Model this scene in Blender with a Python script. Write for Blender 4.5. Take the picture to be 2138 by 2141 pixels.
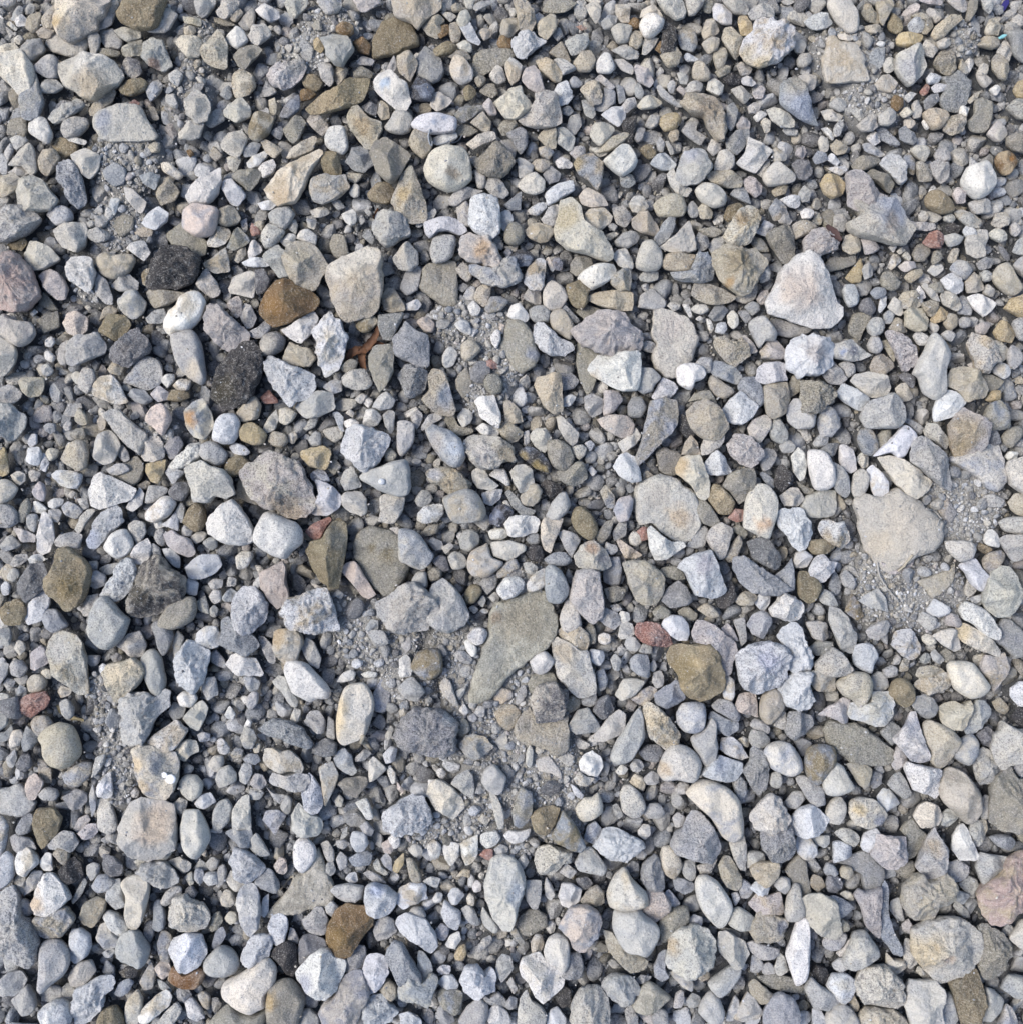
import bpy, math, random
import numpy as np

for _o in list(bpy.data.objects):
    bpy.data.objects.remove(_o)
SC = bpy.context.scene
COL = SC.collection
random.seed(11)
RNG = np.random.default_rng(11)

# ------------------------------------------------------------------ camera
CAM_H = 1.08                 # the phone is held about a metre over the gravel
WIDTH = 1.0                  # metres of ground across the picture
PXW, PXH = 2138.0, 2141.0    # the photograph's pixels, used as the unit of the stone table
M = WIDTH / PXW              # metres per pixel on the ground
cam_data = bpy.data.cameras.new('camera')
cam = bpy.data.objects.new('camera', cam_data)
COL.objects.link(cam)
cam.location = (0, 0, CAM_H)
cam.rotation_euler = (0, 0, 0)
cam_data.sensor_fit = 'HORIZONTAL'
cam_data.angle = 2 * math.atan(0.5 * WIDTH / CAM_H)
cam_data.clip_start = 0.01
cam_data.clip_end = 200
SC.camera = cam

# ------------------------------------------------------------------ sky, sun, exposure
SUN_EL, SUN_AZ = 52.0, 275.0     # azimuth clockwise from the top of the picture
world = bpy.data.worlds.new('World')
SC.world = world
world.use_nodes = True
wn = world.node_tree
for n in list(wn.nodes):
    wn.nodes.remove(n)
sky = wn.nodes.new('ShaderNodeTexSky')
sky.sky_type = 'NISHITA'
sky.sun_disc = False
sky.sun_elevation = math.radians(SUN_EL)
sky.sun_rotation = math.radians(SUN_AZ)
sky.air_density = 1.0
sky.dust_density = 2.0
bg = wn.nodes.new('ShaderNodeBackground')
bg.inputs['Strength'].default_value = 0.09
wo = wn.nodes.new('ShaderNodeOutputWorld')
wn.links.new(sky.outputs[0], bg.inputs['Color'])
wn.links.new(bg.outputs[0], wo.inputs['Surface'])

sun_data = bpy.data.lights.new('sun', 'SUN')
sun_data.energy = 1.35
sun_data.angle = math.radians(28)
sun_data.color = (1.0, 0.94, 0.84)
sun = bpy.data.objects.new('sun', sun_data)
COL.objects.link(sun)
_az = math.radians(SUN_AZ)
_el = math.radians(SUN_EL)
from mathutils import Vector
_d = Vector((math.sin(_az) * math.cos(_el), math.cos(_az) * math.cos(_el), math.sin(_el)))
sun.rotation_euler = _d.to_track_quat('Z', 'Y').to_euler()

SC.view_settings.view_transform = 'Standard'
SC.view_settings.look = 'None'
SC.view_settings.exposure = 1.28
SC.view_settings.gamma = 1.0
SC.view_settings.use_curve_mapping = False
SC.render.engine = 'CYCLES'
SC.cycles.max_bounces = 2
SC.cycles.diffuse_bounces = 1
SC.cycles.glossy_bounces = 1
SC.cycles.use_denoising = True
SC.cycles.use_adaptive_sampling = True
SC.cycles.adaptive_threshold = 0.03

# ------------------------------------------------------------------ small helpers
def srgb(h):
    v = [int(h[i:i + 2], 16) / 255.0 for i in (1, 3, 5)]
    return np.array([c / 12.92 if c <= 0.04045 else ((c + 0.055) / 1.055) ** 2.4 for c in v])

def px2w(px, py, z=0.0):
    """a pixel of the photograph to the point at height z below it"""
    k = M * (CAM_H - z) / CAM_H
    return (np.asarray(px, float) - PXW / 2) * k, -(np.asarray(py, float) - PXH / 2) * k

_PERM = np.random.default_rng(5).permutation(4096).astype(np.int64)
_VAL = np.random.default_rng(6).uniform(-1, 1, 4096)

def vnoise(p):
    """smooth value noise in 3D, p is (n,3)"""
    i = np.floor(p).astype(np.int64)
    f = p - i
    f = f * f * (3 - 2 * f)
    out = np.zeros(len(p))
    for dx in (0, 1):
        wx = f[:, 0] if dx else 1 - f[:, 0]
        for dy in (0, 1):
            wy = f[:, 1] if dy else 1 - f[:, 1]
            for dz in (0, 1):
                wz = f[:, 2] if dz else 1 - f[:, 2]
                h = _PERM[(_PERM[(_PERM[(i[:, 0] + dx) & 4095] + i[:, 1] + dy) & 4095] + i[:, 2] + dz) & 4095]
                out += wx * wy * wz * _VAL[h]
    return out

def make_mesh(name, verts, faces_flat, loop_tot, attrs=None, smooth=True, smooth_flags=None):
    """mesh from flat numpy arrays; attrs: {name: per-vertex rgb (n,3) or float (n,)}"""
    me = bpy.data.meshes.new(name)
    nv, nl, nf = len(verts), len(faces_flat), len(loop_tot)
    me.vertices.add(nv)
    me.vertices.foreach_set('co', np.asarray(verts, np.float32).ravel())
    me.loops.add(nl)
    me.loops.foreach_set('vertex_index', np.asarray(faces_flat, np.int32))
    me.polygons.add(nf)
    ls = np.concatenate(([0], np.cumsum(loop_tot)[:-1])).astype(np.int32)
    me.polygons.foreach_set('loop_start', ls)
    me.polygons.foreach_set('use_smooth', np.full(nf, smooth, bool) if smooth_flags is None else smooth_flags)
    for k, a in (attrs or {}).items():
        a = np.asarray(a, np.float32)
        if a.ndim == 2:
            at = me.attributes.new(k, 'FLOAT_COLOR', 'POINT')
            at.data.foreach_set('color', np.concatenate([a, np.ones((nv, 1), np.float32)], 1).ravel())
        else:
            at = me.attributes.new(k, 'FLOAT', 'POINT')
            at.data.foreach_set('value', a)
    me.update(calc_edges=True)
    return me

def add_obj(name, me, mat, label=None, cat=None, group=None, kind=None, parent=None, loc=None):
    o = bpy.data.objects.new(name, me)
    if mat is not None:
        me.materials.append(mat)
    COL.objects.link(o)
    if loc is not None:
        o.location = loc
    for k, v in (('label', label), ('category', cat), ('group', group), ('kind', kind)):
        if v:
            o[k] = v
    if parent is not None:
        o.parent = parent
    return o

# ------------------------------------------------------------------ materials
def node(nt, t, **kw):
    n = nt.nodes.new(t)
    for k, v in kw.items():
        setattr(n, k, v)
    return n

def stone_material(name, mott=0.8, speck=0.5, bump=0.5, flecks=0.0, pits=0.35, rough=0.88):
    """dusty crushed stone: two own colours per stone (attributes ca, cb) in patches, fine speckle, pits and grain relief"""
    m = bpy.data.materials.new(name)
    m.use_nodes = True
    nt = m.node_tree
    L = nt.links.new
    bs = nt.nodes['Principled BSDF']
    bs.inputs['Roughness'].default_value = rough
    bs.inputs['Specular IOR Level'].default_value = 0.25
    ca = node(nt, 'ShaderNodeAttribute', attribute_name='ca')
    cb = node(nt, 'ShaderNodeAttribute', attribute_name='cb')
    sd = node(nt, 'ShaderNodeAttribute', attribute_name='seed')
    geo = node(nt, 'ShaderNodeNewGeometry')
    off = node(nt, 'ShaderNodeVectorMath', operation='SCALE')
    off.inputs[0].default_value = (3.1, 5.7, 2.3)
    L(sd.outputs['Fac'], off.inputs['Scale'])
    pos = node(nt, 'ShaderNodeVectorMath', operation='ADD')
    L(geo.outputs['Position'], pos.inputs[0])
    L(off.outputs[0], pos.inputs[1])

    def noise(scale, detail=3.0, rgh=0.6, dist=0.0):
        n = node(nt, 'ShaderNodeTexNoise')
        n.inputs['Scale'].default_value = scale
        n.inputs['Detail'].default_value = detail
        n.inputs['Roughness'].default_value = rgh
        n.inputs['Distortion'].default_value = dist
        L(pos.outputs[0], n.inputs['Vector'])
        return n.outputs['Fac']

    def ramp(src, a, b, lo=0.0, hi=1.0):
        r = node(nt, 'ShaderNodeMapRange', interpolation_type='SMOOTHSTEP')
        r.inputs['From Min'].default_value = a
        r.inputs['From Max'].default_value = b
        r.inputs['To Min'].default_value = lo
        r.inputs['To Max'].default_value = hi
        L(src, r.inputs['Value'])
        return r.outputs['Result']

    def mixc(fac, a, b, mode='MIX'):
        x = node(nt, 'ShaderNodeMix', data_type='RGBA', blend_type=mode)
        if isinstance(fac, float):
            x.inputs[0].default_value = fac
        else:
            L(fac, x.inputs[0])
        for s, v in ((6, a), (7, b)):
            if isinstance(v, tuple):
                x.inputs[s].default_value = (*v, 1)
            else:
                L(v, x.inputs[s])
        return x.outputs[2]

    sp = node(nt, 'ShaderNodeAttribute', attribute_name='spk')

    def times(x, k):
        q = node(nt, 'ShaderNodeMath', operation='MULTIPLY')
        L(x, q.inputs[0])
        L(k, q.inputs[1])
        return q.outputs[0]
    big = noise(55, 3, 0.6, 0.3)
    fine = noise(640, 2, 0.75)
    grain = noise(185, 4, 0.78)
    c = mixc(ramp(big, 0.40, 0.66, 0, mott), ca.outputs['Color'], cb.outputs['Color'])
    # grain: lighter and darker mineral specks, and a coarser mottle; how strong is the stone's own (spk)
    dark = mixc(1.0, c, (0.42, 0.42, 0.45), 'MULTIPLY')
    c = mixc(times(ramp(fine, 0.50, 0.66, 0, speck), sp.outputs['Fac']), c, dark)
    c = mixc(times(ramp(grain, 0.52, 0.68, 0, 0.75 * speck), sp.outputs['Fac']), c, dark)
    lite = mixc(0.5, c, (0.76, 0.75, 0.73))
    c = mixc(ramp(fine, 0.46, 0.32, 0, 0.6 * speck + 0.1), c, lite)
    # pits
    c = mixc(times(ramp(grain, 0.66, 0.72, 0, pits), sp.outputs['Fac']), c, mixc(1.0, c, (0.40, 0.39, 0.39), 'MULTIPLY'))
    if flecks > 0:
        c = mixc(ramp(noise(170, 4, 0.75, 0.6), 0.54, 0.68, 0, flecks), c, (0.55, 0.53, 0.50))
    L(c, bs.inputs['Base Color'])
    # relief
    bp = node(nt, 'ShaderNodeBump')
    bp.inputs['Strength'].default_value = bump
    bp.inputs['Distance'].default_value = 0.0042
    L(noise(210, 4, 0.82), bp.inputs['Height'])
    L(bp.outputs[0], bs.inputs['Normal'])
    return m

MAT_STONE = stone_material('dusty_stone', 0.8, 0.68, 0.95, 0.0, 0.5)
MAT_ROUGH = stone_material('crumbly_stone', 0.9, 0.85, 1.0, 0.0, 0.85, 0.95)
MAT_CINDER = stone_material('black_cinder', 0.6, 0.8, 1.0, 0.42, 0.7, 0.75)
MAT_SMOOTH = stone_material('smooth_pebble', 0.7, 0.55, 0.75, 0.0, 0.3, 0.88)
MAT_GRIT = stone_material('fine_grit', 0.5, 0.5, 0.3, 0.0, 0.2, 0.95)

def plain_material(name, col, rough=0.7, var=0.25, scale=400, spec=0.3):
    m = bpy.data.materials.new(name)
    m.use_nodes = True
    nt = m.node_tree
    bs = nt.nodes['Principled BSDF']
    tc = node(nt, 'ShaderNodeNewGeometry')
    n = node(nt, 'ShaderNodeTexNoise')
    n.inputs['Scale'].default_value = scale
    n.inputs['Detail'].default_value = 4
    nt.links.new(tc.outputs['Position'], n.inputs['Vector'])
    r = node(nt, 'ShaderNodeMix', data_type='RGBA')
    r.inputs[6].default_value = (*[c * (1 - var) for c in col], 1)
    r.inputs[7].default_value = (*[min(1, c * (1 + var)) for c in col], 1)
    nt.links.new(n.outputs['Fac'], r.inputs[0])
    nt.links.new(r.outputs[2], bs.inputs['Base Color'])
    bs.inputs['Roughness'].default_value = rough
    bs.inputs['Specular IOR Level'].default_value = spec
    bp = node(nt, 'ShaderNodeBump')
    bp.inputs['Strength'].default_value = 0.4
    bp.inputs['Distance'].default_value = 0.001
    nt.links.new(n.outputs['Fac'], bp.inputs['Height'])
    nt.links.new(bp.outputs[0], bs.inputs['Normal'])
    return m

def dust_material():
    m = bpy.data.materials.new('stone_dust')
    m.use_nodes = True
    nt = m.node_tree
    L = nt.links.new
    bs = nt.nodes['Principled BSDF']
    bs.inputs['Roughness'].default_value = 0.97
    bs.inputs['Specular IOR Level'].default_value = 0.1
    geo = node(nt, 'ShaderNodeNewGeometry')

    def noise(scale, detail=4, rgh=0.65):
        n = node(nt, 'ShaderNodeTexNoise')
        n.inputs['Scale'].default_value = scale
        n.inputs['Detail'].default_value = detail
        n.inputs['Roughness'].default_value = rgh
        L(geo.outputs['Position'], n.inputs['Vector'])
        return n.outputs['Fac']

    def cr(src, stops):
        r = node(nt, 'ShaderNodeValToRGB')
        while len(r.color_ramp.elements) < len(stops):
            r.color_ramp.elements.new(0.5)
        for e, (p, c) in zip(r.color_ramp.elements, stops):
            e.position = p
            e.color = (*c, 1)
        L(src, r.inputs[0])
        return r.outputs['Color']
    base = cr(noise(9, 5), [(0.3, tuple(srgb('#8a8a89'))), (0.7, tuple(srgb('#a09e99')))])
    vo = node(nt, 'ShaderNodeTexVoronoi')
    vo.inputs['Scale'].default_value = 900
    L(geo.outputs['Position'], vo.inputs['Vector'])
    hs = node(nt, 'ShaderNodeSeparateColor')
    L(vo.outputs['Color'], hs.inputs[0])
    grain = cr(hs.outputs[0], [(0.0, (0.45, 0.45, 0.47)), (0.5, (0.9, 0.9, 0.9)), (0.85, (1.1, 1.1, 1.1)), (1.0, (1.6, 1.58, 1.52))])
    x = node(nt, 'ShaderNodeMix', data_type='RGBA', blend_type='MULTIPLY')
    f = node(nt, 'ShaderNodeMapRange')
    f.inputs['From Min'].default_value = 0.35
    f.inputs['From Max'].default_value = 0.65
    f.inputs['To Min'].default_value = 0.25
    f.inputs['To Max'].default_value = 0.6
    L(noise(30, 4), f.inputs['Value'])
    L(f.outputs[0], x.inputs[0])
    L(base, x.inputs[6])
    L(grain, x.inputs[7])
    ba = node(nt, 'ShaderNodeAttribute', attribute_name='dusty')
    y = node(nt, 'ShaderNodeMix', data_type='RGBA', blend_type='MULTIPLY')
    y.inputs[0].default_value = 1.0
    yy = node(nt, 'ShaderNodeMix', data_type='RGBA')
    yy.inputs[6].default_value = (0.38, 0.40, 0.44, 1)  # ground in the gaps painted darker and cooler, as deep shade
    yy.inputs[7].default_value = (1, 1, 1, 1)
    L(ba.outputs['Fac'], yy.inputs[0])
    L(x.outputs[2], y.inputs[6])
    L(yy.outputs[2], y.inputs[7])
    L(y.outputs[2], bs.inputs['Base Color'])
    hh = node(nt, 'ShaderNodeMath', operation='SUBTRACT')
    L(noise(300, 4), hh.inputs[0])
    L(vo.outputs['Distance'], hh.inputs[1])
    bp = node(nt, 'ShaderNodeBump')
    bp.inputs['Strength'].default_value = 0.7
    bp.inputs['Distance'].default_value = 0.0016
    L(hh.outputs[0], bp.inputs['Height'])
    L(bp.outputs[0], bs.inputs['Normal'])
    return m

MAT_DUST = dust_material()
TABLE = """
@0 0
Ca 54 -6 52 0 50 16 55 28 58 34 64 38 72 35 80 30 88 25 90 17 96 14 100 0 98 -6|big cream angular stone at the top left, lit warm, cut off by the photo's top edge
On 108 12 108 16 112 20 125 26 138 26 145 20 150 6 152 -4 122 -4|olive brown stone cut by the top edge, right of the big cream stone
Pf 137 29 150 30 156 26 163 14 155 8 149 9 145 20 137 27|pale fan-shaped flake half under the olive brown stone at the top edge
Pf 42 41 48 47 65 52 76 51 82 40 80 31 64 38 58 34 53 26|flat beige slab under the point of the big cream stone at top left
Co -4 54 19 47 26 55 31 63 30 80 25 87 19 88 12 80 0 68|smooth cream stone cut by the left edge, fourth of the way down
Go 33 61 43 51 52 53 54 59 53 70 43 71 33 65
Pa 53 60 65 54 80 50 95 54 105 57 113 69 107 77 95 85 88 91 77 90 70 84 60 79 55 69|largest beige chunk of the top left corner, white upper face and tan underside
Gr 131 40 140 36 150 40 158 60 150 65 137 59 131 53|rough speckled lump with a rusty lower edge near the top left
Bn 18 95 20 88 30 80 32 66 35 75 40 93 35 105 27 110 20 107
Wo 27 113 35 107 42 109 48 123 45 131 41 131 28 122
Gr 44 108 50 100 65 94 70 90 76 92 77 97 60 110 50 113|lumpy grey sausage-shaped stone near the left edge
Go 57 120 60 112 70 107 80 109 81 115 72 124 60 126
Tr 82 99 90 92 102 82 106 85 103 93 90 106 83 106
Pf 86 113 95 101 115 96 128 98 135 110 144 123 140 128 110 130 95 127|broad pale plate with a blue smudge lying on bare dust at top left
Oo 110 82 117 74 130 72 135 76 132 83 120 88 112 86
Pr 170 92 178 83 188 86 193 98 190 110 180 112 171 104
Pa 164 122 175 110 187 110 183 126 175 128 165 127
Ca 161 38 168 32 184 36 187 42 182 52 172 52 163 42
To 36 148 40 138 50 137 55 145 50 155 43 161 38 157
Br 53 155 58 146 66 147 74 160 80 185 72 192 64 185 60 173 54 167|long rough blue grey stone slanting down near the left edge
Pa 65 142 78 136 92 143 90 155 82 164 74 158 67 148
Pn 8 151 18 138 26 131 31 136 34 155 28 161 20 152
Pa 15 175 19 165 30 161 38 165 53 183 46 192 20 195 17 185
Bf 95 157 105 149 116 156 114 168 105 171 98 165
Ta 145 165 155 163 165 175 160 183 148 188 144 180
Co 148 150 155 149 168 160 163 165 150 157
Wn 171 180 178 168 190 160 201 155 203 163 200 178 190 187 176 188
Ta 0 163 12 158 19 165 15 175 2 181 -4 175
Of 48 132 55 126 62 128 72 134 70 140 60 144 52 140
Gf 92 29 104 27 113 38 110 45 98 44 93 37
Pa 105 28 112 25 128 28 129 34 118 39 110 34
Pn 89 27 95 15 103 8 106 11 102 22 96 25
Tn 39 20 42 12 50 4 51 20 53 23 46 26 40 25
Gn 81 31 87 28 92 34 91 43 87 50 83 47
Mr 19 45 25 36 37 35 42 46 36 51 29 57
Dn 112 60 118 52 128 56 130 66 122 72 114 67
Vn 113 45 120 40 130 36 131 50 118 52 113 50
Gr 37 80 43 73 52 73 58 80 50 85 39 85
Wo 155 68 162 64 168 69 163 79 156 74
Gn 134 80 142 75 149 77 148 83 138 93 135 87
Ba 128 161 137 158 147 161 142 174 132 168
Pn 114 172 122 174 134 185 130 195 125 193 116 182
Gn 9 127 15 124 26 128 23 134 14 137
Go 4 140 10 131 13 138 8 147
Pa 7 158 20 151 27 158 20 162
Wn 61 126 70 126 80 129 77 133 62 129
Vf 6 122 10 110 25 108 26 120 22 126
Gn 100 183 110 185 108 195 101 195
Tf 136 97 142 98 146 109 140 110
Ga 102 16 110 3 106 -4 98 -4 97 12
Co 0 4 -4 -4 14 -4 13 4 6 6
Pn 23 8 28 2 32 6 30 12 25 13
To 24 25 28 14 36 11 39 18 35 27 30 30
Ga 10 17 16 6 21 6 20 12 13 19
Wn 14 20 20 13 25 18 24 23 16 24
Wn 6 22 9 19 16 26 14 28
Wn 0 16 4 17 -4 10 0 9
Pa 5 24 13 30 9 35
Tr 33 28 40 25 52 25 45 35 36 34
Po 13 35 18 32 22 36 18 41 13 39
Ca -4 46 0 43 12 39 17 44 8 49 -4 54
Vo 91 44 110 47 108 52 98 52 92 49
Wa 178 11 184 0 197 -4 196 8 187 16
Tn 168 15 185 18 184 24 170 21
Tn 169 25 178 24 180 29 176 33 169 31
Rn 118 95 123 91 128 94 126 97 121 97
To 136 135 142 130 147 133 146 139 139 140
No 171 138 175 137 178 141 174 144
@425 0
Gn -8 -4 10 -3 11 4 0 16 -6 12
Pa 12 10 20 0 32 -3 33 3 28 12 20 17 14 15
To 25 17 32 7 37 12 30 20
Vf 10 16 22 18 30 23 20 24 11 20
Mf 32 21 45 8 48 12 47 24 40 29
Wa 48 9 56 3 69 10 70 16 61 20 52 14
Pa 75 3 78 -3 95 -3 95 5 85 16 80 15
Pn 105 2 108 -3 125 -3 127 5 122 12 112 12
Kr 138 0 140 -4 160 -3 163 2 150 10 145 11
Tn 174 -4 216 -4 217 8 205 17 197 26 190 20 177 15 176 8|large dull tan stone cut by the top edge above the fan-shaped brown one
Of 156 40 158 33 162 25 165 20 177 17 190 22 196 32 197 42 190 44 180 50 158 53|wide fan-shaped brown stone with a scalloped top near the top edge
No 122 25 128 20 137 23 138 30 132 33 123 30
Ga 108 35 118 32 132 33 138 45 132 53 128 60 120 58 113 50 112 44
Nn 138 38 146 34 154 42 152 50 142 47
Yn 101 37 105 34 111 43 108 48 102 45
Wo 20 37 31 25 37 28 41 37 32 45 24 40
Pr 41 32 46 25 56 22 62 27 61 34 50 41 44 38
Ta -2 50 5 37 13 27 18 32 22 42 22 60 18 63 5 58
Vr 28 50 40 42 50 41 54 46 45 56 38 63 32 60
Cn 26 77 28 70 36 64 46 70 48 79 42 86 30 89
Kr 59 70 65 60 75 57 90 55 95 62 90 72 82 79 72 82 64 79|big two-toned lump, grey above and white below, near the brown splinter stone
Gr 105 60 112 55 119 62 120 75 116 79 109 73
Ta 120 65 124 60 133 63 130 72 124 77 121 73
Oo 91 74 96 68 104 69 110 77 104 84 94 80
Wa 157 76 162 68 170 64 178 72 187 79 190 93 185 101 178 101 165 90 158 83|bright white stone with a sky blue stain, right of the long brown stone
Oa 96 99 108 87 125 79 135 72 152 73 151 82 145 92 135 97 112 103 100 104|long dark brown stone tapering down to the left, upper middle
Tn 60 92 66 90 69 100 66 106 62 105
Ga 19 101 25 95 34 88 43 98 43 107 30 112 20 106
Oo 42 122 47 105 55 103 65 108 60 122 50 129 44 127
Va 74 118 84 106 90 107 94 113 88 127 82 131 77 127
Tn 95 110 100 105 108 106 115 116 109 124 100 117
Ta 133 106 138 96 143 98 152 108 163 112 164 120 155 135 148 135 138 122 133 112|bent grey and tan stone with a concave upper right side under the brown splinter
Po 167 117 176 103 185 102 192 108 190 120 182 123 172 121
Ta 160 103 163 92 170 97 171 108 164 110
Wo 112 126 116 117 130 117 133 135 128 141 118 138 113 133
Mr 131 148 138 136 150 135 158 148 148 158 138 156
Va 153 140 158 130 168 126 185 138 190 143 178 165 172 168 160 158|dark olive slab sunk left of the big pale domed stone
Ca 57 174 70 160 85 148 105 138 109 142 100 155 90 177 85 185 70 188 60 180|large cream stone shaped like an arrowhead pointing up and right
On 108 150 112 140 122 139 126 150 127 160 118 163 112 160
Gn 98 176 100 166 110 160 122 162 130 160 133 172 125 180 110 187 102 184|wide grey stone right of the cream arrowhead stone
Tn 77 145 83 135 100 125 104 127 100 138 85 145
Pr 16 132 22 122 35 120 41 126 36 138 32 144 22 141
Ta 53 130 58 128 73 137 65 145 58 140
La 40 149 45 144 57 138 59 142 52 152 42 154
Wa 51 155 55 149 64 146 67 152 64 159 55 163
Vr 28 163 33 157 45 155 53 158 50 167 42 175 35 170
Lr 17 173 19 166 26 164 39 178 32 189 25 186
Oo 151 178 160 168 170 168 176 176 170 187 155 184
Ta 174 182 183 160 190 154 195 160 204 185 205 200 195 204 180 202|tall tan pear-shaped stone below the dark olive slab
Po 134 177 139 168 144 172 143 180 138 181
Pf 131 158 147 160 140 168 133 165
Ta 178 52 190 48 197 58 190 74 180 66 178 58
Gn 141 56 146 51 157 55 155 60 143 59
Gr 169 62 175 50 178 60 174 66
Gn 180 40 188 40 194 45 190 50 180 49
Vo 138 66 145 61 156 67 153 72 140 71
Gn 118 186 125 183 130 190 124 193
Bn 37 137 46 130 53 132 48 142 38 144
Pf 22 145 30 142 35 146 30 158 24 155
Mn 62 122 70 115 75 120 70 128
Po 75 43 79 40 82 44 79 48
Gf 53 88 58 74 68 84 62 88
Tf 6 142 10 134 18 143 12 148
Bn 15 86 24 78 27 88 22 92
Ga -3 96 0 86 11 97 9 104 0 112
Gf 0 112 12 100 19 102 20 110 8 117
Po 82 48 87 50 90 54 86 55
Go 64 27 68 24 72 28 70 32
Gf 88 43 92 35 102 45 98 56 92 55
Dn 70 106 78 92 88 87 88 100 78 108
Nn 90 92 89 83 98 82 104 87 98 91
Dn 145 98 152 93 160 97 158 106 150 104
@850 0
Tn 14 24 20 18 30 14 35 19 30 24 34 27 28 35 20 31
Na 28 30 31 24 38 22 39 30 31 35
Po 46 20 49 11 55 9 59 16 56 23 50 25
Tn 39 30 40 22 45 20 50 30 48 38 42 40
La 49 25 58 20 62 28 68 38 66 41 56 37
Tn 67 30 70 26 78 28 77 33 71 37
Tr 86 28 88 18 100 16 103 26 95 35 87 33
Tr 98 0 107 -4 113 5 118 18 113 30 107 32 103 25 101 13|upright tan ridged stone cut close to the top edge, above a bluish white chunk
Lr 96 38 104 31 114 30 120 34 128 38 118 45 108 53 101 51|bluish white chunk with a broad top below the upright tan ridged stone
Tn 120 22 130 13 136 14 137 26 128 36 121 31
Gn 145 38 153 33 165 30 167 40 160 48 151 50
To 153 58 160 48 168 47 173 56 168 65 158 65
Wo 173 58 180 49 186 50 190 62 186 67 175 66
Pa 164 5 172 1 178 6 177 16 173 21 167 13
Vf 124 10 130 0 150 0 156 3 145 11 132 12
Mf 8 57 17 43 22 46 31 53 34 66 30 73 20 77 10 69|dusty grey lobed stone at upper middle, left of a smooth grey egg
Go 40 63 44 52 52 53 60 63 60 73 50 77 43 72|smooth grey egg-shaped stone at upper middle beside a dark sunken slab
Vf 60 60 63 50 75 45 95 46 98 52 92 60 80 64 68 70 61 69|dark olive slab half sunk between pale stones at upper middle
Oo 25 45 38 38 46 42 42 48 28 51
Po 46 41 54 37 60 42 59 48 50 46
Pn 76 68 83 59 88 63 91 73 84 77 77 72
To 62 73 67 69 73 72 71 77 66 80
Gn 90 61 95 52 106 61 103 72 96 78 92 70
Kn 106 70 110 63 117 60 122 67 126 82 120 86 111 80 106 74
Tn 119 56 128 53 135 57 142 66 141 74 135 75 122 64
Xr 3 84 10 70 18 73 25 82 22 92 12 92 4 89
Pa 22 96 24 86 30 84 42 92 38 97 28 102
Va 44 105 50 98 62 97 67 101 60 108 50 113
Ta 59 112 70 102 77 112 76 120 70 120
Cn 82 94 90 88 96 82 105 80 107 88 114 97 110 103 100 109 90 107 85 100|smooth cream stone with a concave upper right side at the upper middle
Pa 103 110 118 95 117 88 128 84 138 88 141 103 141 112 132 116 120 117 108 114|large pinkish beige rounded stone right of the cream concave stone
Lr 133 88 138 77 147 74 152 88 148 95 140 96
Tr 159 82 165 75 175 76 178 86 178 94 171 97 163 89|pitted black and cream porous pebble at the upper middle right
Po 168 123 172 114 183 113 190 118 186 126 178 134 171 129
Lo 5 115 12 107 25 104 38 106 45 110 43 120 30 122 16 122|white oblong stone with blue specks behind a curved grey wire
To 2 130 8 119 20 122 24 130 22 138 15 145 6 138
Lr 24 126 32 124 45 121 47 126 38 133 27 133
Co 17 155 20 148 25 140 38 136 50 136 56 143 59 158 58 165 48 173 38 175 28 171 20 165|big pale domed stone below the curved grey wire
Ca 55 132 60 128 72 121 80 121 82 127 72 132 62 137
Vr 60 148 70 142 82 131 92 138 100 148 92 158 85 163 70 160 64 153|dark olive speckled slab right of the big pale domed stone
Gf 86 129 95 128 101 137 98 146 90 138
Mo 92 123 104 117 110 122 110 134 104 141 98 132
Ta 120 126 127 117 137 118 137 135 130 136
Ga 138 117 145 117 154 126 152 136 148 138 138 131
Ga 102 145 108 146 116 152 114 160 103 163
To 115 150 120 146 130 147 131 153 124 158 117 155
Po 102 170 108 162 118 158 126 166 125 175 117 178 108 176
Mn 125 160 132 152 141 160 139 166 130 168
Wa 136 148 142 143 152 150 150 154 139 154
Ba 153 150 160 142 170 141 180 150 178 165 174 174 166 165 158 160|blue grey and tan wedge stone at upper middle, point down
Po 62 158 66 154 73 160 71 172 65 172
Ga 71 170 76 162 84 162 94 177 88 182 78 178
Ga 38 182 45 176 55 172 70 175 60 180 45 189 40 188
Lr 127 178 138 168 152 166 153 175 140 183 130 188
Ca 158 180 165 172 180 180 184 188 170 190 160 187
Ln 58 192 60 182 70 179 82 182 85 192 85 213 78 218 64 214 57 205|chalky white block below the big pale domed stone
Pn 46 190 55 184 58 192 58 208 48 205
Br 90 188 95 183 105 175 105 185 104 192 95 193
Bf 143 186 150 178 158 182 165 196 160 202 145 200
Gn 160 92 168 92 173 104 170 108 163 105
Bn 142 100 148 97 153 102 148 106 142 104
La 178 105 188 98 200 98 200 108 194 116 186 111
Lr 149 74 153 69 161 76 158 80 150 80
Gr 135 55 142 54 155 63 150 66 142 69
Kr 172 72 178 68 191 80 186 82 178 76
Gf 146 118 150 106 158 105 160 115 153 124
Vn 84 117 88 111 98 109 102 115 95 122 88 124
Vf 44 120 50 114 60 116 66 120 58 125 46 124
Gf 170 100 180 88 180 80 191 85 190 95 180 102
Vf 67 84 72 78 80 77 84 86 78 90
Oo 52 82 58 78 64 84 60 91 54 92
Kr 70 96 76 90 82 100 83 105 75 106
No 83 40 86 33 96 36 95 44 86 44
Vo 0 45 0 20 8 28 10 42 5 44
Bn 121 136 130 134 135 139 130 146 122 142
Pn 168 136 180 135 184 141 176 144
Kr 149 140 154 134 163 135 163 142 155 146
Gf 132 30 140 25 143 33 138 38
Mr 178 20 185 14 193 15 190 25 180 27
Po 187 27 193 22 206 25 203 38 193 39
Rn 155 24 160 23 165 26 160 28
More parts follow.
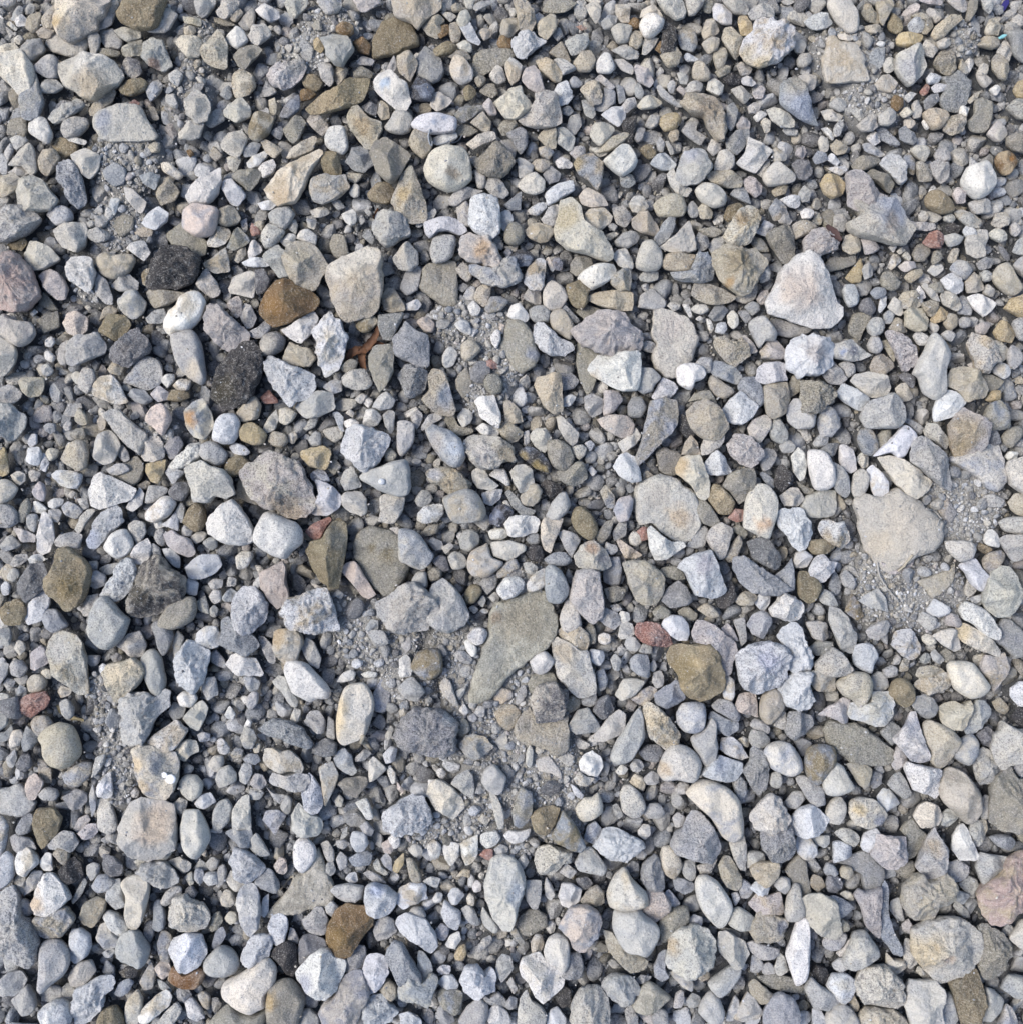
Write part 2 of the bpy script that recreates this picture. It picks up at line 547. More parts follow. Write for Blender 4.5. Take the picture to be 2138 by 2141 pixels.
Vf 130 48 142 38 150 55 145 57
Vn 39 52 46 47 55 47 59 53 52 56
Gn 60 5 75 0 77 4 64 10
To 41 6 46 3 52 6 50 10 43 11
Pn 53 0 63 -2 60 8 55 8
Go 29 8 33 3 37 8 35 11
Pn 31 11 42 12 46 15 40 20
Ta 181 138 190 125 200 125 197 134 188 141
@1275 0
To 0 25 8 22 15 25 16 33 10 40 3 38
To 17 36 22 28 29 30 29 40 24 45 18 42
No 16 22 21 16 26 18 26 25 19 28
Pa 5 4 18 4 17 20 10 20 5 12
Ca 27 16 30 8 40 4 45 10 48 15 36 14
Wo 27 22 32 14 40 13 49 19 46 28 38 34 32 34 28 28|round white pebble near the top edge beside a black cinder
Pn 29 49 30 37 35 34 44 35 40 43 33 50
Xr 46 45 50 20 58 23 60 35 58 48 52 53|tall rough black cinder right of the round white pebble near the top edge
Tn 46 50 58 48 60 42 65 50 62 60 53 62
Na 41 45 46 37 50 45 46 49
Pn 43 0 45 -4 62 -4 69 8 68 16 60 18 50 10|long cream pebble cut by the top edge right of centre
Pn 68 0 70 -4 85 -4 85 4 78 13 72 14
Vn 85 5 90 -3 94 3 92 12 86 11
La 94 8 97 3 103 4 111 12 111 22 104 22 95 17
Tn 84 30 88 18 94 18 100 28 95 33 86 36
To 84 40 92 34 100 36 98 45 90 49
Ta 102 35 105 26 112 25 122 38 118 50 115 54 108 44|tan wedge split by a sharp vertical ridge, left of the largest white top-right rock
Ya 117 20 118 15 125 14 131 28 128 32 120 32
Lr 120 46 124 35 131 30 133 20 138 16 147 18 150 23 165 27 168 33 166 45 158 53 148 59 136 60 125 56|big white lumpy rock with cream base near the top edge right of centre
Gn 127 12 133 5 143 3 150 8 150 18 140 17 130 18
Gn 103 0 112 -4 120 -3 127 8 124 13 113 12
To 94 52 97 45 105 44 107 52 104 62 98 64
To 75 65 78 57 85 58 91 67 90 73 82 74 76 71|smooth tan round pebble below the tan ridged wedge at upper right
Mn 116 60 120 57 130 63 128 68 120 69
Kr 22 62 24 59 35 64 40 75 36 80 25 74
Ga 61 67 65 66 72 70 70 77 64 76
Go 69 83 72 76 80 74 85 78 82 85 72 86
Pa 88 82 90 74 96 72 104 78 102 86 98 88
Gn 43 80 46 78 52 85 66 97 62 98 52 93 45 87|thin curved grey bone-like sliver left of the mottled leg-shaped stone
Tr 66 95 70 88 82 85 95 88 102 97 106 120 103 129 97 128 90 118 85 106 72 103|mottled grey brown leg-shaped stone at upper right, second column of the dense gravel
Pa 111 82 120 78 129 88 123 95 117 90
Pn 25 97 30 90 38 87 47 94 42 99 28 100
Ga 8 100 15 91 22 89 24 95 16 103
Yo 44 112 50 105 60 104 65 110 60 118 50 120
Ma 106 98 113 94 117 101 114 115 110 120 106 112
Kn 115 115 120 107 128 112 127 118 117 119
Pa 144 101 150 98 158 101 169 110 168 116 158 117 148 110
Bn 156 80 162 73 172 72 178 78 183 95 186 105 190 114 180 112 165 102 156 94|long pale wedge with a blue lower half near the upper right, pointing down right
Pa 173 70 180 67 189 70 188 80 183 83
Lo 0 98 8 98 15 108 10 114 4 116 0 112
Wo 0 142 10 133 18 135 24 148 20 156 10 161 0 154 -6 148|smooth cream white disc-like pebble at upper middle, right of the blue wedge
To -12 140 0 126 14 121 17 124 10 132 0 138
La 37 150 42 142 50 140 60 150 58 155 47 156
Ga 61 158 66 142 75 138 85 138 93 154 88 160 83 167 68 170 61 164|pale lilac grey faceted stone in the dense gravel at upper right
Po 96 150 100 139 112 138 113 152 108 156 96 156
Ma 106 130 115 120 127 119 127 128 124 133 116 142 108 138|smooth grey sloping stone left of a white square-edged block, upper right
Wa 116 149 124 140 127 126 136 130 148 138 140 150 133 158 122 153|white square-edged block with a notch, beside a smooth grey sloping stone
Pn 134 158 146 145 146 152 140 163
Po 140 162 147 152 153 149 168 160 168 166 158 169 145 170|smooth pale pebble tapering right, below the white square-edged block
Gn 148 138 152 135 162 142 160 148 150 148
Tr 88 161 95 157 110 157 120 165 119 171 108 172 95 168
Pn 52 160 58 154 61 164 68 170 75 173 70 180 62 178 55 170
Po 78 175 85 168 97 171 105 178 105 187 95 190 83 184|smooth oval beige pebble at the upper right, below the lilac grey stone
Kn 122 166 128 161 139 170 138 178 133 181 125 174
Ba 110 178 115 172 124 172 128 187 120 184
To 40 188 46 182 55 178 65 180 69 190 66 198 45 198
Gr 17 187 22 180 30 180 36 190 30 195 20 194
Ln 156 183 165 179 173 180 174 188 170 191 163 189
Ba 145 192 152 182 160 188 164 200 150 202
Gn 172 178 178 170 184 176 182 184 176 185
Tn 148 175 155 170 163 171 160 178 151 180
Pn 89 137 93 127 100 132 102 137 94 143
Kr 169 142 171 136 178 134 180 140 176 146
Dr 166 150 172 146 182 148 185 158 180 165 172 164
Mn 9 160 20 160 23 168 16 172 10 170
Oo 27 138 32 133 40 134 42 142 35 146
Gn 42 130 46 125 50 132 48 140 43 138
Gn 50 130 53 129 59 140 55 142
Tn 53 124 57 118 63 120 62 128 56 130
Pn 126 98 132 94 138 98 134 104 127 104
Wn 131 107 138 101 144 105 135 112
Cn 138 112 141 108 147 111 146 120 142 122
Xr 104 71 110 67 120 70 118 77 108 78
La 120 72 126 69 134 76 130 79 121 77
Pn 168 42 175 36 180 40 177 48 170 48
Po 171 55 175 49 183 50 184 57 178 62 172 60
Gr 2 46 14 40 20 46 25 47 25 53 15 54
Gn 4 55 12 54 21 62 20 68 10 64
Lo -10 55 0 50 4 60 0 68 -5 66
Gf 158 120 160 116 172 119 170 124 162 124
Mo 32 115 36 106 45 106 44 114 38 118
Mo 22 127 25 117 32 118 30 128 25 131
Bf 62 35 68 28 78 30 80 42 75 48 65 44
La 67 52 70 48 81 54 78 56 70 56
Dn 80 56 86 50 93 50 92 56 86 60
Vn 96 66 104 60 111 62 109 67 100 71
Bf 5 78 12 80 14 92 8 95
Bn 22 80 26 75 31 86 28 91 23 88
Gn 52 78 56 73 60 76 58 85 54 85
Kr 60 82 64 78 70 85 68 88
Kr 130 85 138 78 142 82 140 90 133 90
Lf 176 15 180 12 193 14 193 26 185 26
Xr 10 112 15 108 24 108 22 120 18 132 14 126
Gf 65 120 72 112 80 112 78 120 88 125 82 133 74 128
Wn 70 125 74 122 77 126
@1698 0
Po 14 5 18 -4 30 -3 38 8 42 18 40 28 32 29 22 20|smooth cream oval stone near the top right, above the broad pale boulder in dust
Lr -8 20 0 14 8 11 13 13 18 21 12 26 0 27
Va 45 12 48 4 53 4 61 17 60 22 50 19
Ta 58 4 62 -4 72 -3 75 5 70 12 65 23 62 20 60 10
Oo 69 22 73 12 81 20 82 28 77 31 70 27
Tn 48 24 58 22 63 25 58 31 50 29
Yo 77 35 82 30 100 32 98 39 88 43 78 41|ochre oval pebble near the top right corner, left of a long olive pebble
Lr 87 23 92 17 100 16 104 22 100 29 90 30
Tn 91 15 100 11 108 17 111 24 105 31 100 30 104 20 98 16
Pn 104 10 108 7 116 12 118 18 112 21
Tn 109 32 113 24 125 15 135 14 137 18 128 26 120 34 113 36|long smooth olive tan pebble near the top right corner
Kr 97 0 104 -4 118 -4 118 4 108 4
Kr 124 0 130 -4 140 0 142 8 138 11 130 6
Vn 140 18 144 0 152 -2 150 10 144 19
Gn 155 0 160 -4 166 6 162 12 157 8
Tn 158 28 162 18 168 16 173 24 170 32 160 32
Tn 150 40 158 33 170 35 171 42 165 45 153 42
Mo 178 30 195 30 197 56 190 55 183 47 182 38|smooth grey half-stone on the right edge near the top right corner
Pa 169 47 175 37 179 38 183 48 180 56 174 52
Ta 165 54 170 49 175 50 180 64 177 74 172 72 165 62
Pf 14 38 20 34 25 40 38 41 46 52 47 60 50 74 35 75 25 76 12 75 9 60|broad pale boulder half buried in dust at the upper right
Cn 23 32 28 31 38 35 33 38 25 36
Pa 77 51 86 46 94 42 101 48 104 60 100 68 94 74 88 79 82 72 76 64|big grey beige chunk beside the pale boulder in dust, upper right
Pr 65 60 68 53 76 54 77 62 70 67 66 65
Gf 55 80 64 69 70 68 78 76 72 85 60 83
Pr 100 43 104 36 112 38 116 43 110 52 103 49
Tr 111 58 116 48 125 44 130 52 130 64 125 69 118 66|tan knobbly stone in the upper right near the right edge
Mf 117 72 126 70 132 66 143 75 143 82 140 95 133 102 122 101 116 92 122 80|flat dull grey stone under a white splinter near the right edge
Ln 104 72 108 67 118 70 115 76 106 77
La 109 80 113 77 127 78 127 82 112 85
Rr 98 84 104 77 107 80 105 87 100 88
Mr 101 93 108 87 116 85 116 92 108 99 103 100
No 72 92 75 87 82 90 83 97 78 102 73 99
Wn 83 89 90 84 95 86 88 94
Po 91 96 95 92 100 100 99 107 92 108
Co 80 104 85 98 92 104 84 108
To 101 105 110 100 122 103 124 109 118 117 110 118|tan oval pebble in the upper right, right of two small cream pebbles
Ca 84 110 89 106 94 114 90 118 84 116
Wo 100 112 104 108 108 116 104 119
Tr 120 118 125 107 135 105 140 112 138 120 128 124|tan lump with a white knob on its upper right, right side
Wr 134 104 136 97 144 99 140 109
Vf 148 94 156 90 164 95 164 110 158 122 146 120 142 112 148 105
Kn 160 122 168 112 172 112 179 123 172 130 166 128
Pa 178 98 185 92 200 90 200 110 190 108
Yo 184 82 188 75 197 73 197 90 188 89
Vn 178 126 186 122 197 120 197 140 185 138 178 132
Wo 137 164 142 154 152 150 159 149 166 160 167 168 160 178 150 182 141 174 137 168|round white stone near the right edge in the upper quarter
No 168 145 172 140 180 139 187 147 182 158 175 160 169 152|brown pebble with an orange spot near the right edge
Go 60 106 70 100 75 102 76 110 70 115 62 114
Bf 58 118 65 116 80 132 75 134 62 128
Br 80 118 85 115 97 128 92 133 80 127
Pn 90 138 95 133 105 134 107 140 103 148 95 144
Pa 46 132 52 131 67 142 60 144 48 138
Lr 49 126 55 121 61 124 62 130 56 134
Vo 36 152 44 143 60 145 62 149 52 155 42 157
Va 50 160 55 155 68 160 75 168 70 177 60 168
Lr 62 150 70 142 80 142 85 155 86 165 80 169 72 160|speckled blue white granite-like stone in the upper right
Ka 31 160 38 155 47 160 58 175 68 180 55 188 42 193 33 188 32 175|large lilac wedge stone with a flat top at the right, three-cornered
Yr 7 168 12 160 22 160 30 168 28 178 18 182 10 177
Vn 94 150 100 148 110 158 108 166 98 166
Ga 108 150 115 146 125 150 125 162 118 168 110 160
Go 111 142 116 136 125 138 126 147 115 148
Oo 103 183 108 176 115 175 127 185 129 193 118 196 106 190|tan brown oval pebble below the white granite-like stone, upper right
Kn 128 178 132 172 140 174 140 185 132 187
Gn 143 186 155 182 162 184 163 195 148 196
Oo 83 145 88 140 93 148 93 160 88 158 85 152
Pa 8 102 15 100 27 106 24 111 12 110
Ga 35 102 40 98 48 107 43 111
Gn 15 95 22 90 30 92 31 100 25 102 16 98
Pr 40 115 48 108 55 103 60 115 55 120 45 120
Go 19 118 25 109 29 115 25 124 20 125
Wn 8 118 14 117 20 124 18 129
Pn 5 130 8 124 14 128 14 138 8 140
Tr 16 134 22 128 32 135 30 140 22 142
La 13 154 30 152 32 156 25 161
Bn 0 145 5 138 13 142 12 148 3 150
Ln 13 146 17 140 25 148 22 152
Bf 52 50 58 44 66 44 65 60 58 64 52 58
Co 150 68 155 58 161 60 159 69
Pn 150 69 157 68 165 74 158 81 153 76
Wo 162 82 168 78 172 82 168 88
Ta 142 92 148 86 154 83 151 90 144 95
Gn 133 62 137 53 143 66 138 68
Po 114 38 122 35 127 40 122 44 116 44
@0 425
Gr -6 14 0 8 10 4 20 3 30 8 38 14 33 19 28 26 20 31 8 35 -6 34|rough grey concrete-like lump on the left edge in the upper quarter
Lo 43 10 48 5 57 2 65 6 67 13 62 19 52 20 46 14
Pa 50 25 55 20 76 18 80 25 78 37 70 44 58 40 52 33
Ro 168 20 170 8 177 2 188 2 200 6 197 24 190 30 180 30 171 24|smooth pinkish cream rounded cube pebble lying on a flat olive stone
Vf 153 30 160 22 169 18 172 25 184 30 190 35 188 47 178 48 168 42 158 38|flat olive stone under the pinkish cream rounded pebble
Xr 136 70 140 60 144 48 152 40 163 39 175 42 183 52 180 65 172 75 160 79 145 78 136 75|glossy black and white flecked cinder near the left edge, larger and upper of two
Pa 23 52 28 35 35 36 45 40 55 51 48 56 40 60 30 61 24 57
Wr 62 56 66 50 76 49 84 51 87 64 84 78 78 81 70 74 63 68
To 89 54 92 47 99 45 105 48 118 47 124 52 118 63 105 69 94 65
Kr 36 67 40 62 48 61 57 67 63 78 60 87 52 88 42 78
Jr -6 58 8 50 18 48 28 60 33 75 36 85 28 93 18 99 5 97 -6 95|large dark reddish grey granular rock on the left edge
Gn -6 38 3 37 10 49 6 56 -6 59
Or 7 38 14 33 22 31 25 36 20 43 10 42
La 130 18 135 10 145 3 154 9 153 16 142 24 135 22
Tf 124 27 131 22 140 24 139 30 127 31
Wa 117 42 122 37 132 34 138 45 132 53 124 47
Gr 101 76 107 69 118 65 127 73 125 80 110 81
Pr 109 90 116 81 125 80 134 90 130 102 122 107 112 100
Ta 135 82 140 77 155 80 170 82 163 88 155 93 142 96 138 90
Wo 151 113 155 100 163 94 166 86 175 81 183 83 188 92 184 105 175 115 165 118 158 121|bright white bean-shaped stone leaning over a long grey stone, left side
Go 158 121 166 118 177 118 184 128 187 145 189 160 184 165 172 158 163 145 159 132|long smooth grey stone with a pale right-hand tip below the white bean stone
Ga 87 72 90 65 97 70 103 85 103 92 97 92 88 83
On 92 118 96 107 104 102 115 103 120 111 115 120 106 126 97 122
To 92 108 95 98 102 93 108 98 105 103 95 106
Ra 58 110 62 101 70 99 80 105 80 116 72 122 62 119
Vf 34 107 45 101 53 99 55 113 40 119 37 112
Vf 36 91 40 82 46 87 54 98 46 98 38 94
Mo 0 108 5 102 15 108 28 110 32 119 27 127 18 131 8 126 0 119
Wn 6 102 12 100 16 108 13 110 8 107
Pn -6 122 3 125 13 131 15 138 12 147 5 157 -6 160
Gn 62 128 70 122 90 120 97 130 95 138 80 144 70 148 62 146|oblong pale grey stone near the left edge, left of a dark purple-grey lump
Gf 53 142 55 130 62 126 61 147 56 148
Dr 102 135 108 128 118 118 126 115 133 123 140 132 137 138 128 142 118 150 108 147 102 143|dark purple grey rough stone left of centre, above a flat grey one
Gf 113 165 120 155 128 144 136 141 145 144 150 158 146 165 136 171 122 166
Wa 85 170 92 160 102 158 109 165 117 182 108 184 95 180 86 176|white wedge stone with a sharp lower right tip, left side
Po 72 160 78 151 86 153 88 162 84 170 79 174 72 168
Ta 17 164 20 160 40 160 40 170 36 176 28 178 22 173
Wa 138 175 146 167 155 174 155 180 145 182
Wo 148 163 152 157 160 157 160 163 154 169
Wo 159 167 166 161 175 163 173 171 164 172
Oo 154 180 158 171 172 173 174 178 165 182
Br 118 176 122 171 132 171 140 180 134 185 124 182
Ga -6 173 8 166 16 170 20 175 12 184 -6 186
Ra 137 186 142 180 150 183 155 192 150 200 138 198
Ca 170 190 178 182 186 180 194 192 196 204 188 216 178 214 171 203|cream stone with an orange rust spot left of centre near the left edge
Ga 134 105 142 98 150 97 153 106 147 110 136 110
Wo 42 126 47 122 51 127 47 132 42 131
Wo 41 137 45 135 51 141 48 146 42 143
Go 38 150 44 147 49 153 46 158 40 158
Gn 87 12 95 11 99 16 95 22 88 22
Vf 104 18 112 11 123 12 122 24 112 31 107 24
Wn 100 2 102 -4 110 -4 108 5 105 11 101 7
Gn 119 0 125 -4 134 -2 128 7
Wo 28 101 32 97 34 100 30 104
Ga 173 72 180 66 186 60 193 64 193 84 186 80 175 76
Gf 187 52 193 48 193 60
Po 187 105 193 98 206 98 206 112 200 118 194 122 188 114
Tn 99 152 104 145 113 150 110 158 102 156
Pf 111 170 115 165 121 168 120 173
Pf 65 158 70 154 75 156 72 166 68 164
On 130 66 134 60 140 60 137 76 131 74
Gn 72 -2 76 0 80 3 74 6 68 4
@425 425
Vo 11 12 15 6 24 2 30 5 34 14 30 19 20 21 13 18
Wa 4 35 10 25 14 21 24 24 25 29 20 37 12 40 5 39
Va 22 40 27 29 32 22 40 30 43 35 35 40 28 43
Go 60 10 68 5 78 3 84 10 80 17 74 24 63 18
Po 54 28 59 20 68 21 75 26 70 34 63 41 57 41 54 34
Wo 86 32 90 25 97 24 104 30 103 38 98 38
Wn 71 35 78 28 85 29 84 36 77 41
Wa 41 44 44 36 48 34 53 40 54 44 48 49 42 50
Vn 29 52 32 44 38 40 40 46 36 52 32 55
Pa 98 7 105 4 113 4 116 9 108 13 102 13
Wa 127 10 138 5 141 10 140 18 135 21 130 17
Go 142 14 146 11 149 16 145 20
Gr 155 20 162 8 170 8 176 9 186 14 189 28 180 35 168 40 160 33 156 26|grey tan faceted round stone, right of two small white pebbles, left of centre top
Ta 75 54 77 42 86 35 96 36 105 42 114 58 108 67 103 79 98 80 90 76 82 71 77 63|tan oval stone with white scrapes, left of the biggest tan boulder
Tn 115 59 127 51 140 45 150 41 160 45 163 52 164 75 160 95 152 103 130 107 124 100 118 82 115 72|biggest tan boulder with a white upper face, left of centre in the upper third
Na 52 96 58 82 68 72 80 71 84 76 98 81 105 87 106 92 100 98 85 106 72 111 65 112 58 107 53 101|ochre brown wedge stone with a ridge, below the tan oval with white scrapes
Ga 0 55 8 50 20 41 23 50 24 62 12 64 4 60
Pr 0 62 3 60 12 72 16 81 14 85 6 86 -6 75
Pa 24 78 28 68 42 62 48 64 48 75 46 87 35 84 25 82
Dn 48 62 55 60 62 70 58 80 50 84 48 75
Gr 55 49 62 42 70 38 76 46 78 60 78 66 70 68
Lr 36 54 44 50 55 50 60 57 50 59 38 57
Kr 20 95 26 87 32 85 36 92 35 101 30 105 25 98
Ga 34 104 38 92 44 94 49 105 46 113 40 115
Kr 1 105 5 97 12 92 18 96 28 107 38 115 42 121 38 130 25 137 17 132 5 118|long pale lilac stone slanting down, left of the brown wedge stone
Wa 72 116 82 111 100 100 105 104 105 108 100 118 90 128 80 124|bright white chip tucked under the ochre brown wedge stone
Lr 100 118 106 112 112 104 117 101 122 106 128 110 132 124 128 140 122 152 112 156 108 148 103 137 105 128|pale speckled diamond-shaped rough stone left of the dead leaf
Tr 73 143 78 130 80 127 90 133 98 133 104 142 98 150 88 149 80 148
Do 52 128 58 120 68 118 75 125 73 134 65 139 55 140
Xr 8 175 12 160 20 143 32 130 45 127 53 136 54 152 50 163 45 175 38 183 25 188 14 184|large dark mossy brown-black oval stone left of centre
Lr 57 148 62 140 70 143 78 148 90 152 100 157 102 167 98 177 88 182 78 185 70 175 60 163|big pale pinkish white pitted stone right of the mossy black oval stone
Va 152 140 158 131 168 130 175 133 174 155 167 168 162 172 156 160 153 150|grey olive pointed stone just below right of the dead brown leaf
Po 128 160 135 154 148 152 155 165 150 170 140 171 130 167
Gr 110 168 118 162 127 163 127 172 118 175
Vo 125 150 135 143 142 145 140 152 132 156
Oo 140 112 148 105 158 104 160 110 152 118 145 118
Mn 161 103 175 101 184 101 180 112 172 125 165 124 161 112
Lr 179 120 185 112 193 109 204 120 206 140 200 150 188 145 180 133
Ta 163 87 168 78 175 78 184 92 185 98 172 100 166 97
Gr 174 50 180 42 188 36 197 45 197 56 190 62 180 60
Go 183 72 188 62 197 60 200 75 195 82 186 82
Rn 53 178 60 171 68 180 68 183 56 184
To 31 192 38 183 47 177 53 185 50 197 36 200
Gn 85 187 92 180 105 172 118 174 120 188 108 195 95 197
Pn 71 185 78 185 86 190 84 198 74 199
Kr 176 150 185 147 200 149 204 160 202 172 193 178 183 165
Gr 155 187 160 178 168 172 177 180 172 188 162 190
Wn 147 183 152 178 156 182 152 188
Po 139 180 146 174 151 177 145 184
Rn 43 24 45 18 50 22 53 28 45 30
To 46 20 50 16 56 17 54 27 48 28
Vf 116 37 120 28 130 30 133 45 126 52 120 48
Gn 77 22 84 14 87 20 85 28
Go 50 114 60 105 63 112 58 122 48 124 42 118
Go 148 7 151 5 155 9 152 12
Mf 146 30 152 24 158 33 155 38
Pr 95 12 104 15 102 24 96 22
Gf 34 17 40 14 41 24 37 26
Go 119 0 125 -3 130 3 126 7 121 4
Ln 50 0 60 -3 68 0 62 6 54 6
@850 425
Go -8 15 0 14 2 25 -2 32 -10 30
Gr 9 15 14 12 25 5 28 8 25 13 12 22 9 21
Ln 17 18 30 13 40 13 50 17 55 25 48 29 38 25 28 26 22 32 18 27|white rough sliver left of the tan pinkish oval, above the tan rounded cube
Go 22 46 24 34 30 30 43 30 45 36 42 48 35 53 25 54
Kr 48 42 52 32 58 27 65 30 73 30 80 37 84 45 87 58 80 61 68 57 56 53 50 48|tan pink oval stone lying on a rough pale slab, upper centre
Gr 56 57 64 57 76 61 86 60 88 51 100 50 102 60 104 68 98 75 88 77 72 74 62 66|rough pale grey slab under the tan pink oval stone
Vo 90 26 94 19 101 18 107 23 107 33 102 38 94 38 90 34
Tr 109 25 115 19 122 18 132 21 135 28 130 34 122 36 112 32
Ga 123 15 130 4 137 1 141 3 138 15 133 21 126 18
Ca 135 23 140 10 142 -2 152 -4 160 3 162 17 170 25 178 28 187 40 188 50 182 53 165 46 148 42 138 34|L-shaped cream and grey stone at upper centre, broad foot to the right
Pa 163 10 168 5 180 4 188 12 186 18 178 24 174 25 164 17
Vf 13 75 16 63 20 57 35 54 45 53 46 70 46 93 35 94 22 85 14 79|olive quarter-circle slab standing on fine grit, upper centre
Xr 96 48 103 43 112 44 117 50 112 57 102 58
Gf 10 80 0 84 -6 78 0 62 10 58 14 62 12 72
Gr -6 60 0 55 8 52 11 46 4 38 -2 35
Lr 108 70 112 58 120 51 127 53 127 63 125 75 122 80 114 78 109 74|black and white flecked pitted stone upper centre, right of the rough slab
Po 125 85 127 76 133 71 142 76 147 86 142 95 132 98 126 93
Wo 157 69 165 60 175 56 188 57 191 63 186 70 175 77 167 79|smooth white drop-shaped pebble against a brown stone, upper centre right
Oo 147 75 158 71 168 70 170 76 166 83 166 90 160 97 152 93 147 83
Vr 150 56 155 49 168 50 170 58 163 63 155 67 150 62
Ta 166 86 175 82 190 80 206 82 206 98 195 98 180 95 168 90
Kr 153 117 162 108 175 98 185 97 198 101 208 114 215 118 213 134 205 138 200 140 186 138 172 134 160 128|big grey lilac stone at the centre top, resting above a cream white block
Wa 167 152 175 140 185 138 210 136 213 140 213 165 210 172 198 172 185 166 170 158|cream white block with a tan lower left side under the big grey lilac stone
Vf 155 145 157 126 162 130 174 137 175 142 168 150 174 160 170 170 165 174 158 160
Ta 62 86 65 77 72 74 77 80 76 88 71 95 66 92
Pf 52 85 57 77 63 77 62 90 56 90
To 72 97 77 86 86 86 93 90 86 98 75 101
Wn 92 103 96 94 104 92 112 103 110 108 105 110 97 106
Wn 56 95 61 89 68 96 66 102 60 103
Mo 112 98 118 94 127 94 131 100 130 109 118 109 113 104
To 131 104 135 99 143 98 150 106 153 113 150 124 145 123 134 115|smooth tan egg pebble above a white crescent stone, centre right of top half
Lr 116 118 119 110 126 110 132 116 140 124 150 128 152 134 145 139 133 140 122 133 117 127|white crescent-shaped rough stone below the smooth tan egg pebble
Vf 90 120 93 108 103 108 112 116 117 130 121 140 116 150 106 155 97 148 90 136 87 130|smooth grey brown teardrop stone with a blue spot on bare dust, upper centre
Ro 10 109 14 105 20 104 26 111 24 118 17 118
Wo 44 111 50 107 56 108 60 117 58 121 50 118
Wo 77 122 82 116 86 118 86 126 82 133 78 128
To 50 130 56 125 62 126 68 134 58 144 51 142
Wo 33 140 37 133 42 132 47 138 43 148 36 151 33 147
Bn -12 125 0 110 10 118 20 122 21 140 20 148 10 150 0 144 -10 138|blue grey chunk left of the bare dust patch, upper centre
Mr -8 158 0 149 12 150 20 156 18 165 15 173 8 178 0 176
Tn 15 180 21 172 20 160 25 153 35 155 40 170 44 188 42 194 28 193|tall tan and blue boot-shaped stone left of the bare dust, near centre
Vf 45 162 50 155 55 150 60 163 58 172 52 178 46 170
Vo 71 163 75 157 83 157 88 165 86 173 79 175 73 170
Wr 63 182 68 177 75 177 80 177 84 188 87 197 84 206 76 202 68 196
Ta 117 167 120 160 132 157 141 158 142 175 143 190 135 193 126 186 122 178|tan horn-shaped stone on bare dust near centre, narrow end down
Mf 138 157 150 155 158 163 153 170 142 171
Tn 89 182 95 181 104 190 106 200 98 202 90 200
Ga 163 178 170 175 180 180 178 192 170 196 163 188
Ln 142 180 150 175 155 178 150 186 143 186
Kn 180 185 183 168 193 172 197 185 188 191 181 190
Rn 70 147 78 143 85 150 80 152 73 152
Ma 107 85 112 78 122 80 123 92 118 93 108 88
Mo 141 95 145 93 158 107 155 110 148 105
Vf 155 100 162 93 175 96 178 100 166 108
No 132 53 138 49 143 54 142 61 136 61
Ra 127 52 130 49 136 60 133 63
Lo 111 6 120 0 127 -1 128 4 120 11 113 10
Gf 75 30 82 26 89 38 87 43 80 40
Pf 90 40 102 38 100 44 94 45
Go 89 45 93 41 97 46 92 50
Pn 181 30 190 26 194 28 186 34
Go 184 21 188 18 193 21 190 26
Ln 0 92 10 88 14 93 10 98 0 98
Gf 45 61 52 54 60 62 60 68 55 72 48 66
Mf 46 78 52 73 57 76 52 82
Lr 86 8 94 6 98 15 92 26 87 24
Xr 88 0 95 -4 105 -2 104 4 96 5
Ra 85 110 90 112 88 120 85 118
Wn 48 200 52 187 58 188 62 196 56 206
@1275 425
Tr 20 15 26 9 34 7 38 13 43 20 46 28 40 30 30 27 21 23
Mr 2 5 12 2 17 8 20 14 14 22 5 18
Br 44 26 48 18 54 12 60 12 58 24 54 32 45 38 40 32
Pa 46 40 58 31 66 22 72 16 75 25 77 35 78 43 70 45 55 44|pale three-cornered pointed stone pointing up, right of centre top
Pr 105 30 110 18 118 8 128 3 135 6 137 13 134 25 127 37 114 40 106 35|grey tan upright oval with a rusty patch, upper right of centre
Tr 94 47 100 42 108 38 115 41 125 42 132 42 142 52 142 58 134 70 128 82 118 84 110 78 100 67 95 58|large grey brown mossy-centred stone left of the big white three-cornered one
Wn 144 90 150 78 154 65 160 57 170 49 179 45 186 48 196 60 200 76 207 90 213 95 213 103 203 113 194 114 185 113 172 110 157 104 146 100|big white three-cornered boulder with a brownish centre, upper right
Va 143 30 150 24 163 20 168 30 169 48 165 53 158 54 150 43
To 167 20 175 16 183 17 190 22 183 27 170 33 167 28
Kr 176 36 185 25 193 24 208 28 208 42 195 47 188 52 178 44
Po 24 52 27 42 30 36 38 35 46 44 47 55 43 61 33 62 24 59
Wa 2 48 8 42 15 42 20 52 21 58 18 61 8 57
To 47 55 52 47 62 45 72 47 78 48 74 58 72 63 58 62 50 60
Mr 56 63 72 63 77 52 80 46 88 46 95 60 93 70 85 73 65 71 57 67
Gn 4 35 12 27 22 26 27 30 24 36 16 41 6 39
Ta 75 84 77 74 90 74 102 78 115 86 110 90 98 93 88 92 80 88
Pf 115 85 130 80 133 72 135 78 132 88 124 92 116 89
Gf 26 68 30 63 44 62 43 70 36 72 28 71
Gf 25 95 28 85 38 78 46 85 51 92 48 97 40 98 32 96
Mr 0 70 10 60 18 60 20 72 17 80 8 80 2 76
Pn 0 81 8 80 15 85 18 95 15 100 5 98 -3 95
Pf 39 112 40 100 48 98 58 101 68 105 74 110 77 118 80 124 77 135 74 145 67 150 62 155 60 159 50 158 42 152 38 140 42 130 38 122|largest dusty grey half-buried stone with a lumpy face, right of centre top
Go 28 130 33 126 40 128 42 133 38 137 30 135
Wo 61 152 66 148 75 147 84 150 87 157 83 162 77 164 75 170 70 170 62 164|smooth white bean-shaped pebble below the dusty half-buried stone
Go 21 155 28 151 38 152 46 160 40 167 38 172 30 174 22 168
Lr 38 178 42 170 48 160 58 164 62 170 57 177 45 182
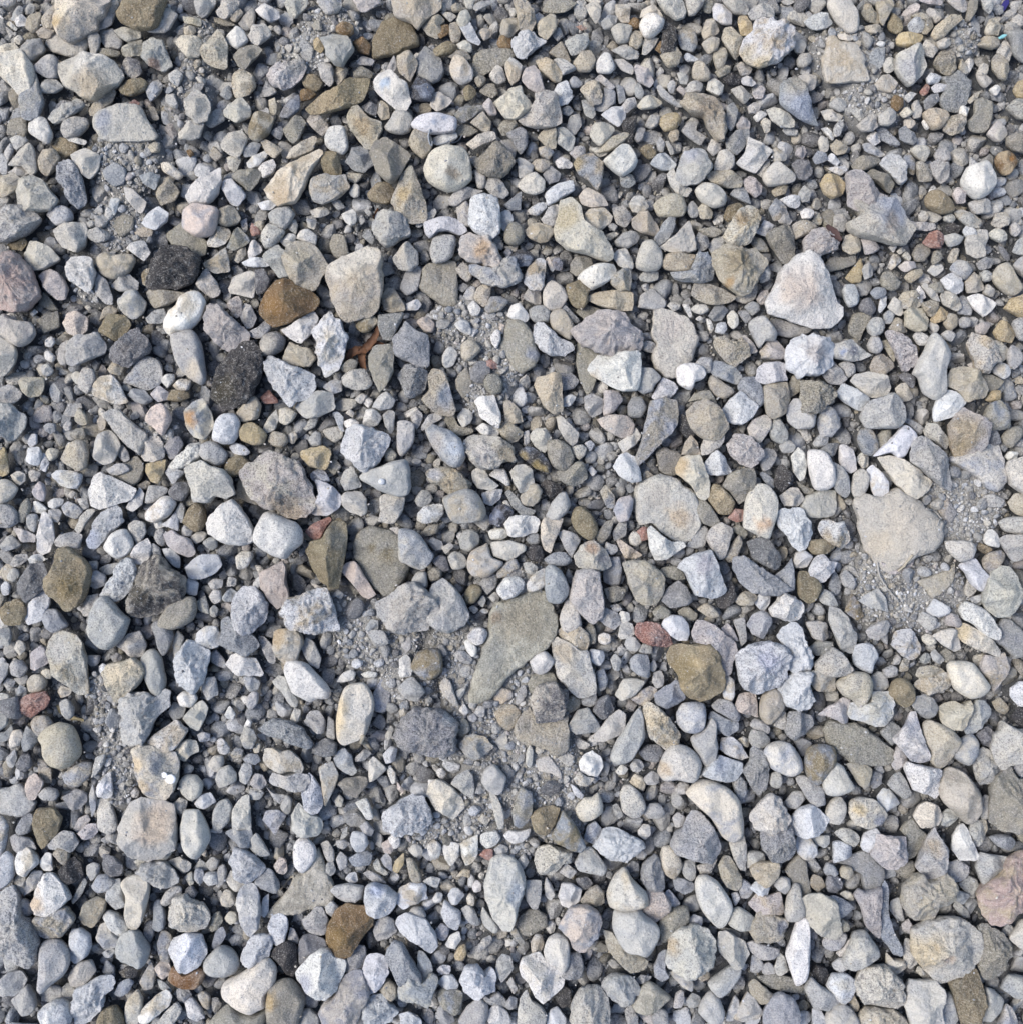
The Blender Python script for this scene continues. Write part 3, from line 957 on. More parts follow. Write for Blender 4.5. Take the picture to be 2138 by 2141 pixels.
Ca -6 141 3 140 16 136 21 142 20 158 20 170 14 173 5 169 -6 160|white and cream triangular stone, near the centre top, right of the cream block
Tr 96 132 96 124 104 122 110 126 116 128 120 122 126 132 128 140 118 146 114 150 105 144 100 138
Kn 118 124 124 121 132 130 135 136 128 138 125 128
Go 127 112 132 106 140 104 148 112 152 120 150 126 142 126 137 132 133 126|slanting white and grey smooth stone right of centre top, thin dark line across it
Kr 137 136 145 125 150 124 160 134 158 142 150 144 138 142
Gf 147 107 155 106 165 110 175 114 186 113 180 120 165 123 152 120
Lr 161 135 166 126 176 121 190 124 200 124 205 132 203 147 196 155 185 158 172 159 162 150 161 142|speckled grey rounded rock in the right third, below the big white boulder
Lr 133 160 135 150 142 146 155 146 162 148 160 156 162 162 150 164 142 166 134 162
Gr 91 152 96 145 105 146 117 153 121 160 116 166 105 163 95 158
To 90 165 93 158 104 165 112 170 113 174 105 179 97 177 92 170
Bo 117 168 122 160 132 160 138 168 141 182 136 187 128 180 120 175
Ta 141 168 150 165 162 165 164 180 160 192 150 198 143 192 141 180|tall tan grey block in the right third, below a white speckled slab
Ln 103 190 110 180 118 174 125 178 135 186 130 196 120 203 108 200|pale blue white cobble, right of centre top, above the dark tan wedge
Ta 70 192 78 183 87 180 98 186 104 196 108 206 100 216 85 216 74 206|large cream rounded stone right of centre, above a long dark olive wedge
Vo 34 193 42 184 58 180 62 190 60 200 40 204
Mo 16 186 20 178 28 178 33 188 28 196 17 196
Gn 162 190 168 180 175 180 188 194 185 206 170 206 163 200
Vr 177 175 180 164 193 165 197 175 193 185 183 185
Vf 162 168 168 158 178 164 174 172 165 178
Po 74 97 78 93 87 93 90 98 84 102 77 100
Pn 52 94 56 90 64 92 64 96 58 99
Wn 66 93 72 93 75 104 72 104
Wn 107 103 112 98 117 103 117 112 112 115 108 111
Ma 90 103 96 94 104 94 108 98 102 107 95 108
Ln 96 118 98 110 105 109 107 116 103 120
Wo 78 106 82 103 85 106 81 108
Mo 123 95 130 90 136 93 137 98 130 103
Kr 134 88 138 81 144 79 146 84 142 92 136 93
Vf 128 34 138 32 144 40 146 44 138 45 132 42
Gf 90 40 95 32 104 30 106 35 100 43 92 46
Ga 78 32 82 25 88 27 91 38 88 42 81 44
Gr 136 64 142 50 147 64 145 71 138 72
Lr 136 24 141 15 150 20 143 30 134 27
Gn 153 12 160 10 167 16 164 20 155 18
Wn 174 8 180 4 187 8 184 14 176 14
Mo 40 5 45 0 55 0 54 10 48 15
Tn 80 5 85 0 94 8 92 14 83 14
Go 69 5 75 -2 80 4 80 12 74 13
On 104 12 108 2 118 0 122 4 115 12 108 17
Vo 80 24 95 22 103 26 96 31 88 30
Bn 142 18 146 5 152 0 163 4 160 10 148 16
Wo 88 106 92 107 95 115 92 119 89 114
Go 78 147 84 141 93 143 92 155 86 155
Kr -6 172 5 172 12 180 5 190 -6 195
Vn 72 182 77 175 90 171 97 182 100 190 88 180 80 180
Mo 117 100 124 98 130 106 124 110
@1698 425
Pa 32 18 45 11 40 4 38 -2 58 -5 78 -3 85 13 93 23 83 37 70 36 55 33 42 30 33 24|wide dusty lilac beige boulder near the right edge, upper right quarter
Rr 101 36 107 27 113 25 120 30 120 35 117 41 110 41|pink and red crystalline pebble in the upper right
Ga 85 14 94 17 112 18 113 23 105 25 95 24
Ga 130 8 138 6 148 10 155 16 153 23 143 21 134 14
Pa 140 35 142 28 152 24 160 25 161 32 158 38 159 48 150 50 142 46
Pr 164 18 168 9 176 8 181 14 178 20 171 23 165 20
Pn 161 28 168 23 175 25 178 33 172 36 164 32
To 165 66 170 58 180 55 186 68 191 78 185 84 178 83 168 74|smooth tan rounded block near the right edge, upper third
Go 184 58 190 50 197 48 206 50 206 72 195 68
Ga 184 44 188 34 200 28 206 30 206 48 190 47
Lr 118 70 128 64 136 68 138 80 132 84 122 79
Go 126 60 132 52 141 54 146 62 140 70 132 66
Ta 140 72 148 63 155 72 158 78 150 82 142 82
Go 153 65 158 61 165 65 163 71 156 72
Pa 117 85 120 80 133 86 137 95 132 99 120 93
Wa 142 86 152 83 160 86 169 92 162 100 156 103 147 95
Ya 176 96 182 88 195 84 206 85 206 105 190 104
Bf 135 86 140 85 146 98 145 103 133 101
Va 117 72 120 82 111 82 106 75
Pa 100 76 103 73 112 78 117 90 110 88
Lo 27 80 30 75 38 75 42 86 40 93 33 95 29 88
Yf 30 68 38 58 44 50 46 60 44 72 36 73
Gr 45 60 50 54 55 58 55 66 48 70
Vo 62 70 65 63 73 64 80 73 78 78 72 80 64 76
To 84 68 90 62 100 60 100 66 90 73
Kr 78 58 85 53 93 54 95 59 85 63
Ln 69 58 73 47 77 47 81 53 75 59 72 61
Kn 44 33 50 33 58 36 61 42 55 46 48 46
Tr 27 37 30 30 40 27 43 36 43 45 34 47 28 43
Vf 8 60 16 50 30 50 39 47 39 56 25 61 12 63
Br -10 28 5 24 14 26 15 35 5 46 -5 44
Xr 122 22 128 18 137 21 133 28 124 27
Vf 91 47 96 38 104 37 108 44 103 53 94 53
Vo 109 54 111 44 116 44 119 50 113 56
Go 120 12 126 9 131 14 127 18 121 16
Go 97 10 102 7 106 12 104 17 98 16
Pf 104 8 112 8 119 13 112 18 106 16
Gf 105 62 110 56 118 56 120 61 112 67
Mr 150 55 158 49 166 53 163 59 154 61
Tr 78 90 82 82 92 80 101 88 98 95 88 97 80 95|brownish knobbly stone stacked on a tan one, right third
Tr 84 100 88 96 100 97 106 106 104 117 95 118 85 112
Vr 100 92 107 89 115 92 113 102 108 104 101 98
Yr 110 103 115 95 124 100 122 106 114 110 108 107
Pa 69 95 74 86 80 90 83 100 80 103 73 100
Vf 33 112 37 102 55 98 53 106 46 118 43 125 34 120
Go 50 112 55 105 62 105 66 112 62 120 56 122 51 118
Dr 42 95 45 89 52 87 58 97 54 103 44 99
La 60 98 62 86 68 85 67 94 62 101
Ga 13 136 20 129 36 125 40 131 48 136 54 139 45 143 38 145 20 142|white almond-shaped stone with a dark blue patch, right third
Kr 67 120 70 116 82 119 90 127 96 138 95 148 88 153 82 153 78 143 72 130|long lilac stone slanting down, left of the tall grey bow-tie stone
Go 93 155 98 143 103 135 108 123 113 121 125 137 124 145 120 155 122 172 113 179 102 173 98 160 94 157|tall grey bow-tie shaped slab in the right third
Wo 92 122 97 117 108 124 104 130 97 130
Ta 124 160 128 153 138 150 152 155 160 170 156 178 145 181 140 182 133 172 125 168|cream tan broken chunk near the right edge, below a speckled grey plate
Gr 142 130 146 120 155 121 163 126 168 135 172 145 164 150 162 156 150 154 148 145|speckled grey plate with a cream tip near the right edge
Ca 165 126 172 126 181 136 176 144 172 144 168 135
Yn 166 118 172 108 180 110 186 120 182 128 170 125
Kn 149 113 156 109 164 110 158 120 150 119
Go 120 110 125 101 132 103 132 112 126 117
Go 133 108 138 104 145 106 144 113 136 114
Wo 118 120 124 116 131 120 127 127 120 124
Go 50 130 54 122 60 123 64 132 60 138 53 136
Pa 35 163 40 157 52 155 65 158 71 168 68 176 55 178 48 175|smooth beige rounded cobble in the right third, right of a blue grey one
Ga 8 156 12 146 17 142 24 151 32 161 25 166 15 165
Tr 52 150 57 141 65 138 73 146 74 150 66 157 55 155
Lr 21 175 28 165 40 170 50 178 52 186 42 190 30 183
Go 24 148 30 145 38 148 39 155 32 160
Ca 76 170 80 166 86 165 92 178 88 181 80 182
Ln 111 188 115 178 124 172 132 174 140 183 134 190 128 196 112 200|flat lilac white block under the cream tan broken chunk, right side
Gn 44 195 52 182 65 178 74 175 83 186 84 198 78 206 50 206|big smooth grey oval stone in the right third below the beige cobble
Vo 155 200 162 185 172 181 178 192 180 206 160 208
Ln 165 152 172 146 181 150 180 158 175 161 166 156
Vf 153 157 162 157 175 163 170 170 162 174
Yo 158 180 164 172 172 172 172 180 163 182
Go 178 138 183 130 190 135 192 145 185 152 180 148
Vr -10 165 5 163 15 168 21 174 16 183 5 192 -10 192
Go 183 110 190 105 206 105 206 125 190 125
Pa 19 20 20 11 28 10 32 20 28 26 21 24
Mf 0 14 5 9 9 15 7 20 0 18
Po 106 112 110 107 116 114 112 120
Tr 72 112 76 105 82 107 87 118 80 119 70 115
Go 65 102 70 98 75 102 72 110 66 110
Go 120 30 130 28 138 31 135 37 125 40
To 124 50 128 42 134 42 131 54 125 54
Lr 138 26 141 20 148 24 151 33 144 33 140 30
Gn 181 20 186 17 191 25 186 31 182 28
Po 156 82 160 74 167 80 165 86 160 85
Wn 95 80 98 75 104 86 100 88
Po 82 48 86 44 90 50 88 54
Bo 53 82 58 77 66 78 67 84 58 88
Wn 70 40 74 37 77 40 74 45
Pn 77 44 82 40 85 43 80 47
Pn 142 148 146 146 153 152 148 154
Tn 63 128 68 125 76 142 74 145
Dn 78 158 86 155 94 160 92 170 86 166
Do 170 38 176 42 181 50 178 53 172 46
@0 850
Gr -6 -2 8 -2 15 3 23 8 21 20 16 27 10 31 0 25 -6 20|dusty beige lump on the left edge, a little above the middle
To 69 8 73 1 80 9 80 16 74 17 69 13
Pn 96 8 103 3 111 4 118 12 127 19 135 25 132 36 128 43 118 37 108 25 100 14|long pale olive stone slanting down to the right, left side middle
Ro 134 12 139 2 148 -2 154 3 157 12 152 22 149 26 142 20|reddish taupe diamond-shaped pebble left of the stone with a rust spot
Pa 88 35 92 26 100 22 107 28 110 37 104 50 96 53 88 49
To 56 48 61 38 70 31 78 33 81 43 79 55 72 59 63 53
Vf 109 65 118 50 125 45 132 54 130 66 122 72
Gn 98 58 108 52 115 53 119 58 112 62 103 63
Pr 130 46 131 36 138 27 147 28 150 36 150 47 140 50 132 49
Mo 151 37 156 30 164 27 168 35 162 46 156 48
Ya 134 53 145 50 152 49 150 60 145 70 138 68 134 60
Wr 155 55 162 46 170 40 174 34 183 34 186 40 182 48 173 55 165 58|white knobbly bone-shaped stone slanting up right, left of centre
Lr 152 60 156 55 163 57 170 60 163 68 158 71
Ln 48 63 54 58 65 59 76 62 74 70 70 75 57 73
Wa 82 76 87 64 93 61 103 65 118 72 125 76 120 85 108 89 92 94 84 90|large white wedge stone left of centre, broad end left and a grain-like fold
Wa 118 88 126 78 128 74 132 80 130 90 122 96 116 93
Wo 134 97 142 89 150 83 158 84 161 90 155 100 143 106 135 104|smooth white oblong stone left of centre, right of the large white wedge
La 148 108 158 102 162 94 165 100 163 114 156 111
Wa 141 106 147 103 151 110 143 112
Go 134 88 137 73 148 73 154 76 150 83 142 88
Do 155 78 162 70 172 70 174 78 168 86 158 86
Co -6 70 4 67 10 69 16 75 12 83 4 89 -6 90
Go -6 90 8 90 15 96 16 106 8 111 -6 108
Vo 16 102 20 90 25 84 28 88 28 96 22 106 17 105
Ko 30 78 36 69 41 72 42 80 40 87 33 84
Wo 44 88 50 84 58 85 57 90 50 94 45 92
Wa 29 95 32 87 36 87 44 94 40 98 32 97
Go 25 108 26 99 34 99 35 108 32 115 27 113
Wa 34 125 38 98 43 98 48 106 50 120 46 132 39 135 34 131|tall white stone with a grey band, near the left edge below middle
Pn 69 112 74 101 80 95 88 95 80 107 72 117
Lr 79 122 85 113 87 105 94 97 105 91 111 95 113 105 105 113 98 120 90 128 82 129|large white long stone with a blue lower end, left of centre
Wo 97 128 103 117 113 113 118 115 122 127 117 135 108 139 100 134|smooth white round stone right of the long white one with blue end
Pn 118 108 124 104 133 107 134 116 126 127 121 118
Wa 121 135 125 128 135 121 139 128 138 138 130 145 122 144
Kn 151 118 158 113 165 118 175 122 179 134 172 138 160 132 153 126
La 149 131 157 130 165 138 165 148 160 147 152 138
On 43 158 50 148 53 143 55 132 62 130 68 134 75 139 82 148 82 162 78 175 72 182 62 187 55 180 45 170|big olive brown pointed stone near the left edge, half way down
Xr 118 178 125 165 127 150 134 142 142 138 150 141 158 150 168 156 170 166 165 180 158 184 145 190 130 192 120 187|large rough black asphalt lump near the left edge, half way down
Lr 92 172 100 162 107 148 115 140 122 142 126 150 122 164 116 172 108 178 98 176|bluish grey long stone between the olive brown stone and the black lump
Vo 148 192 156 182 170 175 178 176 180 186 176 196 160 204 146 202
Or 1 188 6 180 15 177 22 180 24 190 18 200 4 200
Ln 22 192 28 180 38 170 44 169 46 180 42 190 38 196 26 200
Dr 18 163 23 152 30 145 38 144 43 152 42 165 35 172 25 180 20 172
Ln 171 148 178 140 186 136 200 136 203 146 196 154 184 158 174 157
Oo 168 106 173 94 181 88 188 93 189 104 186 112 180 115 172 110
Pa 170 57 178 52 186 50 193 55 205 58 212 66 215 80 208 84 198 82 193 88 180 86 177 75|grey beige notched stone left of centre, left of the largest central cobble
Gn 82 154 88 150 97 155 97 163 88 167 82 164
Pa 75 185 80 174 90 172 88 182 82 192 76 192
Go 90 178 97 175 106 183 112 190 118 196 112 212 100 222 88 218 82 205 84 192|dusty grey round-cornered stone below the olive brown stone, left side
Ga 1 128 6 120 11 118 19 127 15 130 4 133
Gn 51 124 56 118 66 115 75 118 73 130 62 129 53 128
Pn 57 92 62 87 70 90 76 96 70 103 62 100
Gn 45 95 53 94 57 98 53 106 46 104
Kr 12 112 20 112 32 118 31 124 20 124
Bn 40 18 44 15 51 16 51 22 46 25 42 22
Ln 26 34 29 25 34 26 34 34 28 37
Lr 24 50 26 38 36 37 39 44 36 54 28 53
Ln 37 57 40 42 45 52 42 60
Co 42 44 46 38 54 40 52 47 46 50
Ga 10 63 16 59 23 62 23 68 18 72 12 68
Gn 26 60 30 58 37 61 35 67 29 69
Ya -6 40 4 38 7 50 8 60 2 64 -6 62
Vn 64 26 70 20 77 20 79 28 73 31 66 29
Go 58 18 62 13 66 15 65 22 60 22
Ln 169 170 170 160 175 157 182 162 180 173 173 172
Pn 180 180 188 174 191 182 192 190 184 188
Gn 167 112 172 106 177 112 175 119 167 118
Pr 175 120 182 114 190 116 188 122 180 126
Go 142 120 144 113 150 112 152 122 150 128 145 126
Mn 139 140 140 125 147 130 148 142
Wa 26 140 30 136 38 135 41 140 36 145 28 145
Ga 9 145 15 136 24 135 26 140 18 146 12 147
Gn 82 142 90 142 89 150 84 152
Gf 91 149 98 145 110 143 107 152 98 155
Go 7 155 12 148 17 150 18 156 13 161 8 159
Lo 1 165 5 160 10 164 8 172 3 173
Gn 108 40 112 35 117 40 119 48 114 51 109 46
Tf 89 14 93 8 98 14 96 20 92 22
Ga 71 85 80 84 82 92 76 95
Pn 62 82 66 77 70 79 66 84
Vf 126 72 134 68 138 70 134 76 128 76
Vf 170 90 174 82 180 82 180 88 172 92
Go 162 95 166 88 170 92 169 105 165 106
@425 850
Lo 10 25 13 13 20 7 28 7 33 14 33 24 27 33 18 34 10 30|smooth white egg with a grey shadowy patch, left of a yellowish pebble
Yo 33 23 38 16 45 15 52 19 58 26 55 34 46 35 36 31
To 60 28 65 23 75 25 78 32 73 38 65 36 60 32
Go 0 48 -6 38 5 32 15 35 22 44 20 51 14 54 6 52
Oo 20 55 25 48 35 45 43 52 38 60 28 64 22 62
Pa 55 20 60 10 67 3 69 13 66 21 58 24
Cn 70 3 78 1 86 6 82 13 76 17 70 14
Kr 36 60 42 52 50 49 60 43 70 44 82 50 88 54 94 63 100 73 103 83 101 92 97 97 88 99 85 102 75 101 68 95 58 92 50 88 42 78 36 66|largest central cobble, rough lilac grey with a tan underside, left of centre
Tf 31 72 36 60 42 80 50 90 40 87 31 82
La 103 68 112 70 120 74 127 84 124 93 115 99 108 100 100 98 104 88 107 80|white split stone tucked under the right side of the largest cobble
Pa 90 102 102 98 108 90 112 99 105 102 95 103
Yr 90 41 100 38 110 36 117 40 116 50 113 57 106 57 98 55 91 48
Lr 127 42 128 30 133 22 140 19 155 20 166 24 171 29 170 36 165 46 158 54 150 60 142 56 135 50|faceted white and lilac mottled block left of the centre
Go 145 64 152 58 165 55 172 52 185 49 189 57 189 65 190 73 187 80 178 82 165 78 155 72 147 68|grey two-lobed stone with a shiny water-drop-like bead on it, left of the centre
Gr 126 68 130 58 138 56 142 64 145 73 138 76 130 77
Pn 128 82 132 78 145 79 150 85 150 97 145 100 135 97 128 90
Pa 161 105 163 95 162 83 166 81 185 83 183 95 175 107 168 107
Wn 4 108 8 100 18 90 27 86 34 92 41 103 46 113 46 123 35 126 20 124 8 116|smooth white rounded triangle stone below left of the largest cobble
Wo 48 118 52 106 57 98 65 98 75 103 85 107 90 115 90 125 82 132 76 138 66 136 55 130 48 124|smooth white blocky round stone right under the largest cobble
Rn 94 115 100 108 108 104 116 101 118 104 112 112 108 120 102 122
Oa 95 132 100 124 110 121 118 108 124 103 131 108 132 122 130 135 127 150 124 165 118 166 108 160 102 150 98 140|olive brown and grey split stone with a vertical ridge, left of centre
Vf 138 130 142 118 152 110 162 112 172 115 182 122 189 134 188 145 186 155 180 165 172 172 165 171 158 165 148 155 142 142|large flat olive stone with two dark dimples, centre left middle
Ra 125 149 132 143 140 142 145 150 152 162 158 172 152 176 145 173 135 160
Kr 160 180 172 172 182 165 193 160 205 168 215 175 214 190 205 204 195 206 180 206 168 200 161 190|rough pale pinkish grey slab under the lower edge of the flat olive stone
Ra 52 153 58 150 68 145 73 142 76 148 76 160 79 175 74 181 68 185 63 180 58 172 54 165|white pinkish hatchet-shaped stone left of centre, half way down
Lr 27 182 30 172 38 166 48 166 55 173 60 182 56 195 48 205 36 208 29 200|pale speckled round stone left of centre, left of the bluish white chunk
Lr 74 188 80 176 90 173 98 170 103 168 112 168 118 180 122 192 124 204 112 206 95 208 82 204|bluish white rough chunk left of centre, below the olive split stone
Wo 30 138 36 133 44 133 46 138 40 147 32 149
Wo 6 174 10 168 16 169 17 178 10 181
Pn 18 174 25 167 31 170 26 179 19 179
Ga -6 135 5 135 14 138 17 145 10 152 0 156
Wn 148 8 150 3 158 2 164 10 160 17 152 19 147 16
Ga 165 8 170 3 176 5 175 20 172 25 167 18
Pr 178 28 182 14 190 12 195 20 190 36 183 42
Go 166 42 172 38 178 44 175 50 168 50
Ln 119 6 124 5 129 10 128 18 130 23 126 22
Wo 129 14 136 11 143 15 138 20 131 19
Pf 110 22 115 20 128 18 128 28 121 33 113 28
Gn 96 30 103 23 108 25 108 36 100 36
Gn 78 26 84 23 87 28 83 34 79 33
Gf 92 20 98 11 106 9 103 18 96 22
Ln 24 37 30 33 38 36 43 42 38 45 28 43
Tn 20 40 28 42 33 45 27 47 22 45
Pn 131 6 135 2 139 6 137 10
Lr 98 62 106 57 112 60 117 68 108 70 100 67
Vf 113 55 120 48 127 55 120 63
Go 6 120 0 125 8 132 13 128 12 120
Pn 171 112 178 110 185 118 184 121 176 117
Co 48 146 53 146 56 151 52 154
Gn 5 162 10 158 18 159 17 166 8 168
Gn 22 165 23 156 30 158 30 164
Go 6 186 10 182 14 186 12 193 7 192
Gr 119 172 124 168 129 172 126 177
Pn 99 162 106 164 111 168 104 168
@850 850
Go -8 15 0 13 7 17 7 30 3 38 -4 45 -8 40
Gn 4 10 10 3 15 8 13 16 9 21
Gn 14 18 20 8 28 6 32 11 22 17 15 22
Wr 47 9 52 1 58 3 61 9 59 15 52 19 48 14
Vf 33 9 42 6 48 18 60 20 62 24 50 27 42 24
Wn 64 20 70 15 78 18 85 21 84 26 77 28 68 25
Bo 18 22 24 17 32 20 40 23 48 29 52 38 53 47 48 54 40 54 32 48 24 36|smooth grey stone with a white blue face, just left of the centre
Pr 52 31 58 27 70 26 82 29 92 33 98 42 100 50 90 51 84 56 75 59 66 56 58 48 53 38|broad grey pink stone with a tan right end, exactly centre top of the middle
Tn 84 20 92 13 100 18 107 24 102 31 95 33 88 28
Pa 113 26 118 20 127 20 133 29 131 37 126 42 118 37 114 31
Ga 137 10 140 8 150 16 157 24 156 32 151 36 145 30 139 20
Vo 130 33 138 31 148 36 153 47 150 55 144 59 135 55 130 46
Vr 138 60 148 56 156 51 162 52 166 65 160 70 150 73 143 70
Xr 103 43 108 37 117 38 126 45 132 54 130 60 122 58 112 52|black-topped stone with a yellowish side slanting right, at the centre
Pn 151 37 160 35 165 38 163 45 158 49 153 44
Wo 163 34 168 31 172 35 168 41
Vr 20 63 22 57 30 55 42 57 50 62 60 71 57 78 48 81 38 80 30 73 23 70|dark mottled stone with a white left tip, left of centre
Pa 60 60 65 56 72 59 76 66 84 72 78 77 66 75 61 68
Wo 76 63 82 57 90 58 95 70 92 73 85 68
Pa 95 60 100 54 108 53 115 58 117 70 110 77 104 79 98 70
Tr 104 83 110 74 118 71 124 76 123 84 116 92 107 90
Ma 91 80 95 77 102 84 108 92 118 95 115 99 105 99 97 92
Xr 123 72 128 67 136 70 143 75 140 80 132 84 125 80
Wa 69 80 76 77 88 76 86 84 78 91 71 88
Mo 34 85 42 80 55 76 64 80 70 90 72 98 68 104 58 106 45 106 38 98|smooth grey brown round stone at centre left, below the dark mottled stone
Lr 11 98 16 92 24 90 33 90 34 98 28 105 16 107 10 104
Go 8 86 14 77 20 78 24 84 20 90 12 92
Gf 60 104 72 98 78 105 72 114 64 108
Xr 76 100 82 92 90 90 97 97 92 108 84 110 77 107
Wr 90 108 95 102 105 100 118 101 122 108 118 115 105 119 94 119|white oblong rough stone at the centre, right of a black cinder
Wo 75 115 80 112 90 112 93 118 88 122 78 122
Go 128 100 133 88 140 80 146 79 150 90 146 98 138 104 130 103
Ca 123 108 126 102 135 103 143 103 140 113 135 125 132 134 126 130 123 120
Oo 151 103 154 94 160 92 168 98 174 108 174 116 168 122 160 118 154 112|smooth brown oval pebble at the centre right
Gn 139 117 144 113 155 117 159 122 154 132 151 139 145 130
Pr 154 138 160 127 170 123 180 130 187 144 182 149 170 151 158 147|tan and lilac rounded stone right of centre, below the brown oval pebble
Bo -6 114 5 114 12 118 20 130 24 137 18 146 12 149 0 144 -6 140
Po 48 122 53 114 60 113 66 118 66 126 58 133 50 130
Pn 77 126 80 124 95 123 108 127 108 132 100 138 92 141 80 137
Go 56 143 60 133 70 128 74 126 78 138 88 143 82 150 72 156 62 155 57 150|pale lilac grey stone with a pointed right end, centre
Po 38 138 44 133 52 136 56 145 50 149 42 149
Dn 23 142 30 137 36 138 39 150 32 151
To 83 152 92 142 100 140 103 148 90 156 84 157
Mf 90 156 103 148 107 155 104 160 94 160
Xr 109 132 115 126 124 128 126 137 122 143 113 140
Bo 126 140 135 134 145 134 151 141 145 146 132 146
Wo 83 167 90 158 100 156 107 160 107 167 100 174 90 177 84 172
Wo 110 163 115 155 125 149 132 152 131 160 122 168 112 170
Bo 127 150 133 146 142 152 148 165 148 172 140 180 130 178 127 168
Kn 150 168 155 152 163 150 175 152 178 165 180 180 178 192 170 198 160 190 152 180|tall lilac grey slab right of centre with a squarish top
Vf 77 190 85 180 95 178 108 172 125 172 132 182 135 193 137 210 125 222 108 235 95 245 82 262 72 270 60 268 58 262 63 245 68 228 74 208|long dusty olive tapering slab lying on dust at lower centre
Gn 18 195 22 168 33 159 42 165 50 175 57 190 52 200 40 205 28 205|smooth grey pyramid-like stone right of the rough pale slab, centre left
Oo 53 172 58 164 66 164 69 170 62 180 55 180
Gn 67 162 75 153 84 155 82 165 74 172
Pn 140 195 145 180 150 173 156 180 158 190 160 200 150 208 142 204
Go 5 160 10 152 18 152 19 165 12 168
Vo 19 153 24 147 32 150 31 158 22 160
Pn 107 144 113 143 120 147 118 154 110 153
Bo 109 122 114 116 121 117 122 125 115 128
Gr 20 124 24 120 32 124 34 130 26 132
Vo 15 115 20 109 30 108 28 116 18 119
Pn 32 129 40 125 44 128 36 135
Wn 65 180 70 173 73 178 70 184
Lo 67 188 70 185 76 187 73 190
Lo 57 185 61 182 66 186 62 190
Pa 75 175 81 170 85 176 82 182
Ta 177 78 182 72 190 82 190 93 183 92
Vn 173 118 182 106 189 104 186 118 178 126
Pn 180 126 186 124 193 128 192 136 184 134
Go 107 24 112 22 113 32 108 36
Wn 166 58 169 55 174 60 170 64
Po 88 88 92 86 97 94 93 95
Bn 145 156 148 149 152 156 150 163
Do 181 175 186 165 196 165 196 182 186 180
Vf 180 155 185 142 196 138 196 160 185 165
@1275 850
Ra -12 12 0 8 10 8 18 11 22 16 20 25 10 29 0 24 -8 18
Pa 7 33 15 28 20 23 23 20 28 27 22 36 12 42
Mo 16 5 20 -2 30 -4 34 2 32 10 22 13
Va 34 8 36 -3 50 -8 60 -4 61 8 60 18 52 28 42 38 34 46 27 52 24 45 28 34 31 22|long dark olive wedge pointing down left, right of centre
To 70 3 78 -2 88 -4 98 -2 103 7 102 15 98 21 88 20 76 16|cream tan rounded stone at the top of the long olive wedge, right of centre
Xr 60 12 66 7 72 10 78 20 76 28 68 27 62 20
Pa 84 44 83 37 88 25 96 18 102 20 104 30 100 37 90 43
Tr 65 44 68 34 74 26 80 34 83 44 76 44
Ca 60 56 64 48 72 45 82 45 86 54 91 70 90 82 86 85 80 82 74 72 66 66 61 62|cream tan carrot-shaped stone right of centre, beside the round buff boulder
Kr 108 36 113 27 118 25 122 26 128 28 138 38 140 44 135 52 128 55 118 52 110 45
Vf 42 42 50 38 60 41 65 46 60 55 60 62 52 62 45 58
Lr 3 55 8 45 15 42 22 46 26 55 28 68 20 69 10 65
Lr 87 52 92 43 97 40 104 46 112 61 103 63 92 63 88 58
Va 103 73 108 63 118 58 130 56 133 64 130 78 124 85 118 88 110 78
Pf 22 90 23 76 30 70 40 66 52 64 62 68 70 76 76 82 78 92 80 102 81 108 75 118 66 125 56 121 45 113 38 106 28 108 25 100|big flat round buff boulder right of centre with a nibbled lower left edge
Po 122 108 124 88 128 78 135 72 145 74 152 85 152 98 148 112 145 120 136 117 125 112|smooth grey stone with an orange rust stain, right third, middle
Oo 90 85 94 72 100 72 108 80 114 88 110 98 100 98 93 90
Vo 78 86 85 85 92 92 100 105 96 110 85 107 79 97
Wa 34 113 38 110 46 118 55 124 65 124 69 128 60 134 48 140 41 140 36 128|jagged white V-shaped chip below the big flat buff boulder
Pn 88 122 92 112 102 107 110 110 112 114 108 128 105 138 100 140 94 132
To 105 138 112 125 118 118 121 126 116 138 110 143
Lr 153 108 154 98 160 93 170 93 177 96 182 108 185 116 180 128 175 132 167 128 160 116|rough silver grey crumbly lump in the right third, middle
Da 126 125 134 121 146 122 150 130 156 138 155 146 150 150 140 145 130 138|dark slate blue block in the right third, middle
Br 112 148 115 140 122 137 132 144 148 154 165 167 155 172 142 173 130 170 122 165 116 155|large dark blue grey triangular slab in the right third, middle
Bn 152 155 160 148 166 140 168 152 168 168 160 170
La 62 148 68 140 78 136 92 132 96 142 100 154 106 168 100 173 92 175 78 172 73 162 68 152|angular white and lilac block right of centre, lower middle
Tn 12 145 20 142 32 142 42 148 49 156 48 170 42 180 30 182 24 178 18 165|smooth tan brown blunt stone right of centre, left of the white lilac block
Vo 44 155 48 148 60 146 66 152 68 158 60 159 50 156
Mn 47 178 52 168 62 160 70 166 75 178 70 182 56 185
Wr 146 186 152 178 158 170 168 174 175 180 178 188 172 196 160 196 150 192|white three-sided stone right third, lower middle, beside a smooth olive pebble
Oo 171 160 173 152 180 152 190 160 193 166 188 178 182 180 173 174
Tn 114 178 122 170 130 170 135 175 130 182 118 182
Ln 132 180 138 170 146 172 146 180 140 188
Xr 98 178 104 168 106 160 112 162 116 175 108 184 100 184
Kn 126 20 130 13 140 8 147 10 147 20 140 30 137 33 128 28
Go 146 22 150 12 155 11 162 22 162 30 156 34 148 30
Kn 3 95 8 84 18 82 21 85 20 95 16 104 8 106
Mf 2 115 8 106 15 106 14 118 4 123
Wr 166 46 172 38 177 42 180 56 178 66 174 69 168 60
Wo 181 42 188 40 196 42 202 50 206 68 200 75 188 75 183 62|smooth white squarish upright stone in the right third, middle
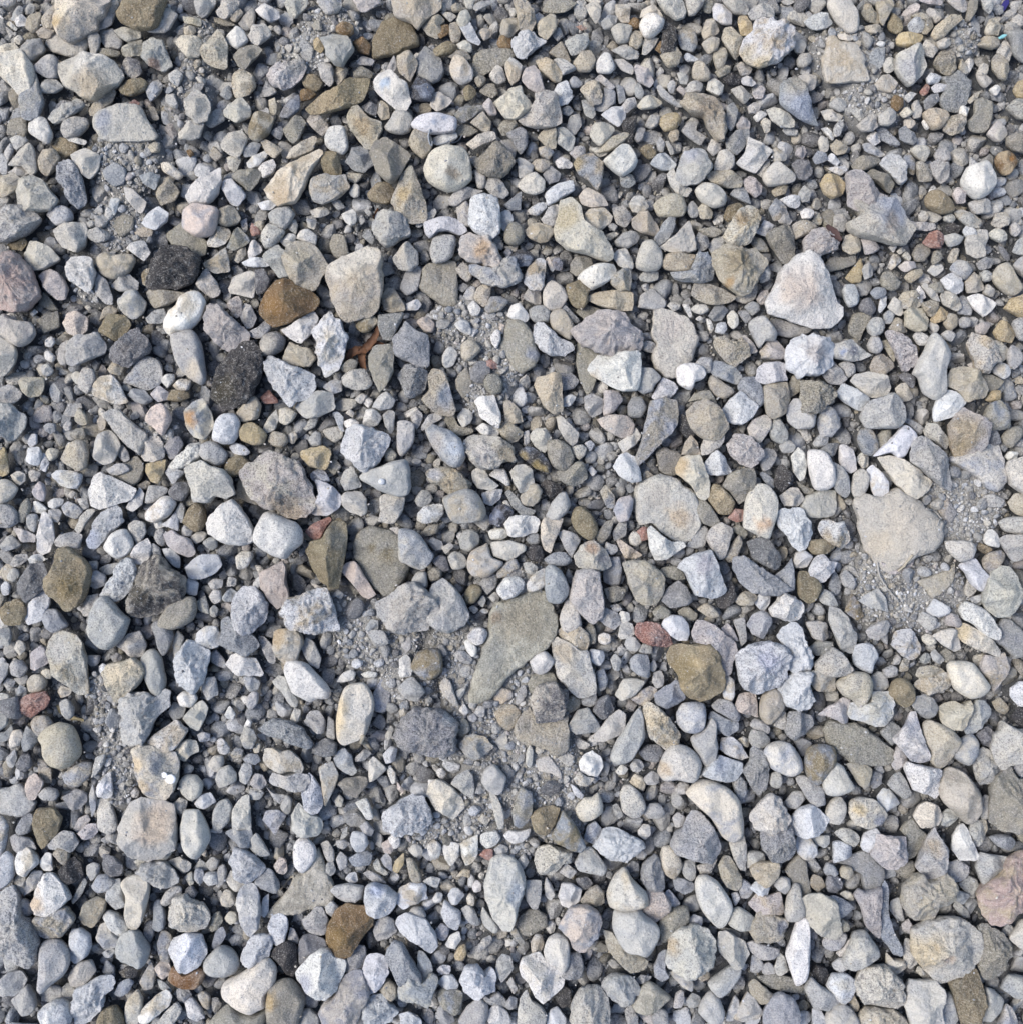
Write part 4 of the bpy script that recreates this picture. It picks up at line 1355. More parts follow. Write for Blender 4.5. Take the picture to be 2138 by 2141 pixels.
Xr 150 72 152 58 158 53 166 62 164 72 158 78
Pa 155 82 165 75 172 75 178 85 172 91 160 91
Vf 170 68 180 74 187 76 185 80 178 80
Pf 175 92 180 82 196 76 206 78 206 90 204 100 185 102 178 98|flat dull taupe slab in the right third, left of the biggest pale plate
Ln 168 142 170 134 178 132 185 138 180 147 170 148
Gr 186 148 190 138 206 138 206 158 195 158
Bn 137 62 140 60 150 67 150 75 142 70
Rr 108 102 114 94 122 95 122 104 116 106
Ra 6 124 9 122 20 130 29 136 24 139 13 139
Po 17 120 20 115 26 116 29 124 24 128 18 126
Rn 24 115 30 110 35 112 34 122 28 123
Go 0 126 -4 124 -6 134 2 136 7 132 5 127
Gf 78 112 86 110 90 113 86 128 78 130 70 128
Gf 137 50 142 38 150 40 153 45 146 58 140 59
Go 155 36 162 30 170 36 167 42 158 42
To 80 186 88 180 95 184 100 192 92 194
Vo 39 188 46 182 55 188 54 194 42 194
Vf 62 188 70 183 80 190 78 196 66 196
Wn 0 183 6 181 11 186 4 189
Wn 7 190 12 186 17 190 14 196
Mf -6 140 8 138 10 150 8 163 0 164 -6 160
Vr -6 168 5 164 14 168 12 176 0 180
Mf 98 143 106 142 110 150 104 155
Oo 178 125 186 122 200 122 206 128 198 135 186 135
Vf 110 112 118 108 126 116 122 122 115 116
Tr 30 62 34 59 40 64 36 68 30 68
@1698 850
Pr 4 12 10 -2 18 2 25 10 25 18 18 27 8 27
Lo 56 45 76 25 82 18 88 19 94 25 95 32 88 38 84 45 78 47 72 42|white block with a dark left side in the right third, below the big grey oval
Vr 58 28 65 22 71 22 72 34 68 40 60 36
Bo 41 30 44 21 52 20 58 27 60 38 54 45 46 42
Ga 90 42 94 33 100 28 106 30 115 37 122 46 125 58 127 70 125 76 118 73 108 65 98 57 90 50|mottled grey slab slanting right near the right edge, above middle
Pa 60 47 72 46 86 50 95 58 104 65 109 70 102 79 94 85 85 80 74 68 66 56|dusty taupe ridge-topped slab above the biggest pale plate, right side
Pn 102 22 106 15 114 17 120 25 126 32 122 39 114 34 105 29
Gf 82 12 88 11 98 16 102 20 98 26 92 20
Ka 125 16 132 7 139 2 150 8 161 16 158 30 154 40 148 44 142 50 132 48 128 38 126 26|two-toned stone, yellow pitted left and lilac right, near the right edge
Pf 128 46 150 42 160 36 170 36 174 50 175 68 168 77 160 75 150 65 140 58 125 50|dusty grey half-buried stone behind the two-toned yellow and lilac stone
Do 158 20 162 16 170 26 172 34 166 36 159 33
Go 156 6 164 0 172 -1 181 10 178 16 168 16
Wn 176 46 180 41 188 42 187 49 180 50
Pa 176 58 180 50 193 47 206 48 206 80 193 80 182 72|pale beige block on the right edge just above middle
Ta 180 88 186 80 206 80 206 102 190 100 182 94
Wn 24 48 25 36 30 35 37 40 40 54 41 58 34 61 27 55
Pn 40 48 45 42 51 46 51 55 46 57
Go 13 58 18 51 26 55 32 64 34 78 30 83 22 78 16 66
Po 35 75 38 62 45 57 51 62 51 72 46 82 39 84
Ln 50 58 56 54 62 60 68 68 69 78 65 86 58 84 54 76
Pf 38 90 40 86 50 82 60 84 72 78 76 77 84 83 95 88 102 95 110 100 115 108 113 118 110 128 108 133 95 136 88 142 80 147 73 150 65 148 58 142 48 130 45 118 42 105|biggest pale plate lying on bare dust at the right, broad and flat topped
Lr 6 112 8 105 15 104 22 107 28 106 32 114 34 122 28 130 20 127 10 120|white crumbly lump left of the biggest pale plate, right third
Lr 0 142 4 136 10 136 14 141 22 143 18 152 10 161 2 160 -4 152|white knobbly lump below the crumbly one, left of the pale plate's lower tip
Go 25 155 30 150 36 155 40 163 36 168 28 164
Go 6 175 10 168 18 171 23 183 18 184 8 180
Ga 42 178 50 172 60 167 66 174 69 188 60 186 50 183
Bf 14 165 20 150 26 162 24 172 18 174
Tf 96 160 108 156 125 150 130 144 128 158 122 168 110 175 104 168|flat tan stone under loose grit, below the biggest pale plate
Po 122 124 130 123 145 124 149 130 146 139 135 142 128 136 123 130
Ln 134 146 142 140 150 140 155 148 162 158 161 170 152 168 145 162 140 152
Wn 156 122 160 114 165 113 171 122 170 129 160 127
Oo 150 126 156 126 165 131 158 135 151 131
To 156 140 162 134 172 132 176 136 172 145 163 154 157 148
Pa 160 160 165 152 172 148 180 148 188 156 191 170 185 182 180 192 170 192 160 186 156 178|large beige rounded stone near the right edge, below middle
Po 171 106 178 102 193 101 206 104 206 114 190 117 176 114
Gn 171 122 178 118 206 118 206 134 185 142 178 134
Wn 134 186 140 180 148 181 158 188 165 196 172 206 170 214 158 210 148 200 138 195|smooth white long stone near the right edge, below the large beige one
Pf 139 168 142 158 150 168 146 174 140 173
Gn 144 176 158 171 157 180 150 184
Oa 32 180 36 172 42 180 47 192 40 196 30 188
Dn 6 40 14 34 24 34 20 44 12 48
Go 0 34 6 26 14 28 13 35 4 38
Kf 62 142 72 150 85 140 93 138 90 148 80 152 70 154
Gf 62 60 68 60 74 65 72 73 66 72
Gf 156 82 165 80 176 86 172 92 160 92
Mo 170 38 175 32 179 36 176 42
Vo 173 28 180 20 190 18 192 26 182 38 176 34
Gn 184 32 190 29 196 32 192 37 186 36
Mf 115 95 122 82 132 98 126 106 118 102
@0 1275
Pa 44 38 45 28 50 22 58 21 70 24 76 33 79 45 79 60 81 75 78 77 70 76 62 66 52 60 48 48|tall pale stone with a broad top and tapered tail near the left edge
Wa 22 4 25 -4 40 -4 38 6 34 18 30 24 25 15
Bo 39 8 44 0 52 0 58 8 62 15 50 21 43 17
Ta 96 58 100 50 112 48 122 44 130 50 133 58 128 68 118 76 108 85 102 72|cream-topped grey chunk on a strip of grit, left side below middle
Go 130 45 136 38 142 37 148 44 150 55 152 65 150 75 145 79 139 75 133 60
Lr 162 46 168 33 173 28 182 33 192 39 190 52 188 62 182 72 178 75 170 72 163 63|white lilac five-sided stone left of centre, below middle
Gr 110 88 120 76 135 77 142 80 150 74 155 78 156 88 150 93 140 103 138 112 132 124 122 125 112 118 111 105|big grey axe-shaped stone on the grit strip, left side, lower half
Wa 137 120 145 112 155 106 161 101 172 110 168 118 160 128 148 129 140 125|white wedge stone beside the grey axe-shaped stone, left side
Ca 123 128 130 124 140 125 150 130 160 131 164 140 163 155 158 168 150 174 142 175 134 168 128 152 125 140|big pale stone with cream left side and two round white droppings on it
Pa 114 190 120 178 130 173 140 175 150 176 158 180 160 190 162 205 160 218 150 226 135 230 122 225 112 210 112 198|big round pale boulder below the stone with white droppings, left side
Wr 89 164 92 158 97 152 101 150 103 160 103 170 95 173 90 171|chalk white flaky piece on grit, left side lower half
Rr 17 90 19 82 28 77 42 75 45 82 42 90 35 95 28 99 22 93|red and white mottled oblong pebble near the left edge
To 37 117 45 108 55 104 65 107 70 115 73 125 73 133 65 142 57 145 48 142 42 132 41 122|smooth taupe stone with a pointed left corner, near the left edge, lower half
To 58 152 65 145 75 140 84 141 85 148 80 155 72 162 62 159
Ra 24 160 27 153 32 150 40 158 38 165 32 174 26 174
Gf -6 165 8 163 18 160 24 165 30 173 34 177 28 186 18 189 5 186 -6 182
Oo 33 192 38 182 45 179 52 184 57 195 52 208 40 212 34 205
Go 36 169 42 163 52 165 54 170 50 175 40 174
Wo 163 80 168 75 178 75 181 82 176 89 166 88
Pa 168 100 176 90 185 83 191 90 188 100 182 111 175 108
Ca 161 130 166 122 172 119 180 120 182 130 175 133 170 139 163 136
Po 165 158 170 152 180 152 186 160 184 170 175 175 167 168
La 179 178 184 170 193 168 198 176 188 182 182 182
Go 29 103 33 98 42 97 48 104 44 112 36 116 31 110
Co 9 118 12 111 19 110 22 116 18 124 10 126
Bn 20 125 24 107 32 112 35 120 28 127 22 130
To 26 66 30 60 38 60 43 66 40 74 28 75
Go 9 52 13 46 20 47 25 54 20 62 12 60
Kn 28 48 30 38 37 33 43 36 46 46 42 50 32 56 28 54
Pn -6 78 5 77 9 80 8 95 7 105 0 110 -6 112
Ga -6 112 5 112 10 106 12 113 6 120 -6 122
Do 15 142 20 133 27 133 30 142 24 148 17 146
Ga 7 135 14 128 16 136 12 145 7 143
Pa 53 75 56 70 66 73 64 78 56 81
Pa 107 33 118 22 128 20 134 32 130 42 122 44 115 38
Mo 139 15 145 10 155 14 159 24 155 35 150 42 145 35 143 24
Gn 159 28 163 19 169 25 167 34 160 43
Gn 177 24 185 17 200 18 204 28 198 34 188 34
Gn 102 43 108 39 112 44 108 49 103 47
Go 80 42 92 42 90 50 84 52 80 48
Xn 35 143 40 138 41 155 36 155
Tf 35 137 41 138 47 146 47 158 40 158 36 150
Go 55 85 62 82 68 90 67 98 62 100 57 94
Mr 58 172 70 165 80 168 80 176 74 182 64 183
Pf 89 175 100 173 106 186 108 200 100 206 91 200
Lo 70 190 76 186 83 190 80 196 72 198
Gn 82 170 85 160 89 170 88 182 84 190
Pn 158 178 166 172 172 176 170 185 168 190 162 186
Go 170 195 177 182 188 188 190 198 180 208 172 205
Bn 15 76 18 69 24 72 24 78 18 82
Co 38 57 42 54 48 56 47 63 40 63
Gf 13 63 25 60 24 68 18 69
Gf 3 68 7 62 14 65 12 71 6 72
Pn 13 35 17 28 22 30 24 36 18 42
Ga -6 60 3 48 8 50 6 60 0 68 -6 68
Gr 0 18 8 16 11 24 8 33 0 32
Do -6 85 6 82 16 80 20 98 10 99
Gr 85 150 88 136 97 132 96 140 90 150 84 154
Po 120 168 124 163 128 166 127 172 122 172
Gr 185 70 190 62 198 62 200 78 190 83
Gn 181 115 186 112 193 114 192 120 184 121
Gf 155 93 160 85 170 90 168 98 160 102
Go 169 146 174 142 178 145 175 151 170 150
@425 1275
Bn 14 31 17 22 17 10 24 7 30 13 40 14 44 22 51 32 47 37 40 42 32 39 22 35|blue violet grey stone with a bumpy top, left of centre, lower half
Wa 21 50 26 42 31 40 40 43 48 45 55 58 52 61 44 59 34 60 25 54|white dotted wedge stone under the blue violet stone
Pn 65 33 66 21 74 17 83 17 90 23 92 30 88 40 86 46 80 47 75 50 70 44 66 38|tan pentagon stone above a white oval, left of centre, lower half
Wo 75 55 77 48 83 47 95 50 103 58 110 65 116 74 114 80 105 81 98 84 90 80 82 75 78 65|white oval stone just below the tan pentagon stone
Pa 64 66 70 61 75 62 80 72 87 83 85 90 80 88 72 76
Co 124 95 126 84 130 73 138 69 148 69 155 80 156 90 153 102 148 114 140 119 130 123 124 117 123 105|smooth pale egg-shaped stone with a cream left side, left of centre, lower half
Br 51 110 55 105 65 100 70 100 80 103 90 107 95 114 100 124 95 127 88 125 80 122 70 118 60 116|crumbly blue grey stone left of centre above two stacked white slabs
Pa 55 138 57 128 65 127 72 130 80 129 88 136 92 145 90 150 80 147 72 149 62 145|upper of two stacked pale slabs left of centre, lower half
Gr 61 155 65 150 75 152 85 150 95 151 98 158 94 165 85 167 75 163 65 161|lower of two stacked pale slabs, speckled left end, left of centre
La 90 170 92 160 97 150 103 156 108 163 110 178 105 186 98 187 93 180|white blue block at the right end of the stacked pale slabs
Ga 120 137 124 130 130 127 136 133 138 142 141 148 136 152 128 148 122 143
Vr 125 160 130 155 140 153 150 153 151 160 145 168 140 173 132 168
Pa 152 158 152 140 156 135 162 140 168 146 160 154
Mr 176 115 182 104 192 90 205 92 218 92 228 97 234 105 232 118 228 130 218 135 205 131 190 130 180 124|large dark violet grey triangular stone with a pale rim, centre, lower half
Wa 180 46 186 41 190 45 192 55 190 61 180 61
Ln -6 22 3 15 12 16 16 24 13 34 5 36 -6 34
Wo 140 177 150 173 155 185 156 191 150 192 145 184
Ra 178 158 184 165 183 169 178 164
Po 12 155 15 146 24 143 30 150 30 157 22 161 15 163
Po 5 142 10 134 18 134 19 142 12 149
Gn 33 150 37 141 44 142 45 150 40 160 34 157
Kr 43 158 48 150 55 152 58 160 54 164 46 163
Ga 90 35 95 26 102 30 108 44 106 54 98 50 93 42
Gr 51 26 55 25 63 32 67 44 66 50 60 48 55 38
Go 37 62 45 60 52 66 50 73 42 75
Go 41 80 46 74 51 77 50 86 44 92 40 88
Gn -6 36 5 38 5 50 0 65 -6 65
Gf 7 40 12 36 20 46 22 54 14 52 8 48
Gn 0 72 8 62 14 75 6 83 0 80
Pn -6 88 3 84 4 92 0 102 -6 106
Gr 93 102 98 94 106 93 113 102 110 112 104 113 96 107
Gn 113 115 115 98 120 102 121 118 117 121
Wn 123 66 128 58 136 55 140 58 138 64 130 66
Wo 145 59 152 56 160 58 158 62 149 62
Mf 155 88 157 76 164 63 170 74 172 86 166 94 158 93
Gf 180 38 183 28 190 24 191 34 184 42
Gr 149 17 154 9 161 10 160 18 154 22
Gn 140 135 148 128 154 132 148 138 140 139
Gn 185 75 190 65 200 65 200 80 190 82
Ln 165 133 172 125 178 127 176 138 168 141
Pn 167 115 172 106 175 110 172 118 168 120
Wn 13 120 18 118 25 128 22 132 15 132
Br 34 118 38 108 46 110 49 118 46 127 38 126
Wr 20 96 24 88 30 96 27 101 22 100
Tn 25 133 30 126 37 128 36 135 28 137
Bn 37 137 42 132 50 133 53 138 48 142 40 140
Wo 38 106 41 100 45 103 43 109 39 109
Go 71 180 76 170 82 174 80 185 75 188
Go 10 185 15 176 22 174 27 182 24 194 15 202 9 200
Pr 27 185 35 172 42 170 43 185 44 200 38 208 28 206
Pn 82 188 88 178 96 186 105 190 110 196 106 206 90 208 83 200
Wn 169 149 171 143 177 150 176 158 173 160
Ga 55 198 62 186 72 182 76 190 70 200 60 204
Gn 121 175 125 170 129 174 127 181 122 180
Gr 58 162 65 168 75 170 70 178 66 175
Lr -6 172 3 168 8 173 2 180 -6 182
Gn 107 145 118 140 124 152 120 165 112 180 110 165 108 155
Co 46 128 50 122 53 124 51 131 47 131
Gn 42 165 50 163 56 168 52 174 44 174
Dn 100 125 112 118 122 122 122 132 112 135 102 132
Pn 80 100 84 90 90 92 88 102 83 104
@850 1275
Oo 5 52 10 40 20 36 29 37 32 45 32 56 26 62 18 64 9 58|smooth dark brown pebble on grey grit at centre, lower half
Vf 18 10 22 -2 35 -8 50 -6 57 0 54 8 46 17 38 18 28 20 22 17
Wo 56 24 62 17 70 17 74 22 70 30 64 32 58 28|upper of two small cream eggs beside the long dusty olive slab
Wo 53 30 56 27 64 34 64 41 60 43 55 37
Gn 43 42 47 37 53 38 60 45 58 50 50 48
Gf 48 56 55 50 60 52 57 62 52 63
Wo 113 47 118 41 127 38 135 46 131 54 124 59 117 57
Ca 139 20 145 13 153 11 160 17 166 22 167 28 164 38 158 38 152 32 143 28|cream white knobbly stone sitting on top of a long tan grey one, centre right lower half
Pn 133 30 138 25 143 29 152 32 160 38 165 38 168 50 172 60 172 75 165 78 158 80 148 72 138 60 136 48|long tan grey stone under the cream white knobbly one, lower centre right
Vf 111 68 115 60 126 57 134 58 138 67 128 66 120 72 114 77
Dr 113 85 118 73 128 67 136 67 142 75 147 78 145 90 142 100 130 103 120 103 116 95|dark crystalline pitted stone on a tan slab, lower centre
Tf 99 110 105 98 113 90 117 98 124 103 140 101 146 98 147 115 147 128 142 133 135 132 128 127 116 123 103 118|tan slab under the dark crystalline stone, lower centre
Gn 30 70 35 62 40 66 45 80 48 90 42 86 34 78
Ga -8 72 0 64 6 62 14 70 17 75 10 84 0 82
Gn 45 75 55 70 52 78 48 83
Mr 48 125 53 117 62 114 72 118 80 126 75 131 62 138 54 134
Mf 80 74 88 71 96 74 97 80 88 86 81 84
Ga 100 82 105 70 109 70 110 78 104 86 100 87
Vf 81 95 88 87 98 88 105 94 100 105 95 111 86 106
Vo 48 108 51 99 56 103 58 110 52 117 48 115
Go 69 157 72 147 80 142 88 150 91 155 88 165 83 169 74 165|smooth lilac grey drop-shaped pebble on bare dust, lower centre
Ga 41 160 46 152 56 147 61 152 62 165 61 173 54 170 47 164
Ca 19 170 22 160 28 156 34 157 42 163 50 172 53 180 48 186 42 192 35 186 26 180|cream and grey faceted pyramid stone, lower centre left
Lr -20 185 -5 175 5 170 14 172 20 180 23 190 18 200 5 205 -10 206 -20 198
Wr 158 140 162 133 170 130 177 135 180 144 174 153 165 152 159 148
Gn 153 155 158 148 164 153 172 155 165 162 156 160
Co 155 182 162 173 170 172 175 168 179 178 178 186 170 192 162 194 157 190
Gr 148 108 156 92 166 90 172 98 177 107 174 112 165 113 155 114
Pa 168 118 176 110 185 98 194 92 200 96 200 110 192 116 180 121 170 120
Dn 170 92 176 82 184 78 190 92 186 98 178 100
Vr 97 185 101 172 105 163 115 168 116 180 112 193 105 200 98 197
On 114 190 122 182 133 180 140 183 136 196 128 206 118 202|reddish brown dull stone left of a small olive wedge on dust, lower centre
Ga 175 8 180 -2 192 2 196 12 190 18 182 14
Wo 175 24 180 21 186 23 187 29 182 32 176 30
Ln 167 45 168 36 180 38 181 45 176 51 170 49
Go 173 58 180 54 184 64 182 72 177 74
Go 160 82 165 78 173 77 174 85 168 89 161 87
Vf 146 84 152 78 159 82 158 90 150 94 146 92
Po 110 130 113 124 116 130 115 142 112 145 109 140
Pf 138 136 145 132 153 134 152 142 148 144
Pf 118 138 130 134 140 146 142 155 132 150 122 148
Pn 76 168 83 172 89 185 89 200 84 200 79 182
Wn 27 148 32 145 36 150 34 155 30 154
Go 56 98 62 95 65 100 62 103 58 102
Ga 62 95 66 88 72 90 71 98 66 98
Wo 48 92 53 86 57 94 53 97
Gn 187 130 192 120 200 122 202 138 194 141 188 138
Ln 150 160 156 163 162 170 160 174 154 170
Wn 20 156 27 156 24 163 20 164
Mf 90 112 93 120 92 128 84 127 81 120
Vo 163 18 168 12 173 18 173 30 168 31
@1275 1275
Rr 22 20 26 12 34 11 45 13 50 20 55 26 57 31 50 34 42 33 28 29|dusty red brick-coloured oblong stone right of centre, lower half
Ln 46 17 50 9 56 5 65 6 71 13 72 22 70 28 62 28 53 22
Ka 75 20 80 11 86 11 95 15 105 22 114 30 116 38 112 48 110 58 103 59 98 48 94 38 90 32 78 30|pink white wedge stone behind the square olive stone, right of centre
On 53 42 56 36 62 33 75 33 90 32 97 38 99 48 103 58 104 72 98 77 90 82 82 84 72 80 66 72 62 60 55 50|large squarish olive brown stone with cream streaks, right of centre lower half
Lr 116 44 120 38 126 32 135 30 148 30 160 33 163 40 161 52 162 60 155 68 145 74 135 76 124 73 118 66 116 55|big white lilac lumpy stone right of the squarish olive stone
Lr 154 25 158 15 168 11 176 18 180 32 185 45 182 54 175 54 168 57 162 52 163 40 158 33|pale grey stone behind the big white lilac lumpy stone, to its right
Br 126 14 130 5 138 0 146 5 148 12 142 22 140 27 130 23
Lr 155 80 154 72 160 63 168 57 178 56 185 58 182 68 186 82 178 90 172 92 162 88|round mottled grey white stone in the right third, lower half
To 137 88 140 78 148 72 155 75 160 85 158 93 150 102 144 104 138 98|smooth tan cobble right of the small red pebbles, right third, lower half
Pn 150 106 158 92 161 95 161 108 158 110
Ra 114 90 118 78 125 76 133 77 135 98 128 96 120 94|broken red tile-like pieces under the white lilac lumpy stone
Ln 101 62 108 60 113 65 114 78 110 85 104 80
Mo 93 88 100 82 110 84 116 90 119 98 116 103 106 98 97 93
Bn 89 99 94 93 105 99 117 103 117 110 108 116 100 112
Go 61 95 66 87 75 85 85 87 87 97 85 108 78 112 68 111 62 104
Pr 30 90 34 84 42 88 50 95 58 105 64 115 63 122 58 125 52 128 46 124 36 118 32 105|white and grey teardrop stone with cream left side, right of centre, lower half
Go 1 132 6 120 14 108 20 98 26 91 30 100 31 115 26 126 18 138 8 141 2 138|long smooth lilac grey stone slanting up right, lower centre right
Ga -8 112 0 105 8 92 15 90 17 95 12 106 4 116 -4 119
Po 44 146 50 132 58 124 70 126 78 132 83 142 80 152 74 157 60 155 50 156 46 152|smooth grey stone with a tan left edge, lower right of centre
Go 74 118 80 113 88 107 92 100 97 105 97 118 98 125 95 140 90 145 85 140 78 128
Lr 100 128 103 118 112 117 120 123 126 135 120 137 110 134
Ln 83 150 92 140 100 134 110 137 120 141 121 148 115 156 106 158 95 155|white shell-like chip with blue top, right of the smooth grey stone, lower right
Co 71 170 75 162 84 157 95 158 108 165 115 172 119 182 121 195 120 206 112 212 103 207 98 200 92 190 84 183|large smooth cream kidney-shaped stone, lower right of centre
Mr 121 148 128 138 128 128 133 124 140 132 145 145 144 160 140 166 134 168 128 160
Po 141 132 146 124 155 121 165 124 174 136 176 146 168 152 158 150 148 145|smooth blue grey bean-shaped cobble in the right third, lower half
Oo 178 143 180 130 186 125 195 124 205 128 205 142 196 152 190 160 182 154|smooth olive brown pebble left of the flat olive leaf-shaped stone
Po 9 170 12 162 18 161 27 168 32 180 28 188 20 190 11 184
Co 18 158 22 151 29 153 32 160 30 166 22 162
Br 41 78 48 72 60 65 66 72 69 82 60 87 50 91 42 86
Pr 4 78 8 70 12 63 20 63 32 65 28 72 22 78 10 84
Tn 19 82 28 74 36 70 43 74 38 82 30 88 22 84
Bo 18 46 24 41 34 42 36 52 35 62 26 60 19 54
Gn 38 66 40 58 46 56 49 62 48 70 42 72
Mr 162 100 165 93 175 94 184 98 186 105 178 114 168 119 160 112
Go 127 118 130 110 140 112 146 118 145 124 136 128 130 125
Go 128 106 132 100 140 102 146 108 145 114 136 112
Pr 128 190 136 178 146 170 155 172 160 182 164 190 158 200 145 205 133 200
Gn 170 155 178 152 190 160 196 165 196 178 186 180 178 170
Go 161 175 168 167 176 167 178 174 170 182 163 181
Ln 166 192 174 182 184 179 193 185 200 192 195 202 180 208 168 204
Dn 26 130 34 124 44 124 49 130 44 139 32 138
Ga 18 143 22 137 28 138 31 144 26 149 20 148
Wn 5 148 10 142 16 146 13 151 7 151
Mo 112 158 118 152 124 158 125 168 120 175 115 170
Go 59 165 64 158 72 160 71 168 62 169
Gn 30 186 36 178 45 178 50 185 44 191 34 191
Gn 30 155 38 148 45 152 42 160 34 160
Gn 13 32 16 25 22 25 28 33 24 38 16 37
Pn 7 24 10 10 20 13 22 22 16 26 10 27
Wn -4 14 0 4 6 6 8 12 4 20 -2 20
Wn 7 6 10 1 17 3 18 9 12 12
Go 26 38 30 31 38 34 38 40 30 40
Gn 0 46 4 40 10 46 8 56 3 55
Go 36 50 40 46 43 52 40 57 36 55
Gn 113 10 123 8 125 28 120 33 117 22
Kr 102 17 108 13 114 20 117 28 112 28 105 22
Go 146 158 148 150 155 148 158 156 154 164 148 162
Gf 168 120 175 117 184 122 182 132 175 134
Gn 2 180 6 178 12 188 8 192 4 188
Gr 178 58 190 55 206 62 205 73 190 75 184 68
Gf 182 35 190 28 204 30 200 40 188 42
Gn 116 120 122 116 128 120 126 126 120 124
Do 72 195 78 186 86 188 86 198 76 200
Gn 57 190 62 186 68 188 68 196 58 198
@1698 1275
Ga 15 10 16 -2 25 0 33 8 36 18 41 22 38 38 33 39 25 36 21 25|tall pale angular stone, right third, below middle
Gn -6 12 3 10 12 12 14 25 8 29 0 26
Gn 49 20 54 14 62 11 68 9 71 14 67 22 60 28 52 25
Lr 72 32 76 20 84 18 90 18 96 27 99 34 97 43 88 45 80 40|pale sky blue and white crumbly stone, right third, below middle
Co 100 25 104 22 110 24 113 30 106 33 101 29
Pn 111 24 118 19 128 17 133 22 136 35 130 38 120 33
Ca 131 20 135 12 143 14 155 21 164 28 172 38 170 43 160 39 150 36 138 30|long cream white ridged stone near the right edge, lower half, over a lilac one
Mf 165 28 170 15 174 8 182 10 190 18 200 30 202 38 193 42 185 44 175 34|flat dull grey slab right of the long cream white ridged stone
Kn 153 55 158 42 168 44 176 40 179 53 176 62 170 70 166 74 162 65|lilac squarish stone pointing down near the right edge, lower half
Tn 148 42 157 40 155 50 150 52 147 47
Co 124 52 128 48 140 48 148 52 158 64 162 71 156 78 146 81 138 78 130 72 126 62|smooth cream beige cobble near the right edge, lower half
Pr 94 70 98 63 110 61 122 58 126 66 123 72 116 75 105 77|white speckled oblong stone paired under a grey banded one, right side
Ta 95 60 98 53 108 51 118 54 122 58 112 60 100 64
Oo 70 75 74 66 80 63 88 66 93 75 92 84 86 89 78 86 72 81|smooth dark brown egg pebble, right third, lower half
Mr 92 88 95 81 102 78 110 82 114 90 110 97 104 100 96 94
Gn 2 50 8 43 18 35 26 40 32 48 36 54 30 60 15 61 5 58
Lo 37 42 40 33 48 31 55 33 59 42 55 50 53 58 45 55 38 50
To 22 68 30 60 38 57 50 59 54 68 53 78 48 85 42 88 36 82 28 78|olive brown smooth stone lying over a pale blue white one, right third
La 33 95 36 85 46 86 52 84 54 76 62 76 70 75 73 85 73 97 65 106 58 107 45 102 36 100|pale blue white smooth block under the olive brown smooth stone
Kr 7 96 15 88 22 85 28 80 34 83 33 93 32 103 26 104 18 99
Vf 9 108 14 103 25 103 38 105 50 109 60 118 70 127 72 138 66 142 50 142 35 138 22 130 14 122 11 115|large flat olive leaf-shaped stone in the lower right
Wa 74 118 80 112 86 105 90 95 95 95 97 105 100 118 105 128 107 138 98 140 90 138 82 128 76 122|tall white shard with a jagged top in the lower right
Wa 84 145 88 140 95 142 105 144 116 146 115 155 117 166 112 173 104 168 92 165 88 155|white squarish chip with torn edges below the tall white shard
To 102 118 102 105 108 102 118 106 128 112 134 120 130 130 122 140 115 144 108 138 107 128|smooth tan rounded stone right of the tall white shard
Ta 116 90 122 86 130 84 138 88 145 83 146 88 138 108 130 110 125 112 118 102
Ga 139 108 145 92 150 83 158 84 163 92 158 102 150 112 142 115|upright pale grey green oblong stone near the right edge, lower half
Pa 165 128 167 115 172 110 174 102 180 106 188 110 206 110 206 130 190 138 180 142 174 146 168 138|pinkish white star-like rough stone on the right edge, lower half
Pr 147 145 149 134 156 127 164 130 168 140 174 147 168 155 160 160 154 160 150 153
Vo 116 165 118 152 125 145 135 148 146 158 153 170 154 182 148 192 140 194 130 185 120 175|large smooth olive oval stone in the lower right, near the right edge
Vr 163 175 165 160 174 150 182 143 188 155 206 160 206 198 190 202 172 200 162 190|big dark olive pitted slab on the right edge in the lower right
Po 8 155 12 145 20 140 28 145 33 155 37 163 28 168 20 170 12 168
Tn 31 142 38 140 50 143 54 146 51 160 48 164 42 160 36 150
Go 69 160 74 152 80 149 86 158 90 168 84 173 76 168
Ca 33 185 35 176 44 172 55 174 62 180 68 188 64 195 50 200 38 196
Po 12 186 16 176 24 171 30 178 29 190 24 196 14 195
La 59 172 65 164 72 166 80 178 74 180 68 185 62 180
Ca 93 190 98 180 105 176 115 180 119 190 115 198 100 200
Gn 118 186 124 178 132 182 133 190 124 195
Bo 128 132 134 120 145 114 151 120 150 132 142 142 136 140
Dn 150 115 160 107 168 114 165 126 156 124
Vf 165 85 172 80 180 90 175 96 168 92
Xr 182 100 188 90 206 92 206 108 190 107
Ln 182 72 190 66 206 68 206 88 190 88 182 80
Mf 62 112 72 102 80 108 78 118 72 124 64 116
Kr 72 140 78 124 86 132 86 140 76 148
Gf 53 62 60 56 68 60 69 70 62 76 55 74
Oo 30 4 34 -2 45 0 52 10 50 16 44 14
Mf 52 160 56 148 64 152 62 160 56 164
Gn 108 40 112 36 121 46 116 50 110 46
Mr 98 45 103 39 108 42 108 48 102 50
Vf 116 40 122 35 131 42 128 48 120 48
Go 73 50 77 41 81 44 79 50
Gr 79 56 83 45 89 46 87 55 82 57
Ln -6 54 5 55 13 60 14 72 8 76 -6 74
Gn -6 160 5 163 10 172 6 180 -6 178
Ln -6 182 5 180 10 188 10 198 -6 202
Vo -6 125 5 124 14 132 10 145 3 160 -6 158
Go 64 55 72 51 78 54 76 61 67 62
Ga 184 145 190 138 200 138 200 152 190 152
Gn 153 180 158 170 163 172 162 190 155 193
@0 1701
Lo -6 5 2 3 8 12 6 25 4 36 0 42 -6 44
